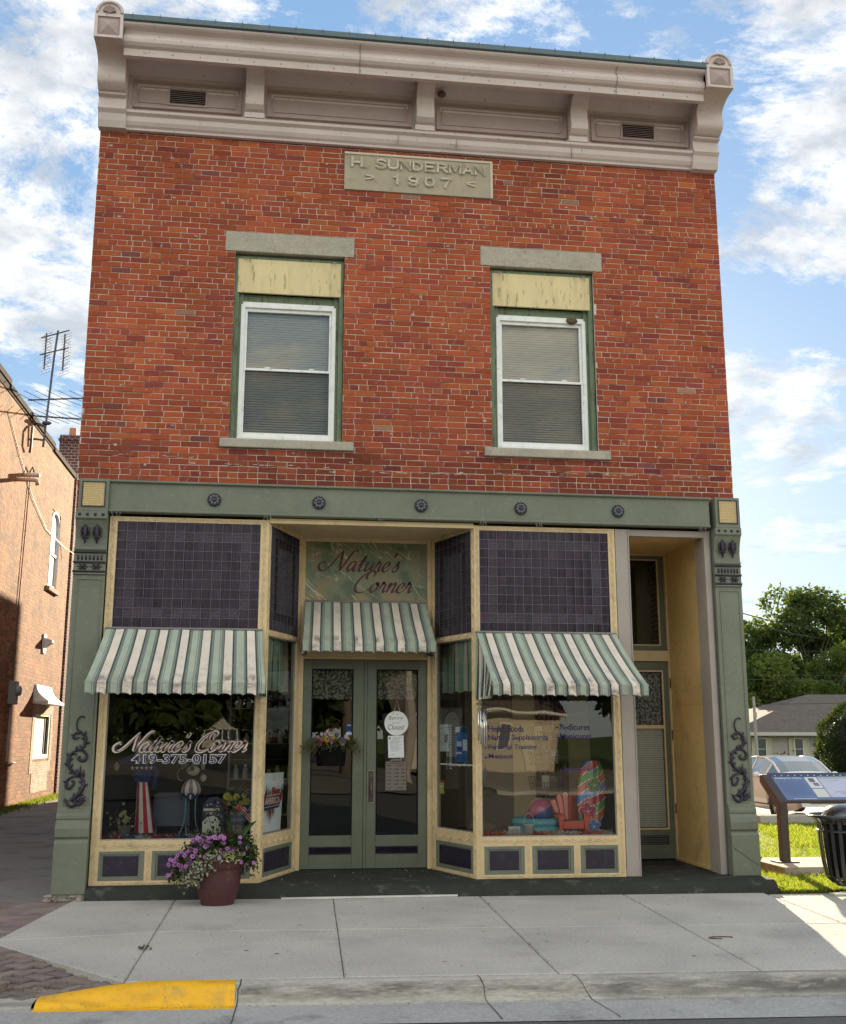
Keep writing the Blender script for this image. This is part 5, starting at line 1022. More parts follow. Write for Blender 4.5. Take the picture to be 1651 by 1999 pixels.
for u_, z_, r_, c1, c2 in ((-.14, 1.60, .028, (.55, .16, .30), (.5, .3, .1)), (-.13, 1.55, .03, (.45, .12, .28), (.2, .05, .1)), (-.10, 1.60, .032, (.62, .28, .08), (.4, .1, .03)), (-.06, 1.62, .022, (.7, .6, .58), (.5, .4, .1)), (-.05, 1.59, .034, (.70, .42, .07), (.5, .15, .02)), (-.01, 1.60, .025, (.18, .24, .58), (.4, .4, .2)), (.0, 1.56, .022, (.62, .35, .35), (.5, .3, .2)), (-.05, 1.55, .022, (.7, .4, .38), (.5, .3, .2)), (.02, 1.62, .032, (.72, .60, .12), (.6, .35, .05)), (.03, 1.575, .032, (.38, .07, .24), (.2, .03, .1)), (-.01, 1.66, .032, (.74, .66, .55), (.3, .2, .05)), (-.01, 1.70, .028, (.32, .02, .10), (.2, .02, .03)), (-.05, 1.69, .02, (.7, .62, .6), (.4, .3, .1)), (-.08, 1.66, .024, (.55, .3, .4), (.3, .1, .1)), (-.12, 1.66, .022, (.7, .62, .62), (.5, .4, .2)), (.11, 1.57, .034, (.68, .42, .08), (.4, .2, .03)), (.13, 1.60, .028, (.20, .16, .48), (.1, .06, .2)), (.15, 1.57, .024, (.22, .18, .50), (.1, .06, .2)), (.13, 1.545, .025, (.75, .68, .60), (.5, .45, .3)), (.17, 1.63, .03, (.72, .66, .64), (.5, .4, .3)), (.19, 1.60, .026, (.68, .42, .1), (.4, .2, .03)), (.07, 1.65, .02, (.45, .2, .3), (.3, .1, .2)), (-.16, 1.63, .02, (.6, .45, .45), (.4, .2, .1))):
    bloom(m, (2.90 + u_, .90 - R.random() * .03, z_), r_, c1, c2, R.choice([6, 7, 8]), (R.uniform(-.3, .3), -1, R.uniform(-.1, .4)))
m.build('flowers', LEAFM, hb)
# wind chime -------------------------------------------------------------
wc = thing('wind_chime', 'silver tube wind chime hanging at the left edge of the right display window', 'wind chime', (4.475, -.22, 1.15))
m = MB(); m.lathe([(.0, 1.99), (.065, 1.985), (.068, 1.972), (.0, 1.965)], (4.475, -.22, 0), 18); m.tube([(4.475, -.22, 1.985), (4.475, -.22, 2.1)], .003, 4); m.tube([(4.475, -.22, 1.98), (4.50, -.22, 1.30)], .0015, 3)
m.prism([(4.50, 1.32), (4.515, 1.28), (4.53, 1.21), (4.52, 1.165), (4.50, 1.155), (4.48, 1.17), (4.478, 1.21), (4.488, 1.28)], lambda p, t: (p[0], t, p[1]), -.224, -.218); m.ball((4.48, -.22, 1.80), .022, 8, 5, sc=(1, 1, .5)); m.build('top_plate_and_sail', BLACKM, wc)
for k, (dx, dy, l) in enumerate(((-.042, -.01, .34), (-.02, -.035, .38), (.015, -.04, .40), (.04, -.01, .36), (.01, .03, .42))):
    m = MB(); m.smooth = True; m.tube([(4.475 + dx, -.22 + dy, 1.93), (4.475 + dx, -.22 + dy, 1.93 - l)], .0085, 10); m.tube([(4.475 + dx, -.22 + dy, 1.93), (4.475 + dx * .9, -.22 + dy, 1.968)], .0012, 3); m.build('chime_tube', MAT('chime_aluminium', (.75, .73, .70), .22, metal=.9) if k == 0 else bpy.data.materials['chime_aluminium'], wc)
# planter ---------------------------------------------------------------------
pl = thing('flower_planter', 'maroon plastic pot overflowing with purple petunias below the left display window', 'planter', (1.72, -.54, 0)); c = (1.72, -.54, 0)
m = MB(); m.smooth = True; m.lathe([(.0, 0), (.158, 0), (.165, .008), (.166, .025), (.180, .06), (.208, .15), (.222, .24), (.226, .33), (.228, .345), (.236, .35), (.242, .36), (.252, .395), (.256, .42), (.266, .424), (.268, .436), (.262, .445), (.235, .445), (.225, .42)], c, 48); m.build('pot', POT, pl)
m = MB(); m.lathe([(.0, .40), (.10, .42), (.226, .41)], c, 24); m.build('soil', MAT('potting_soil', (.03, .022, .015), .95, var=0.165), pl)
fol, pet, aly, var_ = MB(), MB(), MB(), MB()
def greens(n, fx, size, cols, mb=fol):
    for k in range(n):
        p = fx(); mb.leaf(p, (R.gauss(0, 1), R.gauss(-.4, 1), R.gauss(.3, 1)), size * R.uniform(.4, .7), size * R.uniform(.7, 1.4), R.choice(cols))
G1 = [(.035, .060, .018), (.055, .085, .025), (.025, .042, .015), (.075, .105, .035)]
def fxl(): t = R.uniform(0, 1); return (1.63 - t * .32 + R.gauss(0, .05), -.62 + R.gauss(0, .07), .56 - .28 * t ** 1.6 + R.gauss(0, .045))
def fxc(): return (1.72 + R.uniform(-.25, .3), -.56 + R.gauss(0, .08), .50 + abs(R.gauss(0, .07)))
def fxr(): t = R.uniform(0, 1); return (1.86 + t * .20 + R.gauss(0, .035), -.58 + R.gauss(0, .06), .55 - .14 * t ** 2 + R.gauss(0, .05))
greens(2000, fxl, .038, G1); greens(1700, fxc, .042, G1); greens(1500, fxr, .04, G1)
pc, pcc = (.58, .24, .64), (.13, .02, .15)
for k in range(85):
    p = fxl(); bloom(pet, (p[0] + R.uniform(-.02, 0), p[1] - .07, p[2] + .03), R.uniform(.021, .028), pc, pcc, 5, (R.uniform(-.7, .3), -1, R.uniform(-.1, .7)), .1)
for k in range(30): bloom(pet, (1.50 + R.random() * .28, -.64 - R.random() * .06, R.uniform(.58, .66)), R.uniform(.021, .027), pc, pcc, 5, (R.uniform(-.4, .3), -1, R.uniform(0, .7)), .1)
for k in range(28): p = fxr(); bloom(pet, (p[0], p[1] - .07, p[2] + .01), R.uniform(.020, .027), pc, pcc, 5, (R.uniform(-.3, .7), -1, R.uniform(-.1, .7)), .1)
for k in range(8): bloom(pet, (1.74 + k * .022, -.72, .525 + R.gauss(0, .012)), .022, pc, pcc, 5, (0, -1, .3), .1)
bloom(pet, (1.735, -.79, .46), .026, (.55, .50, .75), (.5, .4, .7), 9, (0, -1, .3))
for k in range(650):
    t = R.random(); p = Vector((1.66 - .24 * t + R.gauss(0, .05), -.77 + R.gauss(0, .035) + .04 * t, .45 - .17 * t + R.gauss(0, .05))); q = R.choice([(.18, .20, .12), (.26, .27, .18), (.36, .36, .27), (.13, .15, .08)])
    aly.ball(p, R.uniform(.006, .010), 5, 4, q)
    if k % 3 == 0: bloom(aly, p + Vector((0, -.008, 0)), .012, (.55, .52, .45), (.3, .25, .15), 5, (R.uniform(-.5, .5), -1, R.uniform(0, .6)), .1)
    for q_ in range(3): aly.leaf(p, (R.gauss(0, 1), R.gauss(0, 1), R.gauss(0, 1)), .010, .022, R.choice([(.16, .18, .11), (.10, .12, .06), (.22, .23, .15)]))
for k in range(90):
    p = (1.86 + R.gauss(0, .065), -.77 + R.gauss(0, .025), .475 + R.gauss(0, .025)); var_.leaf(p, (R.gauss(0, .9), -1, R.gauss(0, .9)), .018, .055, R.choice([(.55, .55, .30), (.42, .46, .20), (.10, .14, .05), (.07, .10, .03), (.6, .58, .38)]))
fol.build('petunia_foliage', LEAFM, pl); pet.build('petunia_flowers', LEAFM, pl); aly.build('alyssum', LEAFM, pl); var_.build('variegated_leaves', LEAFM, pl)
m = MB()
for bx, bz, dx in ((1.66, .98, -.03), (1.72, .96, .0), (1.60, .86, -.05), (1.70, .84, .02), (1.76, .90, .03), (1.65, .74, -.02), (1.74, .76, .02)):
    m.tube([(1.71, -.56, .5), ((1.71 + bx) / 2, -.60, (bz + .5) / 2), (bx, -.62, bz)], .003, 4, (.05, .04, .025))
    for q in range(4): a_ = R.uniform(0, 6.28); l = R.uniform(.03, .07); e = (bx + cos(a_) * l, -.62 + R.uniform(-.02, .02), bz - .05 + sin(a_) * l); m.tube([(bx, -.62, bz - .06), e], .002, 3, (.05, .04, .025)); m.ball(e, R.uniform(.008, .014), 6, 4, (.022, .016, .012))
    m.ball((bx, -.62, bz), .014, 6, 4, (.022, .016, .012))
for k in range(70): m.tube([(1.80 + R.gauss(0, .04), -.6, .53), (1.80 + R.gauss(0, .06), -.62, R.uniform(.58, .72))], .002, 3, R.choice([(.14, .09, .05), (.09, .06, .035), (.12, .11, .05)]))
m.build('dried_seed_stems', LEAFM, pl)
m = MB()
def canna(base, tip, w, col):
    b, t = Vector(base), Vector(tip); n = 8; L = []; Rr = []
    for i in range(n + 1):
        q = i / n; p = b.lerp(t, q) + Vector((0, -.01, .05 * sin(pi * q))); wd = w * sin(pi * min(1, q * .92 + .06)) ** .8; sd = (t - b).cross(Vector((0, -1, 0.25))).normalized(); L.append(p + sd * wd); Rr.append(p - sd * wd)
    mid = [(a + b_) / 2 + Vector((0, .012, 0)) for a, b_ in zip(L, Rr)]; m.sheet([L, mid, Rr], col)
canna((1.86, -.58, .5), (2.08, -.66, .80), .026, (.07, .11, .04)); canna((1.85, -.58, .5), (1.80, -.62, .84), .022, (.045, .07, .03)); canna((1.86, -.56, .5), (1.92, -.60, .66), .022, (.08, .11, .05)); canna((1.84, -.56, .5), (1.83, -.66, .66), .02, (.05, .08, .03))
m.tube([(1.86, -.58, .5), (1.875, -.6, .75), (1.90, -.6, .93)], .006, 5, (.12, .03, .03)); m.tube([(1.80, -.58, .5), (1.79, -.6, .8), (1.755, -.6, .99)], .004, 5, (.12, .05, .03))
for k in range(8): a_ = R.uniform(-1.2, 1.2); m.leaf((1.90, -.6, .90), (sin(a_), -.4, cos(a_)), .02, .06, R.choice([(.45, .05, .09), (.5, .10, .12), (.35, .03, .06)]))
for k in range(4): m.leaf((1.757, -.6, .97), (R.uniform(-1, 1), -.4, .3), .015, .04, (.30, .03, .03))
m.build('canna_lily', LEAFM, pl)
# small debris, gum spots
m = MB()
for k in range(46):
    x, y = R.uniform(.5, 8.2), R.uniform(-3.9, -.5); n = 9; r1 = R.uniform(.006, .017); m.poly([(x + r1 * 1.2 * cos(2 * pi * i / n) * R.uniform(.7, 1.2), y + r1 * sin(2 * pi * i / n) * R.uniform(.7, 1.2), .0014) for i in range(n)], R.choice([(.07, .065, .06), (.12, .11, .10), (.5, .48, .45)]))
tag(m.build('gum_spots', TINT), 'dark and pale gum spots trodden into the pavement', 'gum', kind='stuff')
# -----------------------------------------------------------
m = MB()
for k in range(60):
    x, y = R.uniform(2.2, 4.3), R.uniform(-.1, .95); m.leaf((x, y, .136), (R.gauss(0, 1), R.gauss(0, 1), .1), .01, R.uniform(.012, .035), R.choice([(.3, .25, .18), (.45, .42, .35), (.15, .12, .08)]))
for k in range(160):
    x, y = R.uniform(-.2, 8), R.uniform(-3.9, -.4); m.leaf((x, y, .003), (R.gauss(0, 1), R.gauss(0, 1), .1), .006, R.uniform(.006, .02), R.choice([(.12, .10, .07), (.2, .17, .12), (.06, .05, .04), (.45, .42, .38)]))
for k in range(160): x = R.uniform(-.1, .8); y = -3.98 + R.gauss(0, .03) - .055 * x; m.leaf((x, y, -.035), (R.gauss(0, 1), R.gauss(0, .6), .5), .006, R.uniform(.02, .06), R.choice([(.18, .11, .06), (.10, .07, .04), (.25, .18, .1)]))
for k in range(900):
    if R.random() < .5: x = R.uniform(1.4, 8); y = kerb_y(x) - .17 - abs(R.gauss(0, .03)); z_ = -.124
    else: j_ = R.choice(J[:5]); y = R.uniform(-4.0, -.4); x = onj(j_, y)[0] + R.gauss(0, .012); z_ = .002
    m.leaf((x, y, z_), (R.gauss(0, 1), R.gauss(0, 1), .15), .006, R.uniform(.005, .016), R.choice([(.10, .09, .07), (.2, .18, .15), (.05, .05, .04), (.35, .32, .28)]))
tag(m.build('leaf_litter', LEAFM), 'scattered dry leaf crumbs and dust on the pavement', 'litter', kind='stuff')
m = MB(); m.tube([(5.93 + .10 * cos(t / 3), -3.0 + .045 * sin(t / 3), .006) for t in range(15)], .005, 5, (.12, .06, .05)); tag(m.build('rubber_ring', TINT, org=(5.93, -3.0, 0)), 'dark open ring lying on the pavement near the kerb', 'ring')
for k, (x, y) in enumerate(((1.265, -2.9), )):
    m = MB(); greens(60, lambda: (x + R.gauss(0, .025), y + R.gauss(0, .02), .005 + R.random() * .02), .02, [(.10, .11, .06), (.15, .13, .09)], m); tag(m.build('weed_tuft', LEAFM, org=(x, y, 0)), 'small dry weed tuft in the pavement joint', 'weed')
# window display, left ----------------------------------------------------------
Z0 = .556
def chair_back(x, y, label, w=.20):
    o = thing('blue_chair', label, 'chair', (x, y, Z0), group='blue chairs in the left display'); m = MB(); m.smooth = True; col = (.055, .062, .095)
    rows = [[(x + w * (1 - .06 * (v / 6) ** 3) * (-1 + 2 * u / 8), y + .03 * (1 - abs(-1 + 2 * u / 8) ** 2) * -1, Z0 + .10 + .36 * v / 6 - (.03 if v == 6 and u in (0, 8) else 0)) for u in range(9)] for v in range(7)]; m.sheet(rows, col); rows2 = [[(p[0], p[1] + .03, p[2]) for p in r] for r in rows]; m.sheet(rows2[::-1], col); m.sheet([rows[-1], rows2[-1]], col); m.build('backrest', TINT, o)
    m = MB(); m.smooth = True; m.ball((x, y + .2, Z0 + .10), .2, 16, 8, col, sc=(1, 1, .2)); m.build('seat', TINT, o)
    for sx in (-1, 1): m = MB(); m.tube([(x + sx * w * .8, y + .05, Z0 + .12), (x + sx * w * .85, y + .05, Z0)], .012, 6, (.3, .3, .3)); m.build('leg', GREYM, o); m = MB(); m.tube([(x + sx * w * .8, y + .35, Z0 + .10), (x + sx * w * .85, y + .37, Z0)], .012, 6); m.build('leg', GREYM, o)
chair_back(1.12, .75, 'dark blue moulded chair back beside the striped figure'); chair_back(2.06, .62, 'dark blue moulded chair back behind the yellow bouquet', .19)
fg = thing('patriotic_figure', 'tall cloth figure in blue coat and red and white striped trousers', 'figure', (.80, .62, Z0))
m = MB(); m.smooth = True
def strip(i): return (.40, .03, .05) if i % 2 else (.62, .58, .54)
rows = [[(.80 + (.045 + .05 * v / 8) * cos(t) * 1.15 + .05 * v / 8, .62 + (.05 + .03 * v / 8) * sin(t), Z0 + .66 - .62 * v / 8) for t in [2 * pi * i / 24 for i in range(24)]] for v in range(9)]
m.sheet(rows, colf=lambda i, j: strip((j // 2)), close=True); m.build('striped_trousers', CLOTH, fg)
m = MB(); m.smooth = True; rows = [[(.80 + r * cos(t), .62 + r * .6 * sin(t), Z0 + z_) for t in [2 * pi * i / 20 for i in range(20)]] for r, z_ in ((.09, .58), (.11, .64), (.12, .74), (.11, .82), (.05, .88))]; m.sheet(rows, (.025, .035, .14), close=True)
m.tube([(.72, .60, Z0 + .84), (.62, .56, Z0 + .82), (.55, .52, Z0 + .77)], [.05, .04, .03], 8, (.03, .04, .16)); m.ball((.53, .50, Z0 + .75), .04, 8, 6, (.45, .30, .24), sc=(.8, .6, 1.2)); m.tube([(.88, .60, Z0 + .84), (.95, .6, Z0 + .68), (.93, .6, Z0 + .5)], [.045, .035, .03], 8, (.02, .03, .10)); m.build('blue_coat', CLOTH, fg)
m = MB(); m.smooth = True; m.ball((.82, .58, Z0 + .97), .085, 12, 8, (.5, .36, .30)); 
for k in range(120): a_ = R.uniform(0, 6.28); m.tube([(.82 + .07 * cos(a_), .55, Z0 + .93 + .03 * sin(a_)), (.82 + .09 * cos(a_) + R.gauss(0, .02), .51, Z0 + .86 + R.uniform(-.09, .02))], [.008, .003], 4, (.42, .41, .40))
m.build('head_and_grey_beard', CLOTH, fg)
m = MB()
for k in range(5):
    cx, cz = .70 + .05 * k, Z0 + .735 - .012 * (2 - abs(k - 2)) * 0
    for i in range(5): t = pi / 2 + 2 * pi * i / 5; t2 = t + pi / 5; t0 = t - pi / 5; m.poly([(cx, .515, cz), (cx + .01 * cos(t0), .513, cz + .01 * sin(t0)), (cx + .024 * cos(t), .512, cz + .024 * sin(t)), (cx + .01 * cos(t2), .513, cz + .01 * sin(t2))], (.62, .52, .30))
m.build('star_garland', TINT, fg)
ft = thing('garden_ornament', 'standing animal ornament with a striped oval body and thin blue wire legs', 'ornament', (1.33, .62, Z0))
m = MB(); m.smooth = True; cx = 1.335; n, mm_ = 28, 16
rows = [[(cx + .105 * sin(pi * i / mm_) * cos(2 * pi * k / n) * (1 + .15 * cos(pi * i / mm_) * -1), .62 + .04 * sin(pi * i / mm_) * sin(2 * pi * k / n), Z0 + .50 + .11 * cos(pi * i / mm_)) for k in range(n)] for i in range(mm_ + 1)]
m.sheet(rows[::-1], colf=lambda i, j: (.035, .06, .16) if i < 6 else ((.50, .48, .44) if (j // 2) % 2 else (.20, .12, .12)), close=True); m.build('oval_body', TINTG, ft)
m = MB()
for sx, sz in ((-.05, .45), (.0, .43), (.05, .45), (.0, .405)):
    for i in range(5): t = pi / 2 + 2 * pi * i / 5; c_ = (cx + sx, .575, Z0 + sz); m.poly([c_, (c_[0] + .006 * cos(t - .6), .574, c_[2] + .006 * sin(t - .6)), (c_[0] + .017 * cos(t), .573, c_[2] + .017 * sin(t)), (c_[0] + .006 * cos(t + .6), .574, c_[2] + .006 * sin(t + .6))], (.6, .6, .58))
m.build('painted_stars', DECAL, ft)
for sx in (-1, 1):
    m = MB(); m.tube(catmull([(cx + sx * .055, .62, Z0 + .40), (cx + sx * .055, .62, Z0 + .25), (cx + sx * .07, .62, Z0 + .12), (cx + sx * .12, .62, Z0 + .0)], 5), .0065, 6, (.12, .25, .32)); m.build('leg', TINTG, ft)
m = MB(); m.smooth = True; m.ball((cx + .015, .60, Z0 + .70), .075, 12, 8, (.32, .31, .28), sc=(1, .6, .75)); m.ball((cx + .01, .55, Z0 + .72), .022, 8, 6, (.06, .035, .02)); m.ball((cx - .09, .62, Z0 + .80), .07, 12, 6, (.10, .09, .08), sc=(.8, .2, 1)); m.ball((cx + .12, .62, Z0 + .78), .05, 12, 6, (.25, .24, .21), sc=(.5, .2, 1.5)); m.ball((cx + .13, .60, Z0 + .62), .04, 10, 6, (.28, .27, .25), sc=(.9, .4, 1)); m.build('head', TINT, ft)
m = MB(); m.lathe([(.055, 0), (.055, .01), (.038, .012), (.042, .075), (.0, .075)], (cx + .04, .60, Z0 + .76), 14, (.20, .28, .33)); m.lathe([(.041, .015), (.042, .03)], (cx + .04, .60, Z0 + .76), 14, (.6, .6, .6)); m.build('hat', TINT, ft)
m = MB(); m.tube([(cx - .09, .6, Z0 + .74)] + [(cx - .11 + .05 * cos(t), .6, Z0 + .66 + .07 * sin(t)) for t in (1.2, 2, 3, 4, 5)], .003, 4, (.4, .4, .35)); m.build('wire_arm', TINT, ft)
lb = thing('liberty_sign', 'arched wooden board with stars reading LIBERTY above a white shape', 'sign', (1.60, .45, Z0)); m = MB(); cx = 1.60
out = [(-.12, 0), (.12, 0), (.12, .30)] + [(.12 * cos(t), .30 + .12 * sin(t)) for t in [pi * i / 12 for i in range(1, 12)]] + [(-.12, .30)]
m.prism([(cx + a, Z0 + b) for a, b in out], lambda p, t: (p[0], t, p[1]), .45, .47, (.022, .032, .07)); m.build('board', TINT, lb)
m = MB(); out = [(-.118, 0), (.075, 0), (.08, .12), (.06, .19), (.0, .225), (-.07, .21), (-.118, .16)]; m.prism([(cx + a, Z0 + b) for a, b in out], lambda p, t: (p[0], t, p[1]), .444, .449, (.55, .58, .50)); m.pbox(FP(.448), cx - .11, cx + .06, Z0 + .275, Z0 + .302, 0, .003, (.55, .5, .42))
put_text(m, 'LIBERTY', FP(.446), cx - .075, cx + .10, Z0 + .236, Z0 + .262, 0, weight=.02, col=(.6, .6, .56), warp=lambda u, v: (u, v - (u - cx + .03) ** 2 * 2.2))
for k in range(9):
    sx, sz = R.uniform(-.09, .09), R.uniform(.315, .385)
    for i in range(5): t = pi / 2 + 2 * pi * i / 5; c_ = (cx + sx, .4475, Z0 + sz); m.poly([c_, (c_[0] + .004 * cos(t - .6), .4475, c_[2] + .004 * sin(t - .6)), (c_[0] + .011 * cos(t), .4475, c_[2] + .011 * sin(t)), (c_[0] + .004 * cos(t + .6), .4475, c_[2] + .004 * sin(t + .6))], (.6, .6, .56))
m.build('painted_design', DECAL, lb)
yb = thing('yellow_bouquet', 'yellow flowers in a slatted wooden bucket in the left display', 'bouquet', (1.86, .42, Z0)); m = MB()
m.lathe([(.085, 0), (.095, .27), (.08, .27)], (1.87, .42, Z0), 12, (.24, .22, .19)); m.lathe([(.0925, .13), (.094, .17)], (1.87, .42, Z0), 12, (.06, .12, .25)); m.lathe([(.0945, .20), (.096, .235)], (1.87, .42, Z0), 12, (.06, .12, .25)); m.build('bucket', TINT, yb)
m = MB()
for k in range(13): bloom(m, (1.85 + R.uniform(-.13, .12), .36 + R.uniform(-.04, .04), Z0 + .38 + R.uniform(-.05, .08)), R.uniform(.04, .052), (.62, .60, .14), (.45, .42, .08), 14, (R.uniform(-.5, .5), -1, R.uniform(-.2, .7)), .2)
m.build('blooms', LEAFM, yb); m = MB(); greens(90, lambda: (1.85 + R.gauss(0, .07), .4 + R.gauss(0, .04), Z0 + .34 + R.gauss(0, .06)), .07, [(.05, .08, .03), (.09, .12, .05)], m); m.leaf((1.88, .38, Z0 + .42), (.1, -.2, 1), .05, .15, (.08, .10, .04)); m.leaf((1.84, .36, Z0 + .33), (0, -.6, -1), .06, .12, (.12, .14, .05)); m.build('leaves', LEAFM, yb)
def flag(x, y, z, label, s=1):
    o = thing('small_flag', label, 'flag', (x, y, z)); m = MB(); m.tube([(x, y, z), (x - .02 * s, y, z + .30 * s)], .003, 5, (.4, .3, .15)); m.build('stick', TINT, o)
    m = MB(); m.smooth = True; rows = [[(x - .02 * s + u * .011 * s - v * .006 * s + .10 * s * 0, y - .012 * sin(u * .9), z + .29 * s - v * .0115 * s - u * .0125 * s) for u in range(11)] for v in range(14)]; m.sheet(rows, colf=lambda i, j: (.02, .04, .16) if (i < 7 and j < 4) else ((.42, .04, .05) if i % 2 == 0 else (.65, .6, .58))); m.build('cloth', CLOTH, o)
flag(1.99, .36, Z0 + .12, 'small striped flag on a stick beside the yellow bouquet')
sp = thing('silver_flower_pail', 'small metal pail of cream flowers at the left end of the left display', 'flower pail', (.62, .40, Z0)); m = MB(); m.smooth = True; m.lathe([(.055, 0), (.075, .13), (.08, .135), (.07, .13)], (.66, .40, Z0), 16); m.build('pail', GREYM, sp)
m = MB()
for k in range(34): bloom(m, (.65 + R.gauss(0, .06), .35 + R.gauss(0, .03), Z0 + .22 + R.gauss(0, .055)), R.uniform(.013, .022), (.55, .53, .26), (.35, .3, .08), 6, (R.uniform(-.5, .5), -1, R.uniform(-.2, .7)))
greens(120, lambda: (.64 + R.gauss(0, .07), .39 + R.gauss(0, .03), Z0 + .21 + R.gauss(0, .06)), .035, [(.06, .08, .04), (.10, .12, .06), (.2, .18, .12)], m); m.tube([(.62, .4, Z0 + .15), (.55, .36, Z0 + .18), (.50, .34, Z0 + .17)], .003, 4, (.3, .28, .2)); m.build('flowers', LEAFM, sp)
def tinsel(name, x0, x1, y, z, label, n, cols, P=None):
    m = MB()
    for k in range(n):
        x = R.uniform(x0, x1); cl = cols[int((x * 7.3) % len(cols))] if R.random() < .8 else R.choice(cols); b = (x, y + R.gauss(0, .03), z + abs(R.gauss(0, .012))); m.tube([b, (b[0] + R.gauss(0, .02), b[1] + R.gauss(0, .02), b[2] + R.uniform(.0, .04))], [.004, .002], 3, cl)
    return tag(m.build(name, TINT, org=((x0 + x1) / 2, y, z)), label, 'garland')
tinsel('tinsel_garland', .48, 2.02, .13, Z0 + .012, 'red white and blue tinsel garland along the sill of the left display window', 1500, [(.35, .03, .04), (.03, .12, .30), (.6, .58, .55), (.32, .03, .04)])
tinsel('tinsel_garland', 4.52, 6.0, .13, Z0 + .008, 'red white and orange garland along the sill of the right display window', 800, [(.6, .58, .55), (.5, .03, .03), (.6, .2, .05), (.6, .56, .5)])
m = MB(); m.smooth = True; rows = [[(.5 + 1.5 * i / 40, .08 + .06 * j, Z0 + .006 + .022 * sin(pi * j / 3) + .008 * sin(i * 1.1 + j)) for i in range(41)] for j in range(4)]; m.sheet(rows, colf=lambda i, j: (.33, .04, .04) if j % 9 < 6 else (.5, .47, .42)); tag(m.build('red_cloth', CLOTH, org=(1.25, .15, Z0)), 'rumpled red cloth lying along the sill of the left display window', 'cloth')
m = MB(); rows = [[(4.51 + 1.49 * i / 40, .07 + .16 * j, Z0 + .004 + .012 * sin(pi * j / 3) + .005 * sin(i * 1.3 + j)) for i in range(41)] for j in range(4)]; m.sheet(rows, colf=lambda i, j: (.55, .03, .03) if j < 11 else ((.58, .2, .06) if j < 22 else ((.55, .5, .45) if (i + j) % 2 else (.35, .15, .2)))); tag(m.build('beach_towel', CLOTH, org=(5.2, .2, Z0)), 'red orange and patterned towel spread along the sill of the right display window', 'towel')
# right display -----------------------------------------------------------------
pool = thing('paddling_pool', 'light blue inflatable ring pool in the right display window', 'paddling pool', (5.22, .48, Z0))
for k in range(2): m = MB(); m.smooth = True; m.sheet([[(5.22 + (.235 + .045 * cos(a)) * cos(t), .50 + (.235 + .045 * cos(a)) * sin(t), Z0 + .045 + .082 * k + .045 * sin(a) + .003 * sin(t * 17)) for a in [2 * pi * i / 12 for i in range(13)]] for t in [2 * pi * i / 48 for i in range(49)]], (.14, .42, .50)); m.build('ring', TINTG, pool)
bb = MB(); bb.smooth = True; n = 36; rows = [[(0 + .155 * sin(pi * i / 18) * cos(2 * pi * k / n), .155 * sin(pi * i / 18) * sin(2 * pi * k / n), .155 * cos(pi * i / 18)) for k in range(n)] for i in range(19)]
bb.T = Matrix.Translation((5.27, .50, Z0 + .235)) @ Matrix.Rotation(radians(62), 4, 'Y') @ Matrix.Rotation(radians(25), 4, 'Z'); bb.sheet(rows[::-1], colf=lambda i, j: [(.55, .53, .5), (.05, .10, .26), (.55, .42, .12), (.46, .13, .20), (.04, .09, .25), (.06, .25, .12)][j // 6], close=True)
tag(bb.build('beach_ball', TINTG, org=(5.27, .50, Z0 + .09)), 'pink blue and yellow beach ball sitting in the inflatable pool', 'ball')
bu = thing('toy_bucket', 'translucent white toy bucket standing in front of the inflatable pool', 'bucket', (5.06, .16, Z0)); m = MB(); m.smooth = True; m.lathe([(.0, .003), (.042, .0), (.055, .11), (.062, .112), (.062, .12), (.052, .12)], (5.06, .16, Z0), 20, (.55, .62, .60)); m.build('tub', TINT, bu)
m = MB(); m.tube([(5.06 + .06 * cos(t), .155, Z0 + .12 + .12 * sin(t)) for t in [pi * i / 14 for i in range(15)]], .003, 5, (.6, .6, .6)); m.build('handle', TINT, bu)
ck = (.58, .07, .055); ac = thing('toy_chair', 'red plastic slatted garden armchair in the right display window', 'chair', (5.58, .35, Z0))
for i in range(5):
    m = MB(); a0 = (i - 2) * .13; w0 = .026; bx = 5.59 + (i - 2) * .043; tx = 5.59 + (i - 2) * .074; h = .43 - .028 * abs(i - 2) ** 1.5
    m.prism([(bx - .018, .14), (bx + .018, .14), (tx + .034, h - .01), (tx + .018, h + .012), (tx - .018, h + .012), (tx - .034, h - .01)], lambda p, t: (p[0], .50 + t + (p[1] - .14) * .22, Z0 + p[1]), 0, .018, ck); m.build('back_slat', TINTG, ac, bevel=.004)
m = MB(); m.prism([(.24, .125), (.24, .15), (.50, .13), (.50, .11)], lambda p, t: (t, p[0], Z0 + p[1]), 5.475, 5.71, ck); m.prism([(.225, .06), (.225, .145), (.245, .15), (.245, .06)], lambda p, t: (t, p[0], Z0 + p[1]), 5.475, 5.71, ck); m.build('seat', TINTG, ac, bevel=.004)
for sx in (-1, 1):
    xx = 5.592 + sx * .145; m = MB(); m.box(xx - .035, xx + .035, .2, .52, Z0 + .21, Z0 + .228, ck); m.build('armrest', TINTG, ac, bevel=.004)
    m = MB(); m.prism([(xx - .018, 0), (xx + .018, 0), (xx + .03, .21), (xx - .03, .21)], lambda p, t: (p[0], t, Z0 + p[1]), .22, .25, ck); m.build('leg', TINTG, ac, bevel=.003); m = MB(); m.box(xx - .02, xx + .02, .49, .52, Z0, Z0 + .21, ck); m.build('leg', TINTG, ac, bevel=.003)
sb = thing('inflatable_surfboard', 'tall inflatable surfboard with hibiscus flowers in green red and blue bands', 'surfboard', (5.83, .33, Z0))
m = MB(); m.smooth = True; U, V = 24, 60
def sbw(v): return .125 * (sin(pi * min(1, .10 + .90 * v ** .85)) ** .55 if v > .0 else 0)
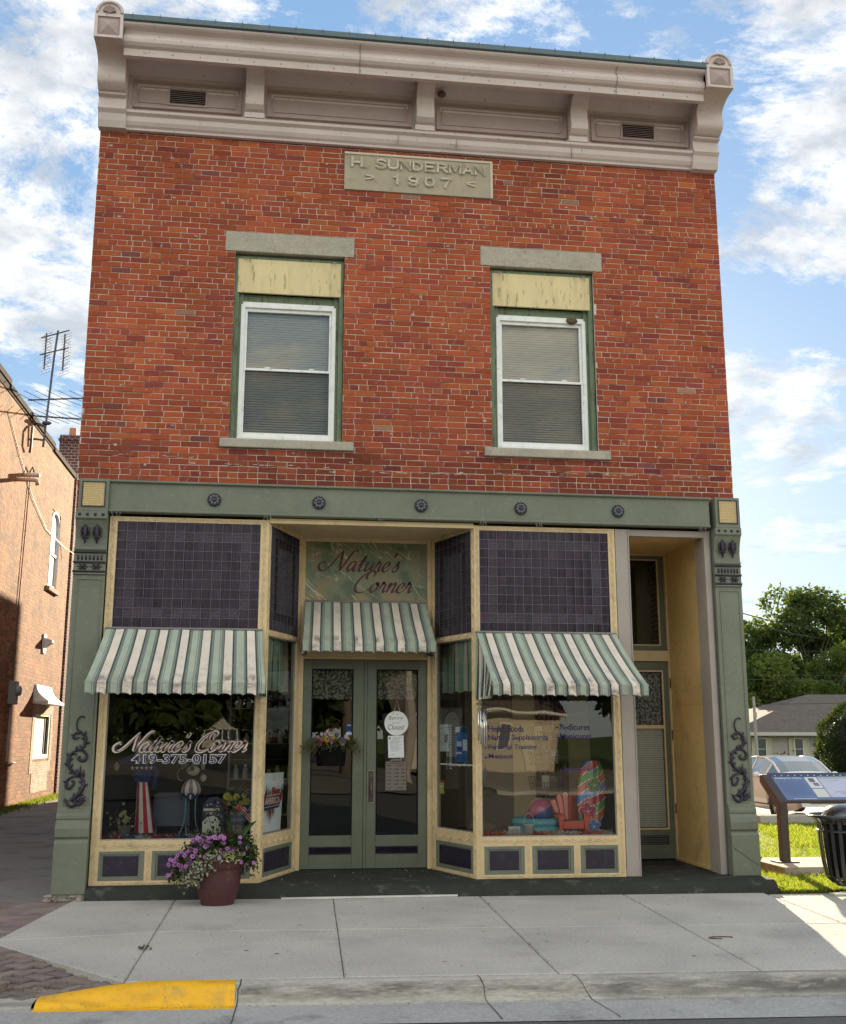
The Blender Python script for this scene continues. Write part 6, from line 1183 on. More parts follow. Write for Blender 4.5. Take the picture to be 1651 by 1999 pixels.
def sbp(u, v, e=0): w = .165 * max(.0, (1 - abs(2 * v - 1.05) ** 3.2 / 1.18)) ** .6 ; return (5.80 + u * w + v * .075 - .0, .30 + .10 * v - (.035 + e) * sqrt(max(0, 1 - u * u)) * (.8 + .2 * abs(cos(u * 5))), Z0 + .80 * v)
def sbc(i, j):
    u = -1 + 2 * (j + .5) / U; v = (i + .5) / V; q = (v * .76 - u * .13 * .75 + .02 * sin(u * 3)) / .095; f = q % 1; k = int(floor(q)) % 4
    if f < .09: return (.70, .62, .45)
    return [(.05, .18, .45), (.48, .10, .04), (.08, .26, .05), (.42, .04, .07)][k]
m.sheet([[sbp(-1 + 2 * j / U, i / V) for j in range(U + 1)] for i in range(V + 1)], colf=sbc); m.sheet([[(lambda p: (p[0], p[1] + .06, p[2]))(sbp(1 - 2 * j / U, i / V, -.05)) for j in range(U + 1)] for i in range(V + 1)], (.4, .1, .05)); m.build('board', TINTG, sb)
m = MB()
for (u, v, s_, c1) in ((-.30, .30, .105, (.36, .03, .09)), (.10, .66, .085, (.05, .20, .05)), (.25, .10, .08, (.03, .14, .42))):
    c_ = Vector(sbp(u, v, .012)); 
    for i in range(5):
        t = 2 * pi * i / 5 + .4; d = Vector((cos(t), 0, sin(t))); sd = Vector((-sin(t), 0, cos(t))); 
        for kk, (sc, cl, e) in enumerate(((1.08, (.68, .6, .55), .002), (1.0, c1, .004))):
            m.poly([c_ - Vector((0, e, 0)), c_ + d * s_ * .45 * sc + sd * s_ * .36 * sc - Vector((0, e, 0)), c_ + d * s_ * .85 * sc + sd * s_ * .28 * sc - Vector((0, e, 0)), c_ + d * s_ * sc - Vector((0, e, 0)), c_ + d * s_ * .85 * sc - sd * s_ * .28 * sc - Vector((0, e, 0)), c_ + d * s_ * .45 * sc - sd * s_ * .36 * sc - Vector((0, e, 0))], cl)
        m.tube([c_ - Vector((0, .006, 0)), c_ + d * s_ * .5 - Vector((0, .006, 0))], [.005, .001], 4, (.7, .62, .55))
    m.ball(c_ - Vector((0, .008, 0)), s_ * .12, 6, 4, (.72, .66, .5))
m.build('hibiscus_print', DECAL, sb)
m = MB(); m.smooth = True; m.ball((4.60, .45, Z0 + .07), .16, 16, 8, (.13, .10, .075), sc=(1.1, .8, .55)); tag(m.build('floor_cushion', CLOTH, org=(4.6, .45, Z0)), 'brown cushion in the left corner of the right display window', 'cushion')
m = MB(); m.box(4.84, 4.97, .20, .23, Z0 + .0, Z0 + .035, (.6, .6, .55)); 
for k in range(5): m.box(4.845 + k * .026, 4.86 + k * .026, .20, .23, Z0 + .035, Z0 + .075, (.6, .6, .55))
m.box(4.84, 4.97, .20, .23, Z0 + .075, Z0 + .095, (.6, .6, .55)); tag(m.build('toy_crate', TINT, org=(4.9, .2, Z0)), 'tiny white slatted crate left of the inflatable pool', 'crate')
rk = thing('wire_rack', 'black wire magazine rack on the beige partition in the right display', 'rack', (5.52, 1.2, 1.3))
for k, zc in enumerate((1.62, 1.32, 1.02)):
    m = MB(); x0_, x1_ = 5.33, 5.72
    for i in range(12): xx = x0_ + (x1_ - x0_) * i / 11; m.tube([(xx, 1.30, zc + .13), (xx + .01, 1.20, zc - .02), (xx, 1.08, zc + .01), (xx, 1.06, zc + .07)], .004, 4)
    for zz, yy in ((.13, 1.30), (.05, 1.25), (-.02, 1.20), (.01, 1.08), (.07, 1.06)): m.tube([(x0_, yy, zc + zz), (x1_, yy, zc + zz)], .005, 4)
    m.build('wire_shelf', BLACKM, rk)
m = MB()
for k, (x_, z_, cl) in enumerate(((5.42, 1.64, (.5, .48, .42)), (5.52, 1.36, (.03, .06, .14)), (5.62, 1.36, (.3, .28, .25)), (5.50, 1.06, (.40, .38, .33)), (5.60, 1.05, (.14, .1, .08)))): m.box(x_ - .045, x_ + .045, 1.12, 1.125, z_ - .05, z_ + .11, cl)
tag(m.build('magazines', TINT, org=(5.5, 1.12, 1.05)), 'pale and dark leaflets standing in the wire rack', 'leaflets')
# cabinet behind the right angled window, counter and lamp behind the left one
cb = thing('wooden_cabinet', 'light wooden cabinet with a grey top behind the angled window right of the doors', 'cabinet', (4.9, 1.9, .13)); m = MB(); m.box(4.15, 5.2, 1.7, 2.3, .13, 1.0, (.30, .17, .07)); m.build('carcass', TINT, cb); m = MB(); m.box(4.1, 5.25, 1.66, 2.35, 1.0, 1.05, (.28, .27, .25)); m.build('top', TINT, cb)
m = MB(); m.pframe(FP(1.7), 4.25, 4.66, .2, .9, .05, 0, .014, (.33, .19, .085)); m.pframe(FP(1.7), 4.72, 5.13, .2, .9, .05, 0, .014, (.33, .19, .085)); m.build('door', TINT, cb, bevel=.004)
sh = thing('glass_shelf_unit', 'glass shelf unit with white bottles behind the angled window left of the doors', 'shelves', (2.2, 1.7, .13))
for k in range(4): m = MB(); m.box(1.7, 2.5, 1.6, 1.95, .7 + k * .42, .708 + k * .42, (.35, .40, .38)); m.build('shelf', TINTG, sh)
m = MB(); m.box(1.69, 1.71, 1.6, 1.95, .13, 2.4, (.2, .2, .2)); m.box(2.49, 2.51, 1.6, 1.95, .13, 2.4, (.2, .2, .2)); m.build('upright', TINT, sh)
bt = None
for k in range(4):
    for i in range(6):
        x_ = 1.78 + i * .13 + R.uniform(-.02, .02); y_ = 1.70 + R.uniform(-.03, .05); z_ = .708 + k * .42
        if bt is None:
            m = MB(); m.smooth = True; m.lathe([(.0, 0), (.032, 0), (.034, .01), (.034, .09), (.018, .105), (.018, .11), (.022, .111), (.022, .13), (.0, .131)], (0, 0, 0), 12, (.5, .5, .47)); bt = m.build('bottle', TINTG, org=(0, 0, 0)); bt.location = (x_, y_, z_); o = bt
        else: o = bt.copy(); COL.objects.link(o); o.location = (x_, y_, z_); o.scale = (1, 1, R.uniform(.8, 1.4))
        tag(o, 'small white bottle on the glass shelves behind the angled window', 'bottle', 'bottles on the glass shelves')
# ------------------------------------------------------------------ left neighbour
NB = thing('tan_brick_building', 'sunlit orange tan brick building across the alley with a dark roof edge', 'building', (-8, 12, -.2))
XW = -4.6; m = MB(); hs_ = [(21.3, 22.65, 6.05, 8.4), (20.95, 23.1, 1.0, 2.35)]
for a_, b_, c_, d_ in rects(0, 24.4, -.4, 10.2, hs_): m.box(XW - .35, XW, a_, b_, c_, d_)
wl_ = m.build('brick_wall', TANWALL, NB)
m = MB(); m.box(-14, XW - .35, 0, .35, -.4, 10.2); m.box(-14, XW - .35, 24.05, 24.4, -.4, 10.2); m.build('end_wall', TANWALLX, NB)
m = MB(); m.box(-14, XW - .3, .3, 24.1, 9.6, 9.8); m.build('roof', SLATE, NB)
m = MB()
for y0_, y1_, z_ in ((0, 15.2, 10.42), (15.2, 20.9, 10.30), (20.9, 24.45, 10.20)): m.box(XW - .4, XW + .05, y0_, y1_, z_ - .12, z_ + .03); m.box(XW - .36, XW + .02, y0_, y1_, 10.1, z_ - .12)
m.build('coping', MAT('dark_coping', (.045, .032, .028), .95, var=0.11, spec=.05), NB)
m = MB(); m.box(-5.2, -4.55, 24.6, 25.3, -.3, 11.62); m.box(-5.24, -4.51, 24.56, 25.34, 11.42, 11.5); ch_ = m.build('chimney', CHIMB, NB)
m = MB(); m.lathe([(.13, 0), (.12, .32), (.10, .32)], (-4.85, 24.95, 11.62), 14, (.45, .18, .09)); m.build('chimney_pot', TINT, ch_)
# arched window
m = MB(); QX = lambda u, v, w: (XW + w, u, v)
arch = [(22.55, 6.1), (22.55, 8.0)] + [(21.97 + .58 * cos(t), 8.0 + .38 * sin(t)) for t in [pi * i / 10 for i in range(1, 10)]] + [(21.39, 8.0), (21.39, 6.1)]
m.tube([QX(a, b, -.03) for a, b in arch], .05, 6, (.8, .78, .75)); m.pbox(QX, 21.4, 22.55, 6.05, 6.14, -.10, -.02, (.8, .78, .75)); m.pbox(QX, 21.4, 22.55, 7.05, 7.12, -.10, -.02, (.8, .78, .75))
wn = m.build('arched_window', TINT, NB)
m = MB(); m.poly([QX(a, b, -.06) for a, b in arch[::-1]], (.75, .72, .62)); m.box(XW - .3, XW - .25, 21.2, 22.75, 6.0, 8.5, (.1, .1, .1)); m.build('pane', TINTG, wn)
m = MB(); o2 = [(22.66, 8.0)] + [(21.97 + .69 * cos(t), 8.0 + .50 * sin(t)) for t in [pi * i / 12 for i in range(1, 12)]] + [(21.28, 8.0), (21.28, 8.6), (22.66, 8.6)]
m.poly([QX(a, b, -.02) for a, b in [(22.66, 7.9), (22.66, 8.7), (21.28, 8.7), (21.28, 7.9), (21.39, 7.9), (21.39, 8.0)] + arch[2:11][::-1] + [(22.55, 8.0), (22.55, 7.9)]]); m.build('arch_brickwork', TANWALL, wn)
m = MB(); m.pbox(QX, 21.2, 22.75, 5.92, 6.05, -.1, .09); m.build('sill', STONE, wn)
# boarded opening with canopy
m = MB(); m.pbox(QX, 20.95, 23.1, .9, 2.4, -.12, -.08, (.52, .51, .42)); m.pframe(QX, 20.95, 23.1, 1.0, 2.35, .12, -.08, .0, (.62, .60, .55)); m.pbox(QX, 22.7, 22.95, 1.15, 2.2, -.08, -.06, (.03, .03, .03)); wb = m.build('boarded_window', TINT, NB)
m = MB(); m.pframe(QX, 20.6, 23.5, .6, 2.6, .32, .0, .012); m.pbox(QX, 20.92, 23.18, .05, .6, 0, .01); m.build('whitewashed_surround', brick_shader('whitewashed_brick', (.55, .45, .36), (.42, .28, .2), (.55, .48, .4), 1), wb)
m = MB(); m.smooth = True
for ya, yb_ in ((20.55, 22.9),):
    rows = []
    for t in (0, .2, .4, .6, .8, 1.0): pr2_ = .05 + .34 * t ** 1.7; zz = 3.10 - .46 * t ** .75; rows.append([(XW, ya - .02, zz)] + [(XW + pr2_, ya + (yb_ - ya) * q + (.12 * (1 - t) * (1 - 2 * q)), zz) for q in (0, .14, .28, .42, .58, .72, .86, 1)] + [(XW, yb_ + .02, zz)])
    m.sheet(rows)
m.smooth = False; m.box(XW, XW + .42, 20.5, 22.95, 2.56, 2.64); m.build('window_canopy', MAT('painted_tin', (.62, .58, .50), .45, var=0.11, vscale=5, dirt=((.35, .2, .12), .5, 6, .6, .75)), NB)
# pipes, meter, cable, lamp
def wallthing(name, label, cat, y, z): return thing(name, label, cat, (XW, y, z))
for (y, z, l, nm, lb_) in ((17.3, 8.48, .42, 'straight', 'upper straight pipe stub sticking out of the tan brick wall'), (16.6, 8.19, .44, 'bent', 'lower pipe stub with a bent end on the tan brick wall')):
    m = MB(); m.smooth = True; pts = [(XW - .05, y, z), (XW + l, y, z)] + ([(XW + l + .08, y, z - .02), (XW + l + .10, y, z - .14)] if nm == 'bent' else []); m.tube(pts, .055, 10, (.55, .42, .34)); tag(m.build('wall_pipe', TINT, org=(XW, y, z)), lb_, 'pipe', 'pipe stubs on the tan wall')
mt_ = wallthing('electric_meter', 'grey meter box on the tan brick wall with a conduit running down from it', 'meter', 17.7, 2.6); m = MB(); m.box(XW, XW + .18, 17.45, 17.85, 2.45, 3.05, (.25, .24, .22)); m.lathe([(.13, 0), (.13, .1), (.0, .12)], (XW + .18, 17.65, 2.8), 14, (.3, .3, .3), ax='x'); m.build('box', TINT, mt_, bevel=.02); m = MB(); m.tube([(XW + .05, 17.65, 2.45), (XW + .05, 17.65, 1.0), (XW + .05, 17.75, .95), (XW + .05, 18.6, .95)], .025, 6, (.4, .38, .35)); m.build('conduit', TINT, mt_)
ll = wallthing('wall_lamp', 'small white floodlight on the tan brick wall above the tin canopy', 'lamp', 21.4, 4.3); m = MB(); m.box(XW, XW + .05, 21.2, 21.55, 4.05, 4.6, (.7, .68, .66)); m.build('back_plate', TINT, ll); m = MB(); m.prism([(0, 4.5), (.22, 4.42), (.22, 4.36), (.0, 4.2)], lambda p, t: (XW + .05 + p[0], t, p[1]), 21.25, 21.5, (.7, .68, .66)); m.build('lamp_head', TINT, ll)
m = MB(); m.tube([(XW + .02, 15.2, 9.6), (XW + .02, 16.6, 8.9), (XW + .03, 18.5, 8.1), (XW + .03, 20.5, 7.6), (XW + .03, 23.0, 7.55), (XW + .3, 24.3, 7.4)], .011, 5, (.5, .45, .4)); tag(m.build('white_cable', TINT, org=(XW, 17, 8.5)), 'sagging pale cable fixed along the tan brick wall', 'cable')
m = MB(); m.tube([(XW + .03, 17.9, 8.7), (XW + .03, 17.95, 8.3), (XW + .03, 17.75, 5), (XW + .03, 17.7, 3.05)], .014, 5, (.10, .07, .06)); m.tube([(XW + .03, 17.9, 8.7), (XW + .1, 17.9, 8.85), (XW + .14, 17.9, 8.7)], .03, 6, (.12, .1, .09)); tag(m.build('service_drop_cable', TINT, org=(XW, 17.9, 6)), 'thin dark cable dropping straight down the tan wall to the meter', 'cable')
m = MB(); m.smooth = True; m.tube([(XW + .08, 17.6, 9.9), (XW + .12, 17.4, 9.7), (XW + .12, 17.4, 9.3), (XW + .08, 17.5, 9.15)], .035, 6, (.12, .07, .05)); tag(m.build('cable_hook', TINT, org=(XW, 17.5, 9.5)), 'dark curved cable hook near the foot of the antenna mast', 'hook')
# antenna
an = thing('tv_antenna', 'roof antenna mast with two grid panels and two long toothed booms', 'antenna', (XW + .25, 18.4, 9.5)); AX, AY = XW + .22, 18.4
ml = MAT('antenna_aluminium', (.10, .10, .12), .6, spec=.2)
m = MB(); m.tube([(AX, AY, 9.55), (AX + .12, AY, 12.2), (AX + .18, AY, 13.0)], .03, 8); m.tube([(AX, AY, 9.75), (XW, AY - .1, 9.75)], .03, 6); m.tube([(AX + .02, AY, 10.15), (XW, AY - .1, 10.2)], .04, 6); m.ball((AX + .05, AY, 10.25), .1, 8, 5, sc=(1.4, 1, .6)); m.build('mast', ml, an)
cyw, syw = cos(radians(7.6)), sin(radians(7.6))
def ap(u, v, w): return (AX + .15 + u * .8 + w * .3, AY - u * .9 + w * .9, 12.2 + v)
for sx in (-1, 1):
    cu = sx * .42 - .05; cz = .28 if sx < 0 else .0
    m = MB(); m.tube([ap(cu, cz + .58, 0), ap(cu, cz - .50, 0)], .025, 6)
    for i in range(4): zz = cz + .36 - i * .24; m.tube([ap(cu - .13, zz + .08, .12), ap(cu, zz, .02), ap(cu + .13, zz + .08, .12)], .007, 4); m.tube([ap(cu - .13, zz - .08, .12), ap(cu, zz, .02), ap(cu + .13, zz - .08, .12)], .007, 4)
    for i in range(15): zz = cz + .6 - i * .085; m.tube([ap(cu - .22, zz, .1), ap(cu + .22, zz, .1)], .0045, 4)
    for i in range(7): uu = cu - .22 + i * .073; m.tube([ap(uu, cz + .6, .1), ap(uu, cz - .59, .1)], .0045, 4)
    m.build('grid_panel', ml, an)
for zz in (.68, .16): m = MB(); m.tube([ap(-.68, zz + .1, -.02), ap(.55, zz - .05, -.02)], .02, 6); m.build('cross_arm', ml, an)
for zz, y2, k in ((10.9, .2, 9), (10.45, -.1, 9)):
    m = MB(); A_ = Vector((AX - .5, AY, zz)); B_ = Vector((AX + 2.1, AY + .3, zz + .1 + y2)); m.tube([A_, B_], .022, 6)
    for i in range(k): p = A_.lerp(B_, (i + .3) / k); l = .75 - .03 * i; m.tube([p + Vector((-.35, -l, .02)), p, p + Vector((.35, l, .02))], .008, 4); m.ball(p, .035, 6, 4)
    m.build('boom', ml, an)
# grass strip at the foot of the tan wall
def blades(m, n, fx, h, cols, w=.006):
    for k in range(n):
        x, y, z = fx(); hh = h * R.uniform(.5, 1.2); a_ = R.uniform(0, 6.28); dx, dy = cos(a_) * w, sin(a_) * w; lx, ly = R.gauss(0, hh * .35), R.gauss(0, hh * .35); c = R.choice(cols)
        i0 = m.vert((x - dx, y - dy, z)); i1 = m.vert((x + dx, y + dy, z)); i2 = m.vert((x + lx * .4 + dx * .7, y + ly * .4 + dy * .7, z + hh * .6)); i3 = m.vert((x + lx, y + ly, z + hh)); m.face((i0, i1, i2, i3), c)
GC = [(.15, .22, .03), (.20, .27, .035), (.11, .17, .025), (.23, .28, .05), (.26, .26, .08)]
m = MB(); blades(m, 4500, lambda: (XW + .02 + abs(R.gauss(0, .22)), R.uniform(8, 26), -.18), .09, [tuple(v * .7 for v in q) for q in GC], .012); tag(m.build('grass_verge', GRASSM), 'strip of grass along the foot of the tan brick wall', 'grass', kind='stuff')
m = MB()
def lawnp():
    y = -.58 + 12 * R.random() ** 2.1; x = 7.63 + R.random() * (3.2 + y * .55); 
    if 8.35 < x < 10.9 and .98 < y < 2.05: return (7.66, R.uniform(-.5, 1), 0)
    return (x, y, zg(x, y) - .012)
blades(m, 60000, lawnp, .062, GC, .0045); tag(m.build('lawn_grass', GRASSM), 'sunlit mown grass beside the shop and around the information panel', 'grass', kind='stuff')
m = MB(); blades(m, 26000, lambda: (lambda y: (R.uniform(9 + y * .3, 14 + y * .55), y, zg(9, y) - .012))(R.uniform(5, 13)), .08, GC, .009); tag(m.build('far_lawn_grass', GRASSM), 'sunlit grass in front of the parked car', 'grass', kind='stuff')
# ------------------------------------------------------------------ right side street furniture
bn = thing('litter_bin', 'black slatted metal litter bin with domed lid on the pavement right of the shop', 'litter bin', (8.33, -.72, 0)); c = (8.33, -.72)
m = MB(); n = 22
for k in range(n):
    t = 2 * pi * k / n; p = []
    for r, z_ in ((.14, .10), (.19, .12), (.245, .18), (.272, .33), (.29, .52), (.298, .68), (.315, .74), (.365, .79), (.388, .80)): p.append((c[0] + r * cos(t), c[1] + r * sin(t), z_))
    for i in range(len(p) - 1):
        a_, b_ = Vector(p[i]), Vector(p[i + 1]); s_ = Vector((-sin(t), cos(t), 0)) * .019; d_ = Vector((cos(t), sin(t), 0)) * .004
        q = [m.vert(a_ - s_ + d_), m.vert(a_ + s_ + d_), m.vert(b_ + s_ + d_), m.vert(b_ - s_ + d_)]; q2 = [m.vert(a_ - s_ - d_), m.vert(a_ + s_ - d_), m.vert(b_ + s_ - d_), m.vert(b_ - s_ - d_)]
        m.face(q); m.face(q2[::-1]); m.face((q[1], q2[1], q2[2], q[2])); m.face((q2[0], q[0], q[3], q2[3]))
m.build('slats', BLACKM, bn)
for r, z_, tr in ((.298, .65, .012), (.390, .80, .016), (.24, .18, .012), (.14, .10, .014)): m = MB(); m.smooth = True; m.sheet([[(c[0] + (r + tr * cos(a_)) * cos(t), c[1] + (r + tr * cos(a_)) * sin(t), z_ + tr * sin(a_)) for a_ in [2 * pi * i / 8 for i in range(9)]] for t in [2 * pi * i / 40 for i in range(41)]]); m.build('hoop', BLACKM, bn)
m = MB(); m.smooth = True; m.lathe([(.20, .16), (.225, .3), (.235, .66), (.23, .72)], (c[0], c[1], 0), 28); m.build('liner', WICK, bn)
m = MB(); m.smooth = True; m.lathe([(.25, .72), (.256, .76), (.25, .80), (.225, .85), (.175, .89), (.11, .915), (.0, .925)], (c[0], c[1], 0), 32); m.build('domed_lid', MAT('polished_black_lid', (.02, .02, .022), .18, coat=.6, spec=.7), bn)
m = MB(); m.lathe([(.0, .10), (.05, .10), (.05, .02), (.12, .018), (.12, .0)], (c[0], c[1], 0), 20); m.build('pedestal', BLACKM, bn); m = MB(); m.box(c[0] - .24, c[0] - .10, c[1] - .10, c[1] + .02, .002, .018, (.55, .54, .52)); m.build('anchor_plate', TINTG, bn)
# information panel
ip = thing('information_sign', 'blue tilted information panel on brown posts in the lawn', 'information sign', (9.5, 1.55, 0))
BRN = MAT('bronze_powder_coat', (.060, .042, .034), .4, metal=.2, var=.1); PF = (1.5, .825); PB = (1.98, 1.14)
for xx in (8.67, 10.09):
    m = MB(); m.prism([(1.46, .08), (1.56, .08), (1.56, .74), (2.0, 1.04), (2.0, 1.14), (1.94, 1.14), (1.46, .825)], lambda p, t: (t, p[0], p[1]), xx - .055, xx + .055); m.build('post', BRN, ip, bevel=.006)
    m = MB(); m.box(xx - .14, xx + .14, 1.40, 1.64, .082, .095); m.build('base_plate', BRN, ip)
def PI_(u, v, w): d = Vector((0, PB[0] - PF[0], PB[1] - PF[1])).normalized(); n_ = Vector((0, -d.z, d.y)); p = Vector((8.725 + u * 1.31, PF[0], PF[1])) + d * (v * .60) + n_ * w; return tuple(p)
m = MB(); m.pbox(PI_, 0, 1, -.02, 1.02, -.03, .0); m.build('panel_frame', BRN, ip, bevel=.004)
m = MB(); q = lambda a, b, c_, d_, col, w=.002: m.poly([PI_(a, c_, w), PI_(b, c_, w), PI_(b, d_, w), PI_(a, d_, w)], col)
q(.02, .98, .03, .97, (.13, .18, .32)); q(.02, .98, .86, .97, (.04, .06, .14), .003); q(.50, .97, .12, .78, (.48, .50, .62), .003); q(.50, .97, .78, .86, (.36, .40, .36), .003); q(.36, .49, .45, .84, (.62, .64, .66), .003); q(.36, .49, .12, .42, (.60, .62, .56), .003)
for k in range(14): q(.05, .33 - .02 * (k % 3), .66 - k * .035, .668 - k * .035, (.09, .15, .32), .003)
put_text(m, 'Building Our History', PI_, .05, .33, .77, .84, .004, weight=.02, col=(.7, .75, .82))
for k in range(13): q(.06 + k * .07, .075 + k * .07, .89, .92, (.5, .55, .65), .004)
q(.10, .34, .06, .09, (.35, .42, .55), .004); q(.39, .45, .66, .80, (.12, .13, .14), .004); q(.41, .47, .52, .64, (.2, .2, .2), .004)
for k in range(8): a_, b_ = R.uniform(.52, .8), R.uniform(.2, .7); m.tube([PI_(a_, b_, .004), PI_(a_ + .12, b_ + R.uniform(-.1, .08), .004), PI_(a_ + .17, b_ + R.uniform(-.2, .1), .004)], .003, 3, (.35, .38, .5))
m.build('printed_face', MAT('glossy_print', (1, 1, 1), .22, tint=True, spec=.6, var=.03), ip)
m = MB(); m.prism([(8.40, .97), (10.6, .97), (10.6, 2.05), (8.40, 2.05)], lambda p, t: (p[0], p[1], t), -.08, .08); tag(m.build('concrete_pad', MAT('pad_concrete', (.40, .34, .27), .92, var=0.066, grain=0.113, gscale=60, dirt=((.25, .15, .09), .5, 3, .5, .7)), org=(9.5, 1.5, 0), bevel=.01), 'concrete pad in the lawn under the information panel posts', 'pad')
# parked car -----------------------------------------------------------------
cr_o = thing('parked_car', 'beige four door saloon car parked facing the street beside the house', 'car', (15.05, 14.6, -.29), radians(-3))
CARP = MAT('beige_car_paint', (.78, .75, .68), .22, metal=.0, var=.02, coat=1.0); 
S_ = [0, .12, .35, .7, 1.05, 1.5, 2.0, 2.5, 2.95, 3.4, 3.75, 4.1, 4.4, 4.55]          # rear -> front
WD = [.72, .80, .85, .88, .89, .90, .90, .90, .90, .89, .87, .84, .76, .66]; BZ = [.86, .93, .96, .97, .97, .96, .95, .94, .93, .90, .86, .80, .70, .58]
RZ = [.86, .95, 1.0, 1.14, 1.32, 1.43, 1.46, 1.44, 1.33, 1.10, .93, .84, .73, .60]; RW = [.70, .74, .72, .66, .62, .60, .60, .60, .60, .64, .76, .74, .68, .60]; ZB = [.42, .30, .24, .22, .20, .20, .20, .20, .20, .20, .20, .22, .26, .34]
body, glass_ = MB(), MB(); body.smooth = True; rows = []
for i, s_ in enumerate(S_):
    w_, b_, rz, rw, zb = WD[i], BZ[i], RZ[i], RW[i], ZB[i]; half = [(w_ * .93, zb), (w_ * .99, zb + .12), (w_, .52), (w_ * .985, .72), (w_ * .96, b_), (rw, rz - .03), (rw * .6, rz), (0, rz + .01)]
    rows.append([(x, 2.27 - s_, z_) for x, z_ in half] + [(-x, 2.27 - s_, z_) for x, z_ in half[::-1][1:]])
ids = [[body.vert(p) for p in r] for r in rows]; gl_ = MB(); gi = {}
for i in range(len(rows) - 1):
    for j in range(14):
        cabin = j in (4, 9) and 3 <= i <= 8; screen = j in (5, 6, 7, 8) and (i in (2, 3) or i in (7, 8)) 
        if screen or (cabin and 3 <= i <= 8): gl_.poly([rows[i][j], rows[i][j + 1], rows[i + 1][j + 1], rows[i + 1][j]])
        else: body.face((ids[i][j], ids[i][j + 1], ids[i + 1][j + 1], ids[i + 1][j]))
body.face(ids[0]); body.face(ids[-1][::-1])
body.build('body', CARP, cr_o, smooth=True); gl_.smooth = True; gl_.build('windows', MAT('car_glass', (.10, .13, .14), .05, var=0, coat=1.0, spec=1.0), cr_o, smooth=True)
for sx in (-1, 1):
    m = MB()
    for i in (3, 5, 6, 8): a_, b_ = rows[i][4], rows[i][5]; m.tube([(sx * a_[0] * 1.002, a_[1], a_[2]), (sx * b_[0] * 1.004, b_[1], b_[2])], .028, 6)
    for i in range(3, 9): a_, b_ = rows[i][5], rows[i + 1][5]; m.tube([(sx * a_[0], a_[1], a_[2]), (sx * b_[0], b_[1], b_[2])], .03, 6)
    m.build('window_pillars', CARP, cr_o)
    m = MB()
    for yy in (.95, .0, -.95): m.tube([(sx * .905, yy, .93), (sx * .912, yy, .72), (sx * .913, yy, .5), (sx * .905, yy, .34)], .006, 4, (.03, .03, .03))
    m.tube([(sx * .908, 1.0, .33), (sx * .908, -1.0, .33)], .012, 4, (.03, .03, .03)); m.tube([(sx * .90, 1.35, .965), (sx * .90, -.9, .95)], .010, 4, (.04, .04, .04)); m.build('door_seams', TINT, cr_o)
for sx in (-1, 1):
    for yy in (1.30, -1.36):
        m = MB(); m.smooth = True; m.lathe([(.20, -.10), (.31, -.11), (.325, -.08), (.325, .08), (.31, .11), (.20, .10)], (sx * .80, yy, .325), 28, ax='x'); wh = m.build('wheel', MAT('tyre_rubber', (.02, .02, .02), .85, var=.1) if 'tyre_rubber' not in bpy.data.materials else bpy.data.materials['tyre_rubber'], cr_o)
        m = MB()
        for k in range(10): t = 2 * pi * k / 10; m.tube([(sx * .89, yy + .03 * cos(t), .325 + .03 * sin(t)), (sx * .88, yy + .2 * cos(t), .325 + .2 * sin(t))], [.022, .018], 5)
        m.lathe([(.20, .0), (.215, .02), (.20, .03)], (sx * .87, yy, .325), 24, ax='x'); m.build('rim', MAT('alloy', (.5, .5, .5), .3, metal=.9) if 'alloy' not in bpy.data.materials else bpy.data.materials['alloy'], wh)
        m = MB(); m.lathe([(.0, 0), (.35, 0)], (sx * .905, yy, .33), 24, (.01, .01, .01), ax='x') if False else m.sheet([[(sx * .80, yy + .36 * cos(t), .33 + .36 * sin(t)) for t in [pi * i / 16 for i in range(17)]], [(sx * .912, yy + .36 * cos(t), .33 + .36 * sin(t)) for t in [pi * i / 16 for i in range(17)]]], (.015, .015, .015))
        m.poly([(sx * .908, yy + .36 * cos(t), .33 + .36 * sin(t)) for t in [pi * i / 16 for i in range(17)]], (.012, .012, .012)); m.build('wheel_arch', TINT, cr_o)
    m = MB(); m.tube([(sx * .86, -.62, .98), (sx * 1.0, -.60, 1.0)], .025, 6); m.ball((sx * 1.0, -.58, 1.02), .09, 10, 6, sc=(1.1, .5, .75)); m.build('wing_mirror', CARP, cr_o)
    m = MB(); m.ball((sx * .66, -2.13, .62), .14, 12, 8, (.7, .72, .72), sc=(1, .9, .5)); m.build('headlight', TINTG, cr_o)
    m = MB(); m.ball((sx * .72, 2.14, .80), .12, 10, 6, (.35, .02, .02), sc=(1, .7, .7)); m.build('tail_light', TINTG, cr_o)
    for yy in (.25, -.75): m = MB(); m.tube([(sx * .905, yy + .1, .80), (sx * .915, yy, .80)], .014, 6, (.5, .45, .38)); m.build('door_handle', TINTG, cr_o)
m = MB(); m.box(-.4, .4, -2.30, -2.22, .42, .56, (.02, .02, .02)); m.build('grille', TINTG, cr_o)
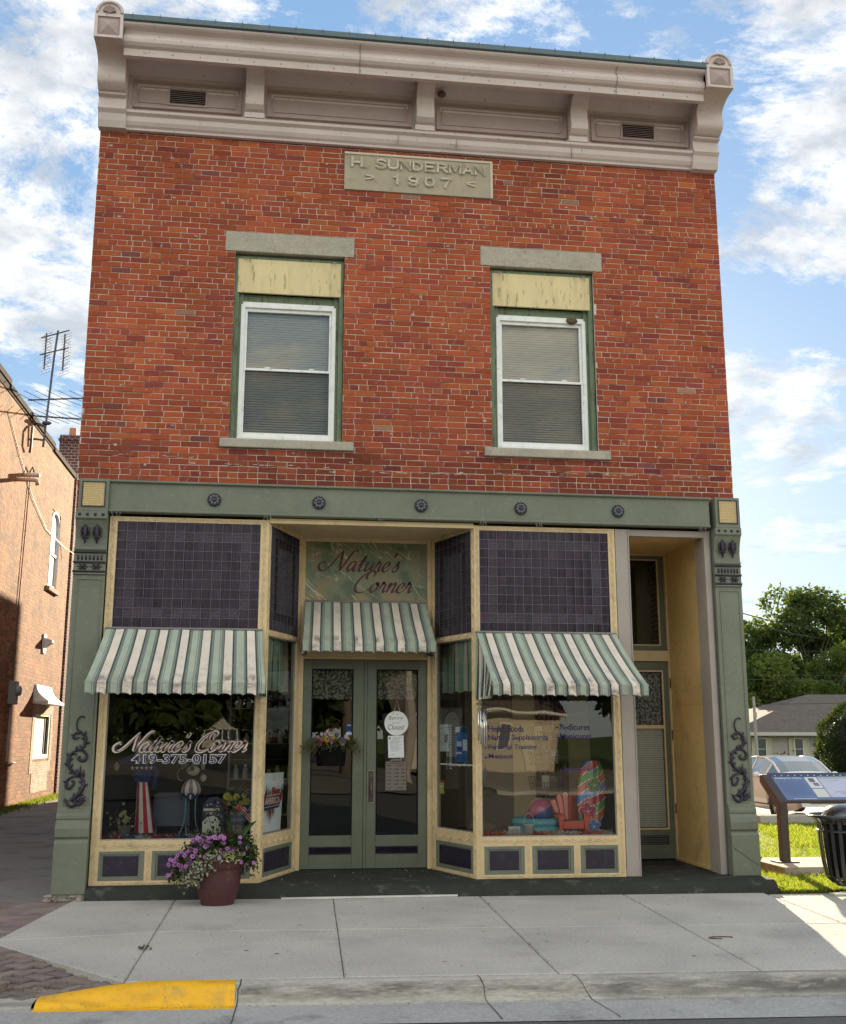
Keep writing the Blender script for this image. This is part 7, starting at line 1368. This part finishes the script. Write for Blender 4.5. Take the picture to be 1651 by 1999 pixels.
# drive, kerb stones, bollard lamp
m = MB(); m.poly([(12.2, 11.6, zg(12, 11.6) + .0), (40, 11.6, zg(12, 11.6) + .0), (40, 20, zg(12, 20)), (12.2, 20, zg(12, 20))]); m.T = Matrix.Translation((0, 0, .004)); tag(m.build('driveway', MAT('drive_concrete', (.38, .34, .29), .9, var=0.066, grain=.1)), kind='structure')
for k in range(4): m = MB(); m.box(12.6 + k * 2.0, 14.3 + k * 2.0, 10.9, 11.15, -.23, -.02); tag(m.build('parking_stop', CONC, org=(13.4 + k * 2, 11, -.2), bevel=.03), ['pale concrete parking stop left of the panel post, in front of the car', 'pale concrete parking stop just right of the panel post', 'concrete parking stop behind the litter bin lid', 'rightmost concrete parking stop beyond the litter bin'][k], 'parking stop', 'parking stops in front of the car')
m = MB(); m.smooth = True; m.lathe([(.10, 0), (.10, .25), (.0, .26)], (13.1, 13.2, -.27), 14, (.03, .03, .03)); m.ball((13.1, 13.2, .02), .2, 14, 8, (.05, .05, .055), sc=(1, 1, .8)); tag(m.build('round_bollard', TINTG, org=(13.1, 13.2, -.27)), 'dark round topped bollard beside the rear wheel of the car', 'bollard')
# house ------------------------------------------------------------------------
hz_ = -.76; H = thing('grey_house', 'single storey grey clapboard house with a hipped shingle roof and shuttered windows', 'house', (29, 43, hz_))
SID = MAT('grey_clapboard', (.34, .31, .29), .7, var=.06, vscale=1); m = MB(); z = hz_
while z < 1.78: zt_ = min(z + .115, 1.78); m.poly([(24.0, 38 - .02, z), (28.05, 38 - .02, z), (28.05, 38, zt_), (24.0, 38, zt_)]); m.poly([(28.05, 38 - .02, z), (28.05, 40.5, z), (28.05, 40.5, zt_), (28.07, 38, zt_)]); m.poly([(28.05, 40.48, z), (40.0, 40.48, z), (40.0, 40.5, zt_), (28.05, 40.5, zt_)]); m.poly([(24.0, 38 - .02, z), (28.05, 38 - .02, z), (28.05, 38.0, z), (24.0, 38.0, z)][::-1]); z += .115
m.box(24.02, 40, 40.51, 48, hz_, 1.78); m.box(24.02, 28.03, 38.01, 40.6, hz_, 1.78); m.build('siding_wall', SID, H)
m = MB(); m.box(27.97, 28.07, 37.96, 38.02, hz_, 1.78, (.6, .57, .52)); m.build('corner_board', TINT, H)
RF = MAT('asphalt_shingles', (.13, .105, .088), .95, var=0.099, vscale=3, grain=0.135, gscale=12, wave=('Z', 7, .5, .5)); m = MB(); ex0, ex1, ey0, ey1, ez, rz_ = 23.4, 41, 37.4, 48.6, 1.86, 3.85
m.poly([(ex0, ey0, ez), (ex1, ey0, ez), (ex1 - 4, 43, rz_), (30.2, 43, rz_)]); m.poly([(ex0, ey1, ez), (ex0, ey0, ez), (30.2, 43, rz_)]); m.poly([(ex1, ey1, ez), (ex0, ey1, ez), (30.2, 43, rz_), (ex1 - 4, 43, rz_)]); m.poly([(ex1, ey0, ez), (ex1, ey1, ez), (ex1 - 4, 43, rz_)]); m.build('roof', RF, H)
m = MB(); m.box(ex0, ex1, ey0 - .03, ey0 + .02, 1.70, 1.86, (.42, .40, .38)); m.box(ex0, ex0 + .03, ey0, ey1, 1.7, 1.86, (.42, .40, .38)); m.box(ex0, ex1, ey0, ey1, 1.74, 1.76, (.3, .29, .27)); m.build('gutter_board', TINT, H)
for xw in (25.15, 27.0):
    PH = FP(37.97); m = MB(); m.pframe(PH, xw - .24, xw + .24, .55, 1.6, .045, 0, .05, (.65, .63, .58)); m.pbox(PH, xw - .2, xw + .2, 1.06, 1.09, 0, .04, (.5, .48, .45)); w_ = m.build('window', TINT, H)
    m = MB(); m.pbox(PH, xw - .2, xw + .2, .6, 1.56, 0, .015, (.03, .04, .05)); m.build('pane', TINTG, w_)
    for sx in (-1, 1):
        m = MB(); m.pframe(PH, xw + sx * .38 - .12, xw + sx * .38 + .12, .55, 1.6, .035, 0, .04, (.50, .47, .37)); m.pbox(PH, xw + sx * .38 - .09, xw + sx * .38 + .09, .58, 1.57, 0, .02, (.42, .39, .30))
        m.pbox(PH, xw + sx * .38 - .1, xw + sx * .38 + .1, 1.05, 1.1, 0, .04, (.5, .47, .37)); m.build('shutter', TINT, w_)
m = MB(); m.tube([(27.75, 37.9, 1.25), (27.85, 37.9, 1.40), (27.75, 37.9, 1.5)], .02, 5, (.1, .08, .07)); m.ball((27.8, 37.88, 1.3), .07, 8, 5, (.12, .1, .09)); m.build('wall_lantern', TINT, H)
# white fence with ball finial
fn_ = thing('white_fence', 'short white picket fence section with a ball topped post behind the car', 'fence', (20.3, 28, -.55)); m = MB(); m.box(20.25, 20.4, 28, 28.15, -.56, .72, (.75, .73, .7)); m.ball((20.32, 28.07, .80), .09, 10, 8, (.78, .76, .73)); m.build('post', TINT, fn_)
m = MB(); m.box(20.4, 22.8, 28.05, 28.1, .35, .50, (.75, .73, .7)); m.box(20.4, 22.8, 28.05, 28.1, -.3, -.2, (.75, .73, .7)); m.build('rail', TINT, fn_)
for k in range(14): m = MB(); m.box(20.5 + k * .165, 20.59 + k * .165, 28.0, 28.03, -.5, .5, (.75, .73, .7)); m.build('picket', TINT, fn_)
# ---- vegetation
def tree(name, label, x, y, z0, h, cr, n, cols, cat='tree', trunk=.25, leaf=.22, blobs=26, group=None, sq=1.0, low=.25):
    o = thing(name, label, cat, (x, y, z0), group=group); m = MB(); m.smooth = True; th = h * low
    m.tube([(x, y, z0 - .2), (x + .1, y, z0 + th), (x - .05, y + .1, z0 + h * .6), (x, y, z0 + h * .85)], [trunk * 1.25, trunk, trunk * .55, trunk * .15], 8)
    cen = []
    for k in range(blobs):
        a_ = R.uniform(0, 6.28); rr = cr * sqrt(R.random()) * .78; zz = z0 + th + (h - th) * (.12 + .76 * R.random()); f = 1 - ((zz - z0 - th) / (h - th) - .42) ** 2 * 2.2; rr *= max(.25, f)
        c_ = Vector((x + rr * cos(a_), y + rr * sin(a_), zz)); cen.append((c_, cr * R.uniform(.20, .36))); m.tube([(x, y, z0 + th + (zz - z0 - th) * .35), ((x + c_.x) / 2, (y + c_.y) / 2, z0 + th + (zz - z0 - th) * .72), c_], [trunk * .35, trunk * .2, trunk * .06], 5)
    m.build('trunk', BARK, o); m = MB()
    for k in range(n):
        c_, r_ = cen[k % len(cen)]; d = Vector((R.gauss(0, 1), R.gauss(0, 1), R.gauss(0, .8))).normalized(); rad = r_ * (.55 + .5 * R.random() ** .5) * (1 + .35 * mnoise.noise(c_ + d * 2)); p = c_ + Vector((d.x * rad, d.y * rad, d.z * rad * .8 * sq))
        cl = cols[(k % len(cen)) % len(cols)]; k_ = R.uniform(.75, 1.25); m.leaf(p, (R.gauss(0, 1), R.gauss(0, 1), R.gauss(-.2, .8)), leaf * R.uniform(.5, .9), leaf * R.uniform(.8, 1.4), tuple(q * k_ for q in cl))
    m.build('crown', TREEM, o); return o
TG1 = [(.060, .095, .022), (.075, .110, .025), (.050, .080, .020), (.09, .125, .03)]; TG2 = [(.032, .055, .018), (.04, .065, .02), (.05, .075, .022)]
GT = 'trees behind the grey house'
tree('leafy_tree', 'tallest leafy tree behind the roof ridge of the grey house', 36.2, 54, -.8, 12.2, 4.3, 15000, TG2, group=GT, leaf=.26, blobs=34)
tree('leafy_tree', 'bright green tree beside the utility pole, left end of the tree row', 31.2, 49, -.8, 7.6, 3.0, 12000, TG1, group=GT, leaf=.22, blobs=30, low=.1)
tree('leafy_tree', 'darker tree rising between the bright green tree and the tallest tree', 33.4, 57, -.8, 11.0, 3.2, 10000, TG2 + TG1[:1], group=GT, leaf=.25, blobs=20, low=.3)
tree('leafy_tree', 'yellow green tree just above the roof of the grey house', 35.2, 50, -.8, 8.4, 3.2, 12000, TG1, group=GT, leaf=.22, blobs=28, low=.1)
tree('leafy_tree', 'dark low tree behind the left end of the house roof', 28.6, 56, -.8, 6.2, 2.6, 8000, TG2, group=GT, leaf=.24, blobs=22, low=.05)
tree('leafy_tree', 'tree at the right end of the tree row, mostly beyond the edge', 41.5, 55, -.8, 11.5, 4.2, 9000, TG1 + TG2, group=GT, leaf=.28, blobs=26)
bs = thing('clipped_bush', 'large rounded dark green bush in front of the grey house', 'bush', (22.55, 25.2, -.5)); m = MB()
for k in range(15000):
    d = Vector((R.gauss(0, 1), R.gauss(0, 1), R.gauss(0, 1))).normalized(); r_ = 1 + .20 * mnoise.noise(d * 2.3) + .10 * mnoise.noise(d * 6) + R.gauss(0, .04); p = Vector((22.75 + d.x * 1.08 * r_, 25.4 + d.y * 1.08 * r_, 1.22 + d.z * 1.42 * r_)); kk = R.uniform(.7, 1.3); m.leaf(p, d + Vector((R.gauss(0, .6), R.gauss(0, .6), R.gauss(0, .6))), .045, .085, tuple(q * kk for q in R.choice([(.035, .055, .018), (.05, .07, .022), (.028, .045, .016)])))
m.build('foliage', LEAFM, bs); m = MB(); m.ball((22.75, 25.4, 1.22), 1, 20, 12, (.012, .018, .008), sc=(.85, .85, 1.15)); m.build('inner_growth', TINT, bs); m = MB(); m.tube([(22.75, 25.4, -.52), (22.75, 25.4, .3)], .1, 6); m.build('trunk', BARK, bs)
o = thing('small_shrub', 'small sparse shrub against the house wall above the rear of the car', 'shrub', (26.0, 37.2, -.75)); m = MB(); greens(900, lambda: (25.9 + R.gauss(0, .3), 37.2 + R.gauss(0, .2), .05 + abs(R.gauss(0, .45)) - .3), .12, TG1, m); m.build('foliage', LEAFM, o); m = MB(); m.tube([(25.9, 37.2, -.76), (25.9, 37.2, .2)], .03, 5); m.build('stem', BARK, o)
# pole and wires
up_ = thing('utility_pole', 'weathered grey utility pole seen just right of the shop pilaster', 'utility pole', (24.35, 37, -.75)); m = MB(); m.tube([(24.0, 36, -.75), (24.0, 36, 3.45)], [.075, .06], 10); m.build('pole', WOODP, up_)
m = MB(); m.box(23.93, 24.07, 35.9, 35.95, 2.5, 2.75); m.build('junction_box', GREYM, up_)
def wire(a, b, sag, label, r=.034, grp='overhead wires on the right'):
    a, b = Vector(a), Vector(b); m = MB(); m.tube([a.lerp(b, i / 14) - Vector((0, 0, 4 * sag * (i / 14) * (1 - i / 14))) for i in range(15)], r, 4, (.04, .04, .04)); tag(m.build('overhead_wire', TINT, org=tuple(a)), label, 'wire', grp)
wire((20, 35, 8.1), (60, 78, 11.2), 1.2, 'upper of the two steeply sloping wires above the trees'); wire((20, 35, 7.7), (60, 78, 10.0), 1.0, 'lower of the two steeply sloping wires above the trees')
wire((20, 40, 6.0), (70, 50, 7.5), .4, 'highest of the level wires crossing the tree crowns', .016); wire((20, 42, 4.95), (70, 52, 5.8), .3, 'middle level wire crossing the tree crowns', .016); wire((20, 41, 4.6), (70, 50, 5.4), .3, 'lower level wire crossing the tree crowns', .016); wire((24.05, 36, 3.1), (60, 44, 4.6), .2, 'low wire running from the utility pole over the house roof', .018)
# ------------------------------------------------------------------ across the street (seen mirrored in the shop windows)
OH = thing('white_garage_house', 'cream sided house with a garage door across the street, mirrored in the shop window', 'house', (12, -46, 0)); m = MB(); z = -.1
SID2 = MAT('cream_clapboard', (.50, .44, .33), .7, var=.05)
while z < 2.9: m.poly([(9, -45.0 + .02, z), (9, -45.0, z + .15), (17, -45.0, z + .15), (17, -45.0 + .02, z)]); z += .15
m.box(9, 17, -54, -45.02, -.15, 2.95); m.build('siding_wall', SID2, OH)
m = MB(); m.poly([(8.6, -44.4, 2.85), (17.4, -44.4, 2.85), (17.4, -49.5, 5.2), (8.6, -49.5, 5.2)]); m.poly([(8.6, -54.6, 2.85), (17.4, -54.6, 2.85), (17.4, -49.5, 5.2), (8.6, -49.5, 5.2)][::-1]); m.poly([(10.6, -43.6, 2.75), (12.9, -43.6, 4.0), (12.9, -49.5, 4.9), (10.6, -49, 4)]); m.build('roof', RF, OH)
m = MB(); m.box(8.6, 17.4, -44.45, -44.36, 2.72, 2.88, (.75, .72, .66)); m.tube([(10.0, -43.55, 4.55), (10.4, -43.55, 4.5), (12.9, -43.55, 2.9), (17.4, -44.3, 2.82)], .09, 5, (.75, .72, .66)); m.build('barge_board', TINT, OH)
m = MB(); m.box(15.1, 16.7, -44.99, -44.93, 0, 2.3, (.62, .56, .42))
for k in range(5): m.box(15.1, 16.7, -44.94, -44.91, .46 * k, .46 * k + .04, (.5, .45, .34))
m.build('garage_door', TINT, OH); m = MB(); m.box(13.9, 14.5, -44.98, -44.93, 1.0, 2.2, (.03, .04, .05)); m.pframe(lambda u, v, w: (u, -44.95 + w, v), 13.8, 14.6, .9, 2.3, .1, 0, .05, (.7, .68, .62)); m.build('window', TINTG, OH)
for i, (x, y, w_, h_, lab, col) in enumerate(((-4.0, -125, 4, 2.4, 'small white bungalow with a grey roof far down the side street', (.42, .40, .37)), (-30, -50, 12, 5.6, 'two storey brown brick building across the street to the left', (.22, .13, .09)), (34, -46, 11, 5.4, 'grey two storey house across the street to the right', (.12, .11, .10)))):
    o = thing('opposite_house', lab, 'house', (x, y, 0), group='buildings across the street'); m = MB(); m.box(x - w_ / 2, x + w_ / 2, y - 8, y, -.2, h_, col); m.prism([(x - w_ / 2, h_), (x + w_ / 2, h_), (x, h_ + 2.2)], lambda p, t: (p[0], t, p[1]), y - 8, y, col); m.build('wall', TINT, o)
    m = MB(); m.poly([(x - w_ / 2 - .4, y + .5, h_ - .15), (x, y + .5, h_ + 2.3), (x, y - 8.5, h_ + 2.3), (x - w_ / 2 - .4, y - 8.5, h_ - .15)]); m.poly([(x, y + .5, h_ + 2.3), (x + w_ / 2 + .4, y + .5, h_ - .15), (x + w_ / 2 + .4, y - 8.5, h_ - .15), (x, y - 8.5, h_ + 2.3)]); m.build('roof', RF, o)
    for k in range(4): xx = x - w_ / 2 + w_ * (k + .5) / 4; m = MB(); m.box(xx - .5, xx + .5, y, y + .05, .9, 2.3, (.03, .04, .05)); m.pframe(lambda u, v, ww: (u, y + .05 + ww, v), xx - .6, xx + .6, .8, 2.4, .1, -.04, .03, (.7, .69, .66)); m.build('window', TINTG, o)
GO = 'trees across the street'
for x, y, h_, cr_2, lab in ((-9.5, -48, 11, 4.6, 'spreading street tree on the left corner of the side street'), (5.6, -40, 11, 3.8, 'tall street tree left of the cream house'), (20.5, -43, 11, 3.6, 'street tree at the right end of the cream house'), (-18, -42, 10, 4.6, 'leftmost street tree across the road'), (13.0, -64, 13, 6, 'tree standing behind the cream house'), (-9, -84, 13, 6, 'large far tree left of the small white bungalow'), (3.5, -134, 17, 9, 'far tree behind the small white bungalow'), (-16, -128, 17, 9, 'broad distant tree left of the small white bungalow'), (19, -90, 15, 8, 'large tree far behind the cream house'), (-30, -80, 14, 8, 'large distant tree beyond the brown brick building'), (26, -44, 11, 4, 'street tree right of the cream house beside the grey house'), (-2, -130, 18, 10, 'broad distant tree at the end of the side street')):
    tree('street_tree', lab, x, y, -.1, h_, cr_2, 5000, TG2, group=GO, leaf=.5 if y > -70 else 1.2, blobs=24, trunk=.3, low=.16 if y > -70 else .03)
op = thing('timber_pole', 'tall timber utility pole across the street', 'utility pole', (7.2, -27, 0)); m = MB(); m.tube([(7.2, -27, -.1), (7.4, -27, 10)], [.17, .12], 10); m.build('pole', WOODP, op); m = MB(); m.box(6.2, 8.6, -27.1, -26.95, 9.2, 9.35); m.build('cross_arm', WOODP, op)
m = MB(); m.poly([(9, -24, -.09), (24, -24, -.09), (24, -44.9, -.05), (9, -44.9, -.05)]); tag(m.build('opposite_driveway', MAT('opposite_drive', (.30, .26, .20), .9, var=.1)), kind='structure')
m = MB(); m.poly([(-12, -21.3, -.10), (8.9, -21.3, -.10), (6, -140, -.10), (-6, -140, -.10)]); tag(m.build('side_street', MAT('side_street_asphalt', (.20, .175, .14), .95, var=0.11, vscale=.4)), kind='structure')
bpy.context.view_layer.update()
